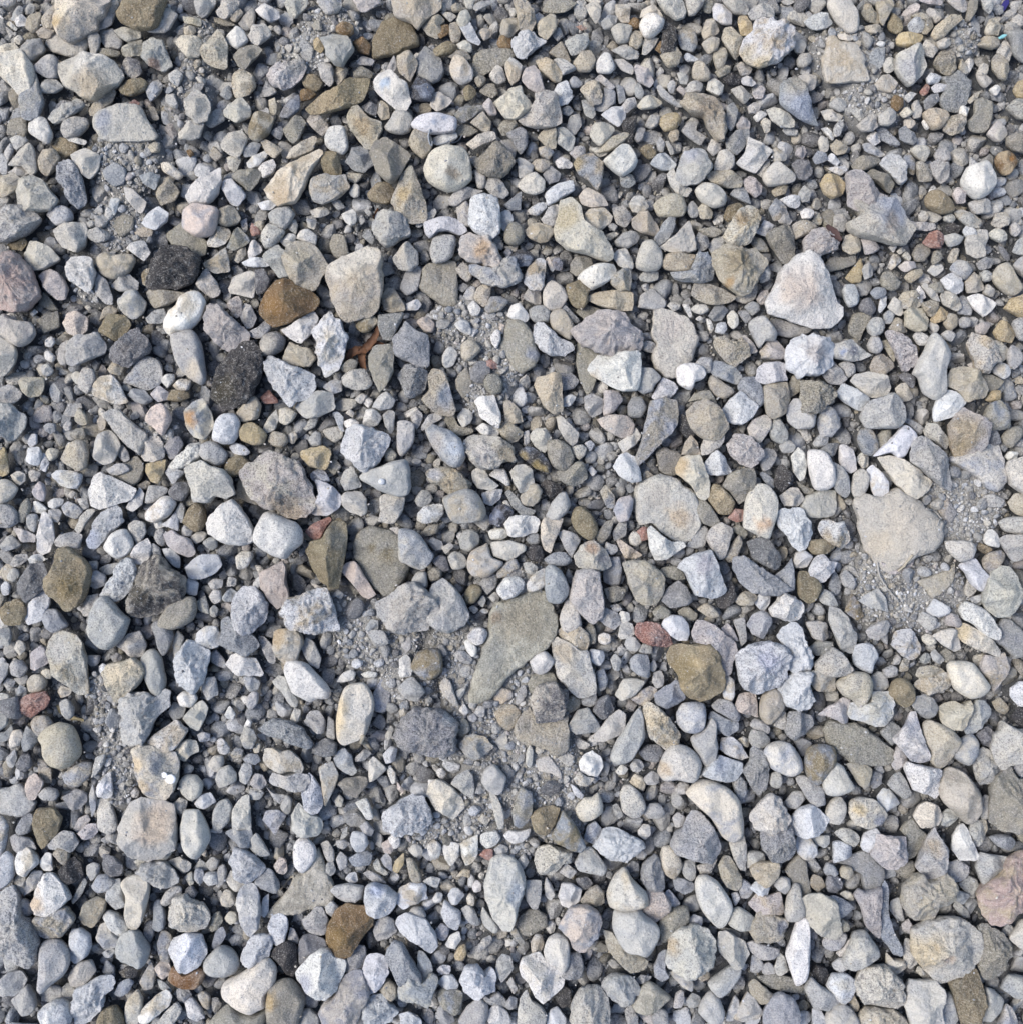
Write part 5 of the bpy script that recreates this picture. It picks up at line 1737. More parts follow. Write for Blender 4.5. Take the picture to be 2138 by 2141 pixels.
Mo 15 15 20 4 28 0 31 8 27 17 18 20
On 32 8 34 -4 50 -4 56 5 52 18 45 25 39 32 34 24
Ga 44 29 50 21 58 16 66 18 72 27 66 35 55 33 47 33
Gn 9 22 14 19 28 23 33 33 27 33 18 36 12 32
Wo 16 40 20 32 27 32 34 40 35 46 28 52 24 57 17 53|white knobbly pebble near the lower left edge
Wn 37 44 42 36 47 37 48 52 40 52
To 49 37 54 31 62 31 64 38 62 48 56 45
Xr 55 52 60 46 68 40 74 46 76 56 70 62 60 63
Kf 68 14 72 5 80 1 83 6 78 12 72 17
Kr 72 18 80 10 88 9 90 17 85 22 78 24
Ra 90 8 92 -4 103 -4 107 6 104 15 97 20 98 29 91 29
Po 167 8 170 -2 182 -2 190 12 192 24 186 35 178 40 170 32 166 22|smooth upright oval beige stone right of the big round pale boulder, lower left
Gr 125 54 130 47 140 44 152 45 160 54 164 62 158 67 145 68 138 64 132 58
Co 112 65 118 59 128 57 135 60 137 70 134 85 130 98 125 105 118 104 115 92 117 78 116 72|smooth cream white long stone standing upright at the lower left
Wa 31 82 33 72 38 63 42 56 48 55 54 60 60 68 65 78 58 84 50 92 45 94 36 90|white stone with an orange cream left face, lower left
Tr 31 100 34 93 45 94 55 86 62 86 68 97 64 105 55 112 42 114 34 110
Gr -6 80 5 70 12 66 17 80 20 95 28 100 33 110 36 118 34 130 28 137 22 139 12 133 0 126 -6 124|large mottled grey tan boulder on the lower left edge
Lo -6 50 6 35 13 42 13 56 8 64 0 70 -6 74
Go 36 160 38 142 38 122 44 117 54 117 62 125 63 138 58 148 48 156 40 163|smooth grey drop-shaped stone near the lower left corner
Bn 22 75 24 62 30 53 38 53 41 58 36 66 28 72
Pn 13 62 18 54 24 60 22 74 16 70
Co 18 84 22 78 28 82 32 90 26 94 20 90
Wn 95 94 100 89 108 92 114 98 117 106 110 113 103 107
Pa 89 112 92 102 98 99 102 108 112 115 105 123 96 124
Gn 107 124 112 112 122 106 128 110 137 125 134 136 128 141 118 137 110 132|smooth grey stone with a pale lower rim, lower left, under the cream long stone
Ln 63 130 65 118 66 107 74 105 82 112 84 122 80 130 70 137 65 135
Pn 63 152 66 143 74 136 84 135 88 145 82 152 74 160 66 158
Lr 68 178 70 162 78 157 90 150 100 149 106 155 102 162 95 167 94 175 88 184 80 192 70 194|white boot-shaped stone at the bottom left
Wo 37 182 42 176 52 171 62 174 66 184 64 192 58 200 44 200 38 190|smooth white round stone at the bottom left edge, left of the boot-shaped one
Wa 155 125 160 115 172 110 184 112 188 122 190 128 182 140 170 146 160 138|bright blue white six-sided stone lying on a rusty brown one, lower left
No 155 152 160 140 170 147 182 142 188 145 185 155 178 160 165 159|rusty brown stone peeking out under the blue white six-sided stone
Ta 145 118 149 108 155 110 158 114 155 125 156 136 148 134
Pr 156 88 160 78 170 75 178 80 188 85 192 97 188 106 178 108 168 108 158 102|porous white and black pumice-like lump, lower left
Bn 140 105 142 80 147 79 152 92 151 104 145 108
Pa 148 80 152 72 160 66 166 68 166 76 158 82 152 85
Dn 131 115 134 100 140 98 142 110 138 118 132 119
Vr 73 95 78 82 88 77 97 80 96 90 90 98 84 105 76 102
Oo 90 190 95 180 105 177 112 186 113 200 100 204 91 200
Pn 114 185 118 170 126 162 131 170 130 182 126 193 118 197
Wa 128 182 134 176 145 166 152 162 158 168 155 176 145 184 138 190 130 190|white oblong stone slanting up right at the bottom left
Pn 145 192 152 182 162 173 167 180 162 190 152 198
Wn 170 174 176 169 184 178 188 187 180 190 173 186
Ra 142 142 148 135 154 136 158 145 150 152 143 148
Gn -6 158 8 146 18 145 25 152 20 162 12 168 0 166 -6 164
Gn 11 172 18 165 26 157 32 168 33 177 28 184 20 185
Gf 38 172 40 162 50 157 57 160 58 168 48 172
Gf 56 162 62 155 70 162 68 172 62 174
Bn 105 165 110 155 118 151 123 155 118 164 110 168
Bf 94 145 98 134 105 140 106 150 100 150
Go 85 66 90 57 98 56 106 62 100 70 90 72
Go 80 48 86 45 92 48 90 56 84 62 80 54
Ga 66 80 72 68 77 59 80 64 74 76 67 83
Gr 98 75 100 63 110 60 114 70 114 84 106 88 99 82
Lo 108 82 112 78 115 82 112 87
Po 145 42 150 34 158 30 158 36 152 43
Dr 95 38 105 40 113 48 110 56 100 58 95 52
Pf 123 44 130 40 133 46 126 47
Gn 155 44 165 40 175 46 174 53 166 53
Wn 178 60 180 50 186 52 188 60 184 65
Wo 186 60 190 54 200 54 200 64 192 66
Pn 170 58 176 53 178 64 174 66
Dn 170 70 176 66 181 73 178 78 171 76
Gf 178 50 184 42 192 48 190 52
Ga 94 128 100 123 106 126 102 132 96 132
Ma 128 155 138 136 143 148 140 160 132 162
Gn 144 152 152 155 158 162 155 165 147 160
Mn 162 162 170 160 176 166 172 174 164 172
Go 182 166 188 163 193 168 192 180 186 176
Xr 110 145 118 139 128 142 125 150 115 150
Gf 3 133 8 131 18 137 16 145 8 147
@425 1701
Br 20 18 25 14 36 15 44 14 45 22 42 30 36 31 28 25
Gn 42 30 44 22 49 18 56 28 61 38 52 39
Lr 26 44 30 32 38 33 46 38 52 44 57 50 52 57 46 61 40 64 32 59 28 52|white speckled lump left of centre, near the bottom, above a blue flecked one
Br 48 62 54 52 60 50 66 57 70 65 68 74 60 72 53 68
Pn 22 60 26 52 32 60 39 64 34 70 30 72 24 66
Wn 31 82 34 70 40 65 47 66 52 76 52 95 50 105 43 113 38 108 34 98 32 90|tall white grainy oblong stone near the bottom left of centre
Wo 83 40 84 28 89 23 96 23 103 32 103 40 98 48 93 53 88 52 84 46|smooth white egg-shaped stone sitting on a dusty taupe slab, bottom left of centre
Vf 60 93 65 84 80 68 84 55 90 54 100 42 106 32 112 45 117 60 120 75 116 85 100 86 90 90 70 95|dusty taupe triangular slab with the white egg stone on it, bottom left of centre
Kr 78 92 80 80 88 78 98 80 95 90 88 102 84 104 80 100
Ga 91 98 98 92 103 86 109 87 115 98 112 110 106 112 98 109 93 104
Na 114 110 116 100 122 90 130 84 142 85 150 85 155 94 155 102 148 110 142 120 135 130 127 133 120 128 114 118|smooth rusty brown oval stone near the bottom, left of centre
Wa 86 146 90 140 100 130 108 125 115 125 120 132 130 136 129 145 122 160 112 169 105 165 95 158 87 153|big white block under the lower end of the rusty brown oval stone
Ln 148 80 150 66 156 64 168 67 177 74 176 84 170 92 160 95 152 90|white stone with a blue top, right of the rusty brown oval stone
Gr 117 70 122 66 135 65 147 67 146 75 138 82 128 80 120 75
Ko 83 8 82 -2 98 -4 100 5 92 8 86 6
Bn 96 8 102 2 110 8 116 20 115 24 108 25 102 18
Ga 55 6 58 -2 68 -3 76 2 70 12 66 20 60 12
Lr 36 130 40 120 45 112 52 110 58 112 62 111 64 120 60 130 52 135 45 140 38 137
Go 2 135 8 128 16 122 26 126 33 136 30 145 20 149 8 147 2 142|smooth grey oval stone near the bottom left, above a big cream block
Co 18 162 22 154 32 149 42 143 52 136 60 134 66 142 65 155 58 165 58 175 50 179 42 182 30 175 20 168|big cream grey block at the bottom, left of centre
Vo 60 165 62 158 70 154 80 153 88 160 93 170 90 182 85 195 75 206 64 202 59 188|smooth olive block with a tan left side at the bottom, left of centre
Vo 7 192 15 182 25 175 35 182 50 183 58 180 55 192 45 204 20 206 8 202
Pn 107 182 112 172 120 168 126 158 130 150 136 145 145 146 150 158 152 165 148 175 142 188 132 195 120 195 112 190|large mottled grey beige oval stone at the bottom, left of centre
La 148 168 150 158 146 145 150 132 158 128 168 132 170 145 164 158 156 164
Mr 130 145 133 132 140 122 148 122 150 132 146 146 138 146
Lr 146 185 148 172 155 167 163 166 172 174 178 182 172 190 160 195 150 194|pale cracked lump at the bottom, just left of centre
Dr 88 135 88 120 92 112 102 111 110 116 113 124 105 130 98 136 90 140
Ln 60 104 62 95 70 92 76 95 78 105 74 118 72 123 66 120 62 110
Xr 62 130 68 122 78 117 86 122 86 140 82 150 76 145 70 135
Wa 55 78 60 74 60 90 56 96 52 92
Ra 65 48 70 40 76 42 77 52 74 56 68 54
Ga 156 108 160 98 168 94 174 97 178 108 170 114 160 117
Ln 177 102 180 95 190 92 204 98 212 110 215 122 208 128 196 118 184 110
Bn 168 132 175 118 183 120 190 132 200 150 200 168 190 165 180 155 174 143|long blue grey jagged slab slanting down right at the bottom centre
To 162 162 165 154 170 152 177 158 178 167 172 172
Lr 176 80 180 70 188 64 204 65 206 78 195 82 184 88
Lr 135 23 138 17 148 18 152 26 148 34 140 35
Bn 134 42 142 36 150 34 155 38 153 46 145 48 138 48
Gn 110 55 114 45 119 44 122 52 118 57
Gn 144 12 150 7 157 15 154 21 147 18
Wo 170 23 175 18 181 22 180 30 174 32
Ra 164 28 170 24 175 32 172 37 166 36
Ga 163 42 168 36 173 42 173 53 166 48
Ya 174 52 176 44 184 36 184 46 178 55
Pa 156 46 160 41 163 48 170 55 166 57 158 52
Wo 5 15 12 13 18 15 16 18 6 17
Co 16 78 20 70 26 72 30 80 26 85 18 84
Co 20 96 24 90 30 91 32 98 25 102
Wo 0 58 4 53 10 56 10 66 4 66
Go 12 66 14 50 19 47 22 53 20 62 14 68
Bn 8 120 12 108 18 104 21 112 16 120 10 125
Vn 6 105 10 92 15 90 18 98 14 106 8 108
Gf 118 30 124 28 128 16 132 12 132 20 126 26 120 30
Gn 108 28 114 25 120 34 120 43 114 43
Gn 122 42 126 35 132 40 132 48 126 52
Lr 130 60 134 55 140 54 142 62 136 65
Gr 112 85 118 80 124 86 124 94 118 95 113 90
Gn 78 115 80 105 84 107 88 116 86 120
Gr 147 55 152 52 162 57 168 64 160 63 152 60
Gf 92 155 100 160 106 170 104 177 96 177 90 168
Ga 88 192 92 180 98 179 106 186 106 196 95 202
Wo -6 10 2 12 6 24 4 32 -2 36 -6 34
Gn 3 45 8 40 15 43 13 50 8 53 4 50
Dn 8 170 13 169 17 175 12 183 9 180
Lr 180 185 188 182 200 190 200 200 184 200
Ga 122 25 130 24 135 28 128 33 123 31
@850 1701
On 133 20 138 10 143 -2 148 2 155 12 160 22 163 30 160 35 152 33 140 28|olive brown triangular wedge on dust, bottom centre, point up
Wn 89 20 93 16 105 16 113 14 112 20 105 26 97 28
Wn 68 20 72 18 82 16 86 22 80 30 74 32 68 27
Rn 67 38 72 33 79 33 79 42 74 43
Wa 49 28 55 24 65 20 65 38 60 45 54 47 51 40
Wa 33 32 37 26 48 28 48 38 43 46 40 48 36 42
Wn 19 30 25 24 32 30 30 40 26 42 21 38
Gn 80 33 86 28 93 31 92 36 85 39
Pn 72 65 74 55 78 42 88 39 98 42 105 50 108 60 107 72 102 85 100 96 95 106 88 106 82 98 77 90 73 78|tall white mottled oval stone with a grey blue right side, bottom centre
Gf 68 95 70 85 75 92 84 104 82 109 78 109 72 103
Ln 32 90 35 80 42 85 49 90 50 98 46 107 40 105 34 98
Gn 50 88 56 84 62 88 66 98 63 103 58 100 53 94
Ln 38 75 42 69 47 69 53 75 46 83 40 82
Vf 100 104 105 94 112 88 120 88 128 94 128 103 120 107 113 112 106 110
Ra 140 105 145 95 152 86 165 85 175 90 178 100 174 112 168 118 164 126 158 127 152 122 148 112|large pinkish beige faceted stone, bottom right of centre
Pr 117 40 120 32 130 29 142 32 151 35 150 44 142 46 138 52 130 56 120 52|pale rough pinkish grey slab below the olive wedge, bottom centre
Ln 162 22 165 12 172 7 178 14 178 22 172 27 165 26
Lr 171 30 176 22 180 15 190 13 204 20 215 25 218 30 210 38 198 44 188 42 178 35|large white wedge stone right of the olive wedge, bottom right of centre
Gn 154 45 160 34 168 31 174 36 183 50 178 56 168 54 157 51
Wa 139 75 142 64 150 64 160 70 158 80 150 87 142 84
Tr 160 80 166 70 174 66 181 72 180 82 172 86 162 85
Gn 108 72 110 62 123 62 123 75 120 87 115 87 110 80
Gn 126 65 128 58 133 66 136 74 132 80 127 76
Po 184 72 190 58 200 50 206 60 218 72 220 82 210 86 195 87 186 84
Wa 104 142 107 133 115 130 122 128 128 136 138 142 144 150 142 160 136 166 128 170 125 174 118 168 112 156 106 150|white pitted blocky stone, bottom centre
Po 126 125 130 115 138 111 146 114 149 125 148 138 143 145 136 138 128 134
Mo 142 148 148 130 158 128 162 140 160 150 150 152
Wo 114 118 118 111 124 112 126 120 122 128 115 128
Ga 82 145 83 135 88 129 95 132 98 142 92 150 87 155
Lr 50 150 55 140 65 139 72 148 78 142 82 150 80 162 72 164 66 172 58 168 52 160
Ln 29 155 34 149 42 148 48 157 44 163 36 163
Vo 28 168 32 161 45 162 51 165 50 180 44 184 34 178
Wn 10 140 11 126 16 128 22 136 24 144 16 152
Bn -6 150 0 130 8 140 15 155 22 148 28 152 24 165 20 178 10 172 -6 168|large dark blue grey block at the bottom left of centre
Gr 68 163 75 168 84 164 90 170 92 177 82 178 72 172
Wa 73 186 78 178 84 176 92 182 96 190 90 196 78 194
Go 48 190 55 178 66 170 74 176 74 186 68 196 52 200
Pn 102 188 104 170 110 162 114 172 120 175 128 183 126 194 112 200 102 198
Pr 150 190 152 175 158 162 165 158 175 158 182 166 186 178 185 192 178 204 156 204|tall pale tan block at the bottom edge, right of centre
Pn 172 152 176 142 184 144 200 150 204 160 198 170 186 164 178 158
La 128 188 132 180 138 178 146 188 145 198 130 200
Wn 13 105 18 98 24 97 25 108 20 114 14 111
Kn 26 108 32 101 39 104 38 112 34 117 28 114
Wn 36 120 40 112 48 108 50 116 44 124 38 123
Yo 44 130 48 122 54 120 55 128 52 134 46 134
Bn 64 125 70 115 77 112 78 118 70 125 66 128
Mo 95 108 100 105 108 118 106 122 100 116
To 180 118 186 110 192 114 200 122 206 132 198 136 190 130
Pa 188 105 190 90 204 90 204 108 196 112
Go 2 92 6 86 14 86 18 94 12 97 4 96
Pn 2 34 6 28 13 29 15 36 8 40
To 0 42 6 42 12 54 14 64 8 65 3 58
Wn 15 62 22 58 31 60 28 68 22 66
Wo 24 78 28 72 33 74 32 81 26 82
Wo 60 67 64 61 69 64 68 71 62 72
Co 55 78 58 73 62 76 62 84 57 85
Co 46 58 52 51 58 52 58 59 52 57
Pn 0 65 6 64 14 70 18 77 8 79 0 84
Ln -12 105 0 98 8 102 14 114 13 128 6 124 0 118 -8 112
Gn 92 155 96 150 102 160 98 166
Go 90 176 95 168 101 170 100 178 94 180
Mn 28 180 32 175 40 182 44 190 36 194 30 190
Gn 102 42 108 37 112 44 108 51 103 48
Ga 140 54 146 46 156 53 150 60
Gn 20 120 26 115 32 122 28 126 22 124
Lr 28 144 32 139 40 140 40 146 32 148
Dn 155 60 165 58 170 64 165 70 158 68
Xr 136 168 142 158 150 162 150 175 142 178
Pf 66 5 70 0 77 5 74 10 69 9
Gf 52 3 56 -2 60 8 58 14 53 12
@1275 1701
Lr -8 36 -8 20 0 13 10 14 22 18 33 27 26 34 20 43 12 45 2 42
Gn 55 28 60 18 66 14 70 6 75 -2 83 0 90 8 96 18 100 27 100 35 92 43 82 43 72 40 62 36|blue grey fan-shaped stone under the cream kidney stone, bottom right of centre
Pn 109 27 115 24 122 20 125 32 124 45 124 52 118 50 113 40
Mr 138 20 142 10 150 5 158 3 165 10 168 22 169 32 165 40 158 44 148 42 140 32|dark violet crumbly lump in the lower right, right of the cream kidney stone
Lr 170 28 173 20 182 20 187 28 190 37 185 42 178 42 172 37
Go 167 8 166 -2 180 -3 196 0 200 8 196 16 180 18 172 14
Mr 28 55 30 46 36 40 41 38 46 46 49 58 49 67 45 70 36 70 30 64|black and white crystalline oval stone, bottom right of centre
Co 45 42 48 31 56 30 62 37 66 47 62 55 58 60 50 55
Go 65 50 68 44 77 42 78 58 74 62 68 58
Bn 57 58 68 60 76 64 76 70 68 74 60 70
Pn -2 72 4 60 12 50 18 56 22 65 28 74 22 82 10 86 0 84
Ra 25 82 30 72 40 70 48 72 55 83 52 90 46 96 41 99 34 92
Po 78 65 82 58 90 58 98 63 106 74 111 85 108 95 104 102 98 103 90 96 84 88 80 78|smooth olive grey oblong stone slanting down right, bottom right of centre
Ta 99 48 104 39 110 40 115 48 120 58 120 66 116 71 108 68 102 60
Ta 128 50 134 45 145 44 154 45 154 54 148 62 142 67 135 62 130 56|flat tan wedge lying on grey stones, lower right
Go 3 105 4 90 14 87 25 86 32 94 40 100 44 108 40 120 33 130 25 128 15 125 8 118|round pale blue grey knobbly stone over a tan brown one, bottom right of centre
Ta -6 108 2 110 8 118 15 126 25 128 34 135 30 143 18 146 8 136 -2 124|tan brown stone sticking out under the round pale knobbly stone
Vo 44 105 48 94 58 87 70 85 72 95 68 102 58 106 54 115 48 118
Pr 51 130 54 118 56 110 65 105 78 104 90 106 95 115 97 122 92 132 82 140 73 148 62 145 53 140|big rough grey stone with cracks and a tan left side, bottom right of centre
Ca 54 146 62 145 72 148 76 157 74 163 68 160 60 153
Pa 98 120 100 110 106 108 115 112 123 118 127 128 122 138 113 142 108 135 100 128
Po 108 100 110 90 118 86 128 92 134 99 130 106 120 107 112 104
Tr 128 108 134 92 142 90 152 94 162 97 160 106 154 115 145 119 135 117
Kn 127 82 135 74 145 76 156 72 158 85 158 93 145 91 135 92
Go 160 90 162 78 168 65 173 66 176 78 179 93 170 98 162 98
Vf 160 52 166 44 172 38 179 44 181 60 184 72 176 76 168 66
Wo 161 130 165 118 168 108 172 98 178 96 182 100 182 120 182 140 178 152 170 156 166 145|tall smooth cream stone standing upright in the lower right
Gn 125 120 130 117 142 120 155 125 150 132 140 134 130 128
Go 90 155 98 148 110 140 120 143 116 152 108 162 100 168 93 162
Go 81 182 84 172 92 163 100 170 104 182 102 190 92 192
Vo 20 172 28 160 36 155 45 160 54 168 48 175 40 180 32 184 23 180
Gr -8 158 0 147 14 148 22 152 28 162 20 172 12 175 2 170
Tr 126 158 132 152 142 160 150 166 146 174 138 175 130 168
Ga 114 188 120 175 126 164 132 170 140 182 136 188 122 191
Bn 141 182 148 170 158 165 168 170 172 180 172 195 160 204 142 200
Pa 176 80 182 75 193 74 206 80 208 95 212 108 206 115 196 112 184 104|pale mottled upright stone in the lower right, left of the blue-sided slab
Go 150 65 156 58 164 60 165 68 160 74 154 70
Vf 135 150 150 147 165 150 178 158 174 164 160 163 146 160
Gn 178 160 184 150 193 158 206 165 210 175 200 180 186 176
Ga 106 190 108 180 114 167 118 172 117 182 112 190
Gn 70 172 75 165 82 168 83 176 78 178 72 178
Go 58 178 60 165 66 162 68 170 65 178
Bn 40 140 45 128 52 126 50 142 54 150 48 154 41 150
Gn 38 185 44 178 52 182 53 192 42 198
Gn 13 182 18 176 25 186 24 196 16 194
Pn 151 140 155 128 160 132 163 144 156 149 152 147
Gf 138 140 145 136 152 142 150 148 140 147
Gf 130 130 136 132 140 138 136 146 128 145
Mn 14 50 20 44 26 46 26 56 22 59
Wn 25 16 30 10 36 11 37 18 32 24 26 20
Go 57 4 62 -1 68 3 68 10 60 13
Gn 79 48 86 46 98 42 92 54 84 58
Ln 49 74 54 70 64 82 60 88 54 84
Ln 71 100 76 93 84 95 84 102 78 105
Wo 111 74 116 72 119 78 114 85
Gn 118 70 122 60 128 64 130 72 126 78 120 77
Gn 125 36 132 34 140 36 142 44 134 45 126 50
Vf 182 64 186 56 193 58 197 66 190 72
Tn 80 150 85 142 91 146 90 152 84 154
Mn 22 155 28 148 38 150 32 156
Gf 90 104 100 104 112 106 120 110 118 114 108 108
Lr 128 68 134 62 146 68 142 77 135 75
@1698 1701
Ca 93 5 95 -4 118 -4 118 8 112 14 106 19 98 12
Ga 119 0 124 -4 133 -2 132 6 124 12 118 10
Wa 128 33 129 20 134 12 138 9 142 15 145 25 150 33 153 40 148 43 135 42|white pale fin-shaped stone with a pointed top, lower right
Ga 95 48 98 40 102 30 107 20 112 14 116 22 122 32 122 48 118 56 112 61 105 61 99 54|tall grey tan pointed stone, lower right, above a mossy tan slab
Kr 54 37 58 30 60 20 68 21 78 22 86 22 86 34 82 45 76 51 68 51 60 44|white pinkish half-round stone in the lower right
Ln 44 28 48 18 58 14 62 20 58 30 52 36 46 33
Pn 20 18 27 13 34 14 42 20 43 26 37 30 28 25
Vf 80 15 85 8 92 5 98 14 105 20 100 30 95 38 88 42 86 32 86 22
Tr 82 80 84 68 92 58 100 55 104 61 112 61 118 56 122 55 128 62 129 72 126 80 116 86 112 95 102 98 92 95 86 88|yellowish brown mossy slab under the tall pointed grey tan stone, lower right
Jr 152 75 156 68 165 62 174 55 180 42 193 37 206 40 206 78 195 87 180 95 170 102 163 101 156 92|large pink red stone on the right edge, lower right
Ga 150 50 154 36 165 38 178 40 177 48 168 56 162 63 157 66 153 58
Pr 91 112 92 105 100 102 112 98 126 96 138 98 148 103 154 110 156 120 156 126 152 134 146 141 138 150 130 153 115 152 108 149 102 140 95 130 92 120|largest white pitted boulder with a cream left side, bottom right
Oa 125 155 138 150 145 140 151 146 155 158 157 172 152 185 148 196 142 206 138 198 134 185 130 170|long smooth olive brown stone running down from the largest pitted boulder
Vr 152 105 160 102 168 106 176 112 181 122 176 135 172 146 164 152 156 148 152 138 156 128 156 118
Kn 38 75 42 70 48 72 55 70 63 68 62 85 62 100 62 112 60 114 52 106 47 98 44 86|long grey slab with a pale flat face and dark blue right side, lower right
Bn 62 112 62 78 66 62 70 72 68 90 72 102 76 115 82 122 82 129 74 127 68 120
Mf 20 45 36 38 45 35 52 36 62 48 64 58 62 68 52 70 46 68 44 55 38 52 30 46
Ln 19 45 19 27 25 25 34 29 35 38 27 42
Bn 13 92 14 78 20 76 30 80 38 86 30 92 24 98 18 94
Pr -6 80 4 76 11 80 12 90 14 105 15 110 8 114 -6 106
Mo 28 135 34 120 38 110 48 108 55 118 60 128 56 133 46 140 34 142
Gn 9 118 14 108 24 108 31 112 28 120 20 126 12 124
Go 18 138 24 133 33 133 35 140 26 145 20 143
Pr 39 152 48 142 60 140 70 142 78 152 84 165 84 172 78 178 62 176 48 173 42 165|large round mottled taupe stone at the bottom right
Pa 85 175 86 160 90 154 102 154 112 153 118 160 116 172 115 180 118 190 112 204 95 206 90 195|pale beige twisted block at the bottom right edge
Tr 43 185 50 178 65 178 78 182 86 190 90 200 60 206 45 200
Ca 67 138 68 128 74 134 83 134 86 141 78 148 73 146
Pa 83 125 85 115 90 116 94 128 96 138 89 142 84 136
Ca 95 145 97 140 104 145 108 150 102 152
Go -6 170 0 153 8 158 14 166 12 178 4 182 -6 180
Go 12 188 18 177 28 175 36 180 42 190 38 200 16 204
Ln 13 158 18 147 28 146 38 152 39 160 34 168 29 175 20 168
Go 116 180 120 168 126 164 130 175 133 188 128 196 120 194
Go 154 188 158 175 158 160 166 162 174 170 172 180 163 190
Pn 175 180 178 175 184 180 188 192 178 204 170 196 174 188
Gr 173 160 180 148 195 150 206 155 206 168 185 168
Po 181 115 188 105 192 98 206 98 206 125 192 124
Bo 162 22 170 19 180 20 186 26 180 34 170 30
Gr 142 15 148 6 158 6 161 14 156 24 152 30 146 26
Gr 160 10 165 2 172 -4 190 -4 193 2 182 10 170 17 163 16
Vf 184 14 206 8 206 28 192 26
Gf 122 52 126 45 134 42 142 48 143 55 136 62 128 62
Gf 134 65 142 57 150 60 152 66 146 75 140 72
Gf 129 85 132 80 142 88 144 95 138 96
Gf 70 88 72 80 80 77 82 88 84 98 78 98
Vf 75 52 84 45 92 43 94 52 88 60 82 58
Kn 82 102 88 97 92 104 89 110 83 108
To 25 52 28 48 35 49 37 55 32 60 26 58
Bo 10 52 13 45 20 48 23 55 18 58 12 56
Dn 12 64 14 57 22 58 28 65 22 73 14 72
Vo 0 65 2 55 8 58 10 68 6 72 0 70
Co 25 74 30 71 36 73 38 80 32 79
Gr 44 60 47 52 55 52 60 62 55 69 47 66
Vo 20 102 26 96 32 100 34 106 26 109
Pn 22 128 28 122 33 115 36 120 32 130 25 131
Gn 174 108 178 102 184 104 182 112 176 112
Xr 0 145 4 139 12 142 16 150 12 158 2 152
Gn 32 176 38 166 43 178 40 182 34 180
Bn 130 78 132 70 144 75 138 84
Ln 0 180 8 182 16 195 10 206 0 206
Ln -6 2 5 0 12 10 14 18 4 22 -6 18
Ga 0 24 8 20 15 20 15 28 11 32 4 28
"""
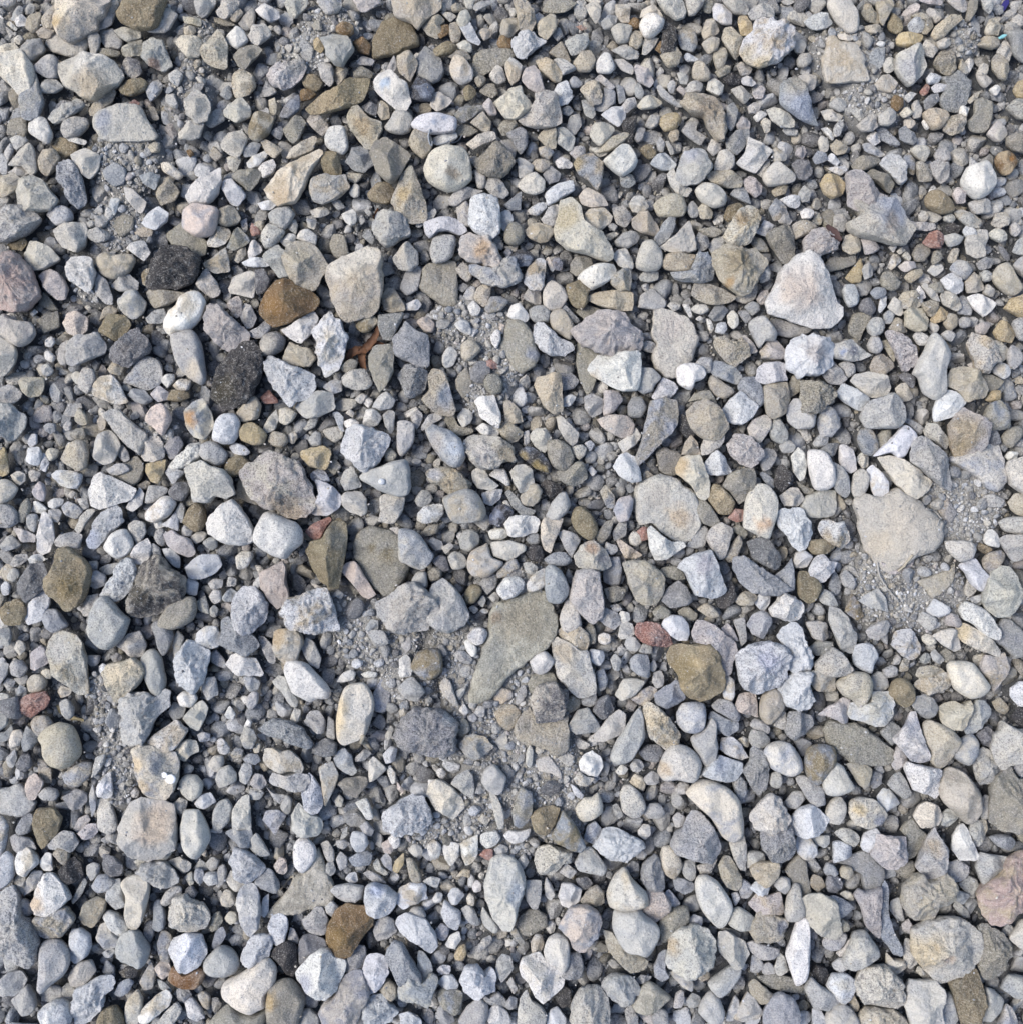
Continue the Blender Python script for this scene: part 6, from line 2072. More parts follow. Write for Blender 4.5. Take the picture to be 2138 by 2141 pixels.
# labels of stones that carry none in the table, and better ones for a few that do
EXTRA = {
    0: "big cream angular stone at the top left, cut off by the photo's top edge",
    4: 'smooth cream stone cut by the left edge, below the big cream stone of the corner',
    1045: 'white block with a dark left side, below the big smooth grey oval stone',
    1224: 'cream white knobbly stone sitting on top of the long tan grey stone, lower centre',
    22: 'pale angular stone near the left edge, left of the long rough blue grey stone',
    26: 'white rough stone directly above the pinkish cream rounded cube pebble',
    80: 'pale grey angular stone under a small brown pebble near the top edge',
    85: 'tall tan stone left of a small white pebble near the top edge',
    258: 'mottled grey brown leg-shaped stone beside a thin curved bone-like sliver',
    410: 'pale squarish stone directly below a small bluish white pebble near the left edge',
    414: 'pale three-pointed stone between the rough grey lump and the reddish granular rock',
    415: 'white lumpy stone beside an oval lilac pebble, near the left edge',
    416: 'tan kidney-shaped stone left of the black and white flecked cinder',
    435: 'smooth mid grey stone below the reddish grey granular rock on the left edge',
    441: 'flat grey stone just below the dark purple grey rough stone',
    513: 'pale grey oblong stone tucked below the big pinkish white pitted stone',
    550: 'long tan stone just above the big grey lilac stone, upper centre',
    553: 'olive grey sunken stone left of the cream white block, upper centre',
    569: 'dark grey rough stone left of the tan and blue boot-shaped stone',
    606: 'dark olive block above left of the big white three-cornered boulder',
    608: 'speckled grey stone just above the peak of the big white three-cornered boulder',
    612: 'mottled grey block under a tan oblong pebble, left of the mossy-centred stone',
    626: 'tan jagged stone right of the largest dusty half-buried grey stone',
    637: 'pale blue white cobble right of the large cream rounded stone',
    745: 'olive grey crumbly stone just below the speckled grey rounded rock, right third',
    805: 'smooth olive stone under the lower right side of the rough black asphalt lump',
    808: 'dark speckled grey stone left of the big olive brown pointed stone',
    910: 'broad grey pink stone with a tan right end beside a smooth blue-faced grey stone',
    939: 'smooth blue grey drop-shaped stone right of the large flat olive stone',
    951: 'smooth dark blue grey stone left of the tall lilac grey slab, centre',
    987: 'grey lilac speckled wedge above the smooth grey stone with the rust stain',
    991: 'olive brown three-cornered stone touching the grey stone with the rust stain',
    1097: 'long smooth grey stone left of the white lilac five-sided stone',
    1108: 'flat pale grey stone under a small white pebble on the lower left edge',
    1206: 'beige and blue stone below the white block that ends the stacked slabs',
    1240: 'pale rough stone left of the cream and grey faceted pyramid, lower centre',
    1282: 'round pale grey stone directly below the large squarish olive brown stone',
    1287: 'grey spindle-shaped stone touching the round pale grey one below the olive block',
    1291: 'tall dark grey ridged stone right of the white shell-like chip',
    1304: 'pale mottled stone just above the dark violet crumbly lump, lower right',
    1307: 'bluish white stone right of the pale mottled one above the dark violet lump',
    1347: 'smooth grey five-cornered stone below the tall pale angular stone, right third',
    1356: 'tan layered stone between the smooth tan rounded stone and the upright grey green one',
    1359: 'speckled tan grey stone left of the big dark olive pitted slab',
    1362: 'pale rounded stone below the left half of the flat olive leaf-shaped stone',
    1365: 'cream banded stone with a bluish right end above the white pinkish half-round stone',
    1394: 'olive brown pointed stone near the left edge, above the white knobbly pebble',
    1405: 'lilac grey stone just below the big round pale boulder, lower left',
    1408: 'tan mottled stone under the white stone with the orange cream face',
    1480: 'bluish white lumpy stone above the big cream grey block at the bottom',
    1484: 'olive grey stone on the bottom edge under the big cream grey block',
    1486: 'smooth bluish white stone right of the large mottled grey beige oval, bottom',
    1495: 'white slanting stone above the long blue grey jagged slab, bottom centre',
    1552: 'smooth beige rounded stone below the large white wedge, bottom right of centre',
    1554: 'smooth beige egg beside the white pitted blocky stone, bottom centre',
    1558: 'crumbly bluish white stone left of the white pitted blocky stone',
    1610: 'pinkish faceted stone just above the round pale knobbly stone, bottom right of centre',
    1619: 'pale stone touching the right side of the big rough cracked grey stone',
    1621: 'tan lump with a blue corner below the flat tan wedge, lower right',
    1629: 'smooth olive pebble at the bottom, below the tan brown stone under the knobbly one',
    1630: 'mottled grey stone at the bottom, left of the smooth olive pebble',
    1633: 'blue grey rough stone on the bottom edge, left of the tall smooth cream stone',
    1674: 'dark olive crumbly stone right of the largest white pitted boulder',
    1676: 'dark blue slab along the right side of the long slab with a pale face',
    1677: 'flat dark grey stone above the long grey slab with a pale face',
    1681: 'smooth mid grey wedge above the large round mottled taupe stone',
    1686: 'rough tan stone on the bottom edge below the large mottled taupe stone',
}
# coloured patches on single stones, own stains as well as painted-in lit and shaded faces: stone, x, y, radius (photograph pixels), colour
SPOTS = """0 128 46 25 c2a878|0 141 25 25 e6dcc6|6 205 148 40 dcd8d0|6 194 194 35 b5a58c|7 326 139 12 8a6a58|13 223 258 20 8f96a6|92 808 178 12 9fb4cc
93 671 223 35 a8977c|88 619 137 30 a5a39c|88 589 166 28 d4d1cf|99 763 262 25 b09a78|105 596 410 25 b8a488|116 854 365 20 989890|116 847 410 18 b39e74
174 909 260 6 8f9bb0|174 930 251 6 8f9bb0|177 948 372 14 a08e78|189 1206 342 18 a89874|247 1560 119 20 c4b698|247 1594 132 22 c4b698|258 1480 228 30 9c8f7e
266 1663 228 35 9aa2b4|266 1663 182 30 b0a898|346 1899 146 25 a9aab0|671 1858 443 35 9ea6b8|671 1858 471 20 b5a797|484 744 546 34 dcd6ca|484 710 562 25 dcd6ca|484 778 535 25 dcd6ca
452 399 875 16 b98a52|539 1181 459 30 bfb190|534 1010 528 20 bd9f7c|562 1112 744 14 858c9c|570 934 831 20 a9b0bc|603 1549 459 18 8f7a5c|604 1537 550 30 8c8068|604 1521 594 10 a98a60
605 1663 607 38 bdaea2|552 1236 795 18 c8b596|1423 394 2043 40 6e4a2c|719 1778 735 11 6a6e80|719 1758 737 7 8fa0c4|796 194 1130 20 a3acc0|856 585 1060 28 ab9a84|856 619 1071 25 ab9a84|858 660 1067 15 b0a496
861 801 914 28 dcdad8|869 710 1124 25 8d8b82|870 779 1146 10 7a7058|870 813 1160 16 7a7058|909 912 934 20 a8a29c|909 948 937 28 c4cbd4|910 1062 948 25 a0947c|910 1010 946 25 c6c2c0
919 909 994 14 cfcfd4|916 1096 953 9 a89668|916 1119 973 10 a89668|916 1137 982 9 a89668|938 1235 1147 14 b3947a|938 1258 1169 14 9c9a9e|986 1421 978 20 c9ae84|993 1592 1096 17 b8987a
1003 1469 1181 20 a09ea8|1052 2004 907 35 a8987a|1052 2006 948 20 a8987a|1096 251 1405 25 d6c8ae|1096 283 1394 18 d6c8ae|1101 294 1594 18 d0bc9c|1101 303 1640 15 d0bc9c|1158 585 1332 20 b5a080
1161 717 1480 20 d6c3a0|1161 710 1515 20 d6c3a0|1169 896 1446 20 b8b0a0|1169 940 1500 14 a8aeb4|1271 1448 1384 14 b8a684|1271 1432 1432 12 b8a684|1283 1355 1492 25 d2c3a8|1286 1384 1603 15 b5a288
1289 1508 1594 20 a4abba|1407 84 1883 22 cdb494|1474 642 2050 18 a9adbd|1475 790 1856 14 9fabc6|1483 569 2084 18 a58f68|1537 1078 1861 20 9da8b6|1617 1400 1975 16 b7a486
1664 1947 1769 16 b5a690|1672 1926 1997 40 d6c4a2|1672 1974 1995 12 a9988a|1338 2010 1325 20 d8c49c|371 2111 333 7 b07a3a|1621 1633 1934 12 7f8698|1365 1835 1715 14 8890a4|1365 1790 1690 14 d2bd92
272 1440 320 25 b9bac2|275 1560 330 16 c2c2c4|428 408 780 20 c4b8a4|499 470 820 30 4a4538|803 300 1240 25 45423a|802 150 1230 30 857656|485 575 640 25 8a6c44|1473 705 1960 30 86704a
1225 1180 1360 25 b8aa94|1271 1420 1400 30 86785a|992 1420 1080 25 c2ae94|992 1370 1040 30 bdb6ac|1064 1880 1090 40 c0b8ac|1064 1830 1140 30 c6bba9|1093 130 1360 25 c6c4c0|1102 330 1720 35 cdb9a4
1228 1098 1518 10 6f6d66|953 1040 1290 12 a08468|953 1090 1300 50 938c7c|953 1020 1380 40 8f908c|551 1300 690 30 b5b1b4|620 1400 690 30 c2bab2|631 1700 740 25 b5aeac|1272 1600 1375 25 b4b8cc|1161 760 1480 25 c9c6c0|1422 395 1989 45 e2e6f2|1103 219 1645 24 f4f4fa"""
# ------------------------------------------------------------------ the stone table
# colour letter: first and second own colour of the stone
COLOURS = {
    'W': ('#e2dfda', '#d0cecc'), 'C': ('#dad1c0', '#ccc8c0'), 'P': ('#c8c3b9', '#b5b4b2'), 'T': ('#b3a996', '#a8a39c'),
    'G': ('#b6b4b0', '#a2a4a8'), 'M': ('#949494', '#858890'), 'D': ('#6a6b70', '#7c7e84'), 'B': ('#8f949c', '#a5a7aa'),
    'L': ('#d4d5d8', '#bcbfc4'), 'O': ('#857962', '#918770'), 'N': ('#7f6648', '#7c6a4e'), 'X': ('#424143', '#5e5a57'),
    'R': ('#cfc0b5', '#c0b8b2'), 'K': ('#c0b8b5', '#aaa8ac'), 'Y': ('#b5a27c', '#a99c86'), 'V': ('#928d80', '#878580'),
    'J': ('#ae9893', '#a39a9a'),
}
COOL = np.array([0.995, 1.0, 1.0])
RED = ('#9c6a5d', '#ad9189')
DUST = '#b6b2ab'         # everything carries a film of this dust
Z = 440.0 / 193.0        # table units (a tenth of the enlarged tile's pixel) to photograph pixels

def read_table():
    rows, ox, oy = [], 0, 0
    for line in TABLE.strip().splitlines():
        if line.startswith('@'):
            ox, oy = map(float, line[1:].split())
            continue
        body, _, label = line.partition('|')
        t = body.split()
        code = t[0]
        v = np.array(t[1:], float).reshape(-1, 2) * Z + (ox, oy)
        a = 0.5 * np.sum(v[:, 0] * np.roll(v[:, 1], -1) - np.roll(v[:, 0], -1) * v[:, 1])
        if a < 0:
            v = v[::-1]
        rows.append(dict(code=code, poly=v, area=abs(a), label=label.strip(), n=len(rows)))
    return rows

# a raster of the ground, one cell for each 2 photograph pixels, 700 pixels wider than the picture on every side
MARG, CELL = 700, 2
GW = int((PXW + 2 * MARG) / CELL)
occ = np.zeros((GW, GW), np.uint8)

def cells(poly):
    q = (poly + MARG) / CELL
    x0, y0 = np.maximum(np.floor(q.min(0)).astype(int) - 1, 0)
    x1, y1 = np.minimum(np.ceil(q.max(0)).astype(int) + 2, GW - 1)
    gx, gy = np.meshgrid(np.arange(x0, x1) + 0.5, np.arange(y0, y1) + 0.5)
    ins = np.zeros(gx.shape, bool)
    n = len(q)
    for i in range(n):
        (xa, ya), (xb, yb) = q[i], q[(i + 1) % n]
        if ya == yb:
            continue
        ins ^= ((ya > gy) != (yb > gy)) & (gx < (xb - xa) * (gy - ya) / (yb - ya) + xa)
    return x0, y0, x1, y1, ins

def in_view(r):
    v = np.clip(r['poly'], (0, 0), (PXW, PXH))
    return abs(0.5 * np.sum(v[:, 0] * np.roll(v[:, 1], -1) - np.roll(v[:, 0], -1) * v[:, 1]))

rows = read_table()
for r in rows:
    r['shown'] = in_view(r)
rows.sort(key=lambda r: (0 if r['label'] else 1, -r['area']))
kept = []
for r in rows:
    x0, y0, x1, y1, ins = cells(r['poly'])
    tot = ins.sum()
    if tot < 3:
        continue
    ov = (occ[y0:y1, x0:x1][ins] > 0).mean()
    r['over'] = ov
    if ov > (0.62 if r['label'] else 0.5):
        continue
    occ[y0:y1, x0:x1][ins] = 1
    kept.append(r)

# ------------------------------------------------------------------ height of the ground
# bare patches of stone dust, in photograph pixels: x, y, half width, half height
BARE = [(262, 330, 70, 75), (392, 200, 45, 70), (410, 90, 40, 60), (690, 55, 60, 45), (250, 470, 70, 60), (640, 110, 60, 40),
        (1020, 740, 70, 110), (1010, 830, 40, 40), (990, 680, 80, 60), (2010, 1050, 90, 95), (1940, 1250, 90, 75), (1850, 1230, 60, 90),
        (1060, 1500, 130, 130), (1130, 1630, 90, 90), (1000, 1430, 80, 70), (1170, 1700, 60, 70), (1010, 1660, 60, 60), (235, 1500, 45, 60), (245, 1600, 45, 90), (215, 1440, 40, 40),
        (790, 1330, 90, 70), (850, 1440, 60, 60), (930, 1740, 90, 45), (1060, 1770, 60, 40), (1780, 110, 80, 60), (1830, 210, 70, 50),
        (2000, 80, 50, 40), (330, 30, 30, 30), (700, 1280, 60, 40), (1110, 1240, 60, 60), (960, 1340, 60, 50), (190, 590, 40, 40), (330, 900, 40, 30)]

def bare(px, py):
    b = np.zeros(np.shape(px))
    for x, y, a, c in BARE:
        d = np.sqrt(((px - x) / a) ** 2 + ((py - y) / c) ** 2)
        b = np.maximum(b, np.clip((1.35 - d) / 0.5, 0, 1))
    return b * b * (3 - 2 * b)

def ground_z(px, py):
    px, py = np.asarray(px, float), np.asarray(py, float)
    p = np.stack([px.ravel() * 0.004, py.ravel() * 0.004, np.zeros(px.size)], 1)
    w = (vnoise(p) + 0.5 * vnoise(p * 2.3 + 7.1)).reshape(px.shape)
    return -0.0180 + 0.0167 * bare(px, py) + 0.0022 * w

def gz1(x, y):
    return float(ground_z(np.array([x]), np.array([y]))[0])

# ------------------------------------------------------------------ a stone from its outline
def outline(poly, n, style, rs, fine=True):
    """n points round the outline, corners eased by the stone's style, with a rough edge"""
    tens = {'o': 0.75, 'n': 0.45, 'f': 0.45, 'r': 0.35, 'a': 0.25}.get(style, 0.5) * (1.0 if fine else 0.6)
    p0, p1, p2, p3 = np.roll(poly, 1, 0), poly, np.roll(poly, -1, 0), np.roll(poly, -2, 0)
    m1, m2 = (p2 - p0) * 0.5 * tens, (p3 - p1) * 0.5 * tens
    pts = []
    for t in (0.0, 0.2, 0.4, 0.6, 0.8):
        t2, t3 = t * t, t * t * t
        pts.append((2 * t3 - 3 * t2 + 1) * p1 + (t3 - 2 * t2 + t) * m1 + (-2 * t3 + 3 * t2) * p2 + (t3 - t2) * m2)
    q = np.stack(pts, 1).reshape(-1, 2)
    seg = np.linalg.norm(np.roll(q, -1, 0) - q, axis=1)
    s = np.concatenate(([0], np.cumsum(seg)))
    t = np.linspace(0, s[-1], n, endpoint=False)
    qq = np.concatenate([q, q[:1]])
    out = np.stack([np.interp(t, s, qq[:, 0]), np.interp(t, s, qq[:, 1])], 1)
    c = out.mean(0)
    d = out - c
    R = np.sqrt(np.mean(np.sum(d * d, 1)))
    amp = {'o': 0.012, 'n': 0.035, 'f': 0.04, 'a': 0.03, 'r': 0.065}.get(style, 0.03)
    sd = rs.uniform(0, 100)
    nz = vnoise(np.stack([out[:, 0] / R * 2.6, out[:, 1] / R * 2.6, np.full(n, sd)], 1)) \
        + 0.6 * vnoise(np.stack([out[:, 0] / R * 6.5, out[:, 1] / R * 6.5, np.full(n, sd + 9)], 1))
    nick = {'o': 0.010, 'n': 0.026, 'f': 0.026, 'a': 0.024, 'r': 0.045}.get(style, 0.02)
    nz2 = vnoise(np.stack([out[:, 0] * 0.085, out[:, 1] * 0.085, np.full(n, sd + 31)], 1)) - 0.9 * np.abs(
        vnoise(np.stack([out[:, 0] * 0.05, out[:, 1] * 0.05, np.full(n, sd + 57)], 1)))
    return c + d * (1.065 + amp * nz + (nick * nz2 if fine else 1.2 * nick * nz2))[:, None], c, R

def build_stone(r, fine):
    """vertices (metres), quads and triangles of one stone lying in the gravel"""
    rs = np.random.default_rng(1000 + r['n'])
    style = r['code'][1]
    per = np.sum(np.linalg.norm(np.roll(r['poly'], -1, 0) - r['poly'], axis=1))
    if fine:
        n = int(np.clip(per / 3.7, 40, 100))
        rings = 16 if n > 60 else 13
    else:
        n = int(np.clip(per / 4.6, 18, 36))
        rings = 7
    out, c, R = outline(r['poly'], n, style, rs, fine)
    d = out - c
    ev = np.linalg.eigvalsh(np.cov(d.T))
    minor = 2 * math.sqrt(max(ev[0], 1e-6)) * 1.41          # about the narrow width, px
    hf = {'o': 0.70, 'n': 0.70, 'a': 0.72, 'r': 0.70, 'f': 0.30}.get(style, 0.55) * rs.uniform(0.88, 1.15)
    H = minor * hf * M
    H = min(H, 0.034)
    bb = float(bare(np.array([c[0]]), np.array([c[1]]))[0])
    g = gz1(*c) + 0.0100 * (1 - bb)            # in the deep gravel a stone rests on the ones below it
    lift = 0.0075 * min(1.0, R / 40) + (0.006 * r['over'] if style != 'f' else 0.0)
    z0 = g - 0.10 * H + (lift if style != 'f' else -0.0005) + rs.uniform(-0.001, 0.001)
    zeq = z0 + 0.30 * H
    Rm = R * M
    # top profile
    p = {'o': 2.1, 'n': 2.5, 'a': 3.0, 'r': 2.6, 'f': 3.6}.get(style, 2.5)
    t = np.sin(np.linspace(0, 1, rings + 1)[1:] * math.pi / 2)      # ring radii, the last is the edge
    prof = (1 - t ** p) ** (1 / p)
    du = d / R
    F = np.fft.fft(du[:, 0] + 1j * du[:, 1])
    kk = np.abs(np.fft.fftfreq(n) * n)
    sm = np.fft.ifft(np.where(kk <= 2.5, F, 0))
    ds = np.stack([sm.real, sm.imag], 1)
    nfac = {'a': rs.integers(3, 6), 'n': rs.integers(3, 5), 'r': rs.integers(2, 5), 'f': 1, 'o': rs.integers(2, 4)}.get(style, 2)
    planes = []
    th0 = rs.uniform(0, 2 * math.pi)
    for k in range(nfac):
        th = th0 + 2 * math.pi * k / max(nfac, 1) + rs.uniform(-0.6, 0.6)
        sl = rs.uniform(0.4, 1.15) if style in 'ar' else (rs.uniform(0.2, 0.6) if style == 'o' else rs.uniform(0.3, 0.9))
        sl *= 1.0 if fine else 1.3
        planes.append((math.cos(th), math.sin(th), sl, rs.uniform(0.72, 1.0)))
    tilt = (rs.normal(0, 0.12), rs.normal(0, 0.12))
    V, ztop = [], []
    for i in range(rings + 1):
        tt = 0.0 if i == 0 else t[i - 1]
        pr = 1.0 if i == 0 else prof[i - 1]
        u = (du * tt + ds * (1 - tt)) * tt if i else np.zeros((1, 2))
        z = np.full(len(u), pr)
        for kk, (cx, cy, sl, of) in enumerate(planes):
            wob = 0.10 * vnoise(np.stack([u[:, 0] * 2.4, u[:, 1] * 2.4, np.full(len(u), th0 * 9 + kk)], 1))
            z = np.minimum(z, np.maximum(of + wob - sl * (u[:, 0] * cx + u[:, 1] * cy), 0.06 * pr))
        z = z * (1 + tilt[0] * u[:, 0] + tilt[1] * u[:, 1])
        V.append(u)
        ztop.append(z)
    # under side
    for tt, zz in ((0.95, -0.25), (0.80, -0.65), (0.45, -0.95)):
        V.append(du * tt)
        ztop.append(np.full(n, zz))
    U = np.concatenate(V)
    zz = np.concatenate(ztop)
    P = np.empty((len(U), 3))
    hh = np.where(zz >= 0, zz * 0.70 * H, zz * 0.70 * H)
    zc = zeq + hh
    X, Y = px2w(c[0] + U[:, 0] * R, c[1] + U[:, 1] * R, zeq)
    P[:, 0], P[:, 1], P[:, 2] = X, Y, zc
    # roughness in all three directions
    cx, cy = px2w(c[0], c[1], zeq)
    ctr = np.array([cx, cy, zeq])
    rel = P - ctr
    ln = np.maximum(np.linalg.norm(rel, axis=1, keepdims=True), 1e-6)
    sd = rs.uniform(0, 50)
    q = rel / Rm
    rough = {'o': 0.35, 'n': 0.9, 'a': 0.9, 'r': 1.7, 'f': 0.7}.get(style, 1)
    nz = 0.050 * vnoise(q * 1.6 + sd) + 0.030 * rough * vnoise(q * 3.6 + sd + 3)
    if fine:
        nz = nz + 0.024 * rough * vnoise(q * 8.5 + sd + 11) + 0.012 * rough * vnoise(q * 17 + sd + 5)
        if style != 'o':
            nz = nz - 0.055 * rough * np.abs(vnoise(q * 4.6 + sd + 23)) ** 0.7 + 0.018 * rough
        if style == 'r':
            nz = nz + 0.026 * vnoise(q * 12 + sd + 17)
    dirn = rel / ln
    dirn[:, 2] += 0.5 * (zz > 0.2)
    edge = np.where(zz < 0.15, 0.35, 1.0)
    P += dirn * (nz * Rm * edge)[:, None]
    # faces
    fl, lt = [], []
    a = np.arange(n)
    b = (a + 1) % n
    tri = np.stack([np.zeros(n, int), 1 + b, 1 + a], 1)
    fl.append(tri.ravel())
    lt.append(np.full(n, 3))
    nr = rings + 3
    for i in range(nr - 1):
        o1, o2 = 1 + i * n, 1 + (i + 1) * n
        fl.append(np.stack([o1 + a, o1 + b, o2 + b, o2 + a], 1).ravel())
        lt.append(np.full(n, 4))
    lst = 1 + (nr - 1) * n
    fl.append((lst + a))
    lt.append(np.array([n]))
    return P, np.concatenate(fl), np.concatenate(lt), ctr

def stone_colours(r):
    rs = np.random.default_rng(77 + r['n'])
    k = r['code'][0]
    if k == 'R' and r['code'][1] in 'rn':
        a, b = RED
    else:
        a, b = COLOURS[k]
    ca, cb = srgb(a), srgb(b)
    if rs.random() < 0.25:                      # now and then a tan or a bluish patch
        cb = srgb(rs.choice(['#b5a58a', '#8f97a6', '#c9c2b4']))
    if k != 'X':
        du = 0.05 if k in 'NO' else 0.16
        ca = ca * (1 - du) + srgb(DUST) * du
        cb = cb * (1 - du) + srgb(DUST) * du
    cy = r['poly'][:, 1].mean() / PXH           # warm light at the top and cool at the bottom, painted as a tint
    warm = 0.032 * (0.45 - cy)
    tint = np.array([1 + warm, 1 + 0.2 * warm, 1 - 1.3 * warm]) * COOL
    br = 1 + rs.normal(0, 0.07)
    j = 1 + rs.normal(0, 0.007, 3)
    return ca * tint * br * j, cb * tint * br * j

def stone_mat(r):
    k, s = r['code'][0], r['code'][1]
    if k == 'X':
        return MAT_CINDER
    if s == 'r':
        return MAT_ROUGH
    if s == 'o':
        return MAT_SMOOTH
    return MAT_STONE

# ------------------------------------------------------------------ ground: one sheet to the horizon
def graded(inner, step, far):
    a = list(np.arange(-inner, inner + 1e-9, step))
    s, x = step, inner
    while x < far:
        s *= 1.35
        x += s
        a.append(x)
        a.insert(0, -x)
    return np.array(a)

gx = graded(0.84, 0.008, 60.0)
GX, GY = np.meshgrid(gx, gx)
gpx, gpy = GX / M + PXW / 2, -GY / M + PXH / 2
GZ = ground_z(gpx, gpy)
fine_n = vnoise(np.stack([GX.ravel() * 70, GY.ravel() * 70, np.zeros(GX.size)], 1)).reshape(GX.shape)
GZ = GZ + 0.0006 * fine_n * (np.maximum(abs(GX), abs(GY)) < 1)
ng = len(gx)
idx = np.arange(ng * ng).reshape(ng, ng)
quads = np.stack([idx[:-1, :-1], idx[:-1, 1:], idx[1:, 1:], idx[1:, :-1]], -1).reshape(-1, 4)
gme = make_mesh('ground', np.stack([GX.ravel(), GY.ravel(), GZ.ravel()], 1), quads.ravel(), np.full(len(quads), 4), {'dusty': bare(gpx, gpy).ravel()})  # where dusty is low, gap shade is painted into the ground
add_obj('ground', gme, MAT_DUST, kind='structure')

# ------------------------------------------------------------------ the largest and most striking stones, one object each
own = [r for r in kept if r['label'] or r['n'] in EXTRA]
own_ids = {r['n'] for r in own}
spots = {}
for t in SPOTS.replace('\n', '|').split('|'):
    t = t.split()
    spots.setdefault(int(t[0]), []).append((float(t[1]), float(t[2]), float(t[3]), '#' + t[4]))

for r in own:
    P, fl, lt, ctr = build_stone(r, True)
    ca, cb = stone_colours(r)
    nv = len(P)
    CA, CB = np.tile(ca, (nv, 1)), np.tile(cb, (nv, 1))
    rb = np.random.default_rng(500 + r['n'])
    if rb.random() < 0.22 and r['code'][0] != 'X':      # some stones are banded
        th, fr = rb.uniform(0, math.pi), rb.uniform(250, 520)
        ph = (P[:, 0] * math.cos(th) + P[:, 1] * math.sin(th) + 0.6 * P[:, 2]) * fr
        bd = np.clip(np.sin(ph + 2.2 * vnoise(P * 60 + rb.uniform(0, 9))) * 1.3 - 0.3, 0, 1)[:, None]
        CA = CA * (1 - bd * rb.uniform(0.08, 0.24))
    for sx, sy, sr, sc in spots.get(r['n'], ()):
        wx, wy = px2w(sx, sy, ctr[2])
        q = (P[:, :2] - (wx, wy)) / (sr * M)
        wob = vnoise(np.concatenate([q * 1.6, np.full((nv, 1), sr)], 1))
        al = np.clip((1.35 - np.linalg.norm(q, axis=1) + 0.45 * wob) / 0.85, 0, 1)[:, None] * 0.72
        CA = CA * (1 - al) + srgb(sc) * al
        CB = CB * (1 - al) + srgb(sc) * 0.94 * al
    base = ctr.copy()
    base[2] = P[:, 2].min()
    me = make_mesh('stone', P - base, fl, lt, {'ca': CA, 'cb': CB,
                                              'seed': np.full(nv, (r['n'] * 0.37) % 9),
                                              'spk': np.full(nv, rb.uniform(0.45, 1.4))})
    nm = {'X': 'cinder'}.get(r['code'][0], 'stone')
    o = add_obj(nm, me, stone_mat(r), EXTRA.get(r['n']) or r['label'], 'cinder' if nm == 'cinder' else 'stone',
                'stones lying loose in the gravel', loc=base)

# ------------------------------------------------------------------ the rest of the gravel: one object
class Bag:
    """collects pieces for one joined mesh"""
    def __init__(self):
        self.v, self.f, self.l, self.a, self.b, self.s, self.m, self.n = [], [], [], [], [], [], [], 0

    def add(self, P, fl, lt, ca, cb, seed, smooth=True):
        self.m.append(np.full(len(lt), smooth, bool))
        k = len(P)
        self.v.append(P)
        self.f.append(fl + self.n)
        self.l.append(lt)
        self.a.append(np.broadcast_to(ca, (k, 3)))
        self.b.append(np.broadcast_to(cb, (k, 3)))
        self.s.append(np.broadcast_to(seed, (k,)))
        self.n += k

    def build(self, name, mat, **kw):
        me = make_mesh(name, np.concatenate(self.v), np.concatenate(self.f), np.concatenate(self.l),
                       {'ca': np.concatenate(self.a), 'cb': np.concatenate(self.b), 'seed': np.concatenate(self.s),
                        'spk': 0.45 + 0.9 * ((np.concatenate(self.s) * 7.3) % 1.0)},
                       smooth_flags=np.concatenate(self.m))
        return add_obj(name, me, mat, **kw)

bag = Bag()
for r in kept:
    if r['n'] in own_ids:
        continue
    P, fl, lt, ctr = build_stone(r, False)
    ca, cb = stone_colours(r)
    bag.add(P, fl, lt, ca, cb, (r['n'] * 0.37) % 9)

# pieces for the filling: facetted and worn chips
def ico(sub):
    import bmesh
    bm = bmesh.new()
    bmesh.ops.create_icosphere(bm, subdivisions=sub, radius=1)
    v = np.array([x.co[:] for x in bm.verts])
    f = np.array([[x.index for x in q.verts] for q in bm.faces])
    bm.free()
    return v, f

def chip(sub, rs):
    v, f = ico(sub)
    k = rs.integers(6, 10)
    nn = rs.normal(0, 1, (k, 3))
    nn /= np.linalg.norm(nn, axis=1, keepdims=True)
    dd = rs.uniform(0.5, 0.95, k)
    dots = v @ nn.T
    rad = np.min(np.where(dots > 0.05, dd / np.maximum(dots, 0.05), 9), 1)
    rad = np.minimum(rad, 1.12)
    p = v * rad[:, None]
    p += v * (0.04 * vnoise(v * 2.1 + rs.uniform(0, 40)))[:, None]
    p *= np.array([1, rs.uniform(0.62, 0.95), rs.uniform(0.5, 0.8)])
    p /= np.sqrt(np.mean(np.sum(p[:, :2] ** 2, 1))) / 0.80
    return p, f

prs = np.random.default_rng(3)
CH3 = [chip(3, prs) for _ in range(14)]
CH2 = [chip(2, prs) for _ in range(26)]
CH1 = [chip(1, prs) for _ in range(20)]
FILL = 'GGGGGGMMMBBBBPPTWLLLVKDD'
_fa = {k: (srgb(v[0]) * 0.8 + srgb(DUST) * 0.2, srgb(v[1]) * 0.8 + srgb(DUST) * 0.2) for k, v in COLOURS.items()}

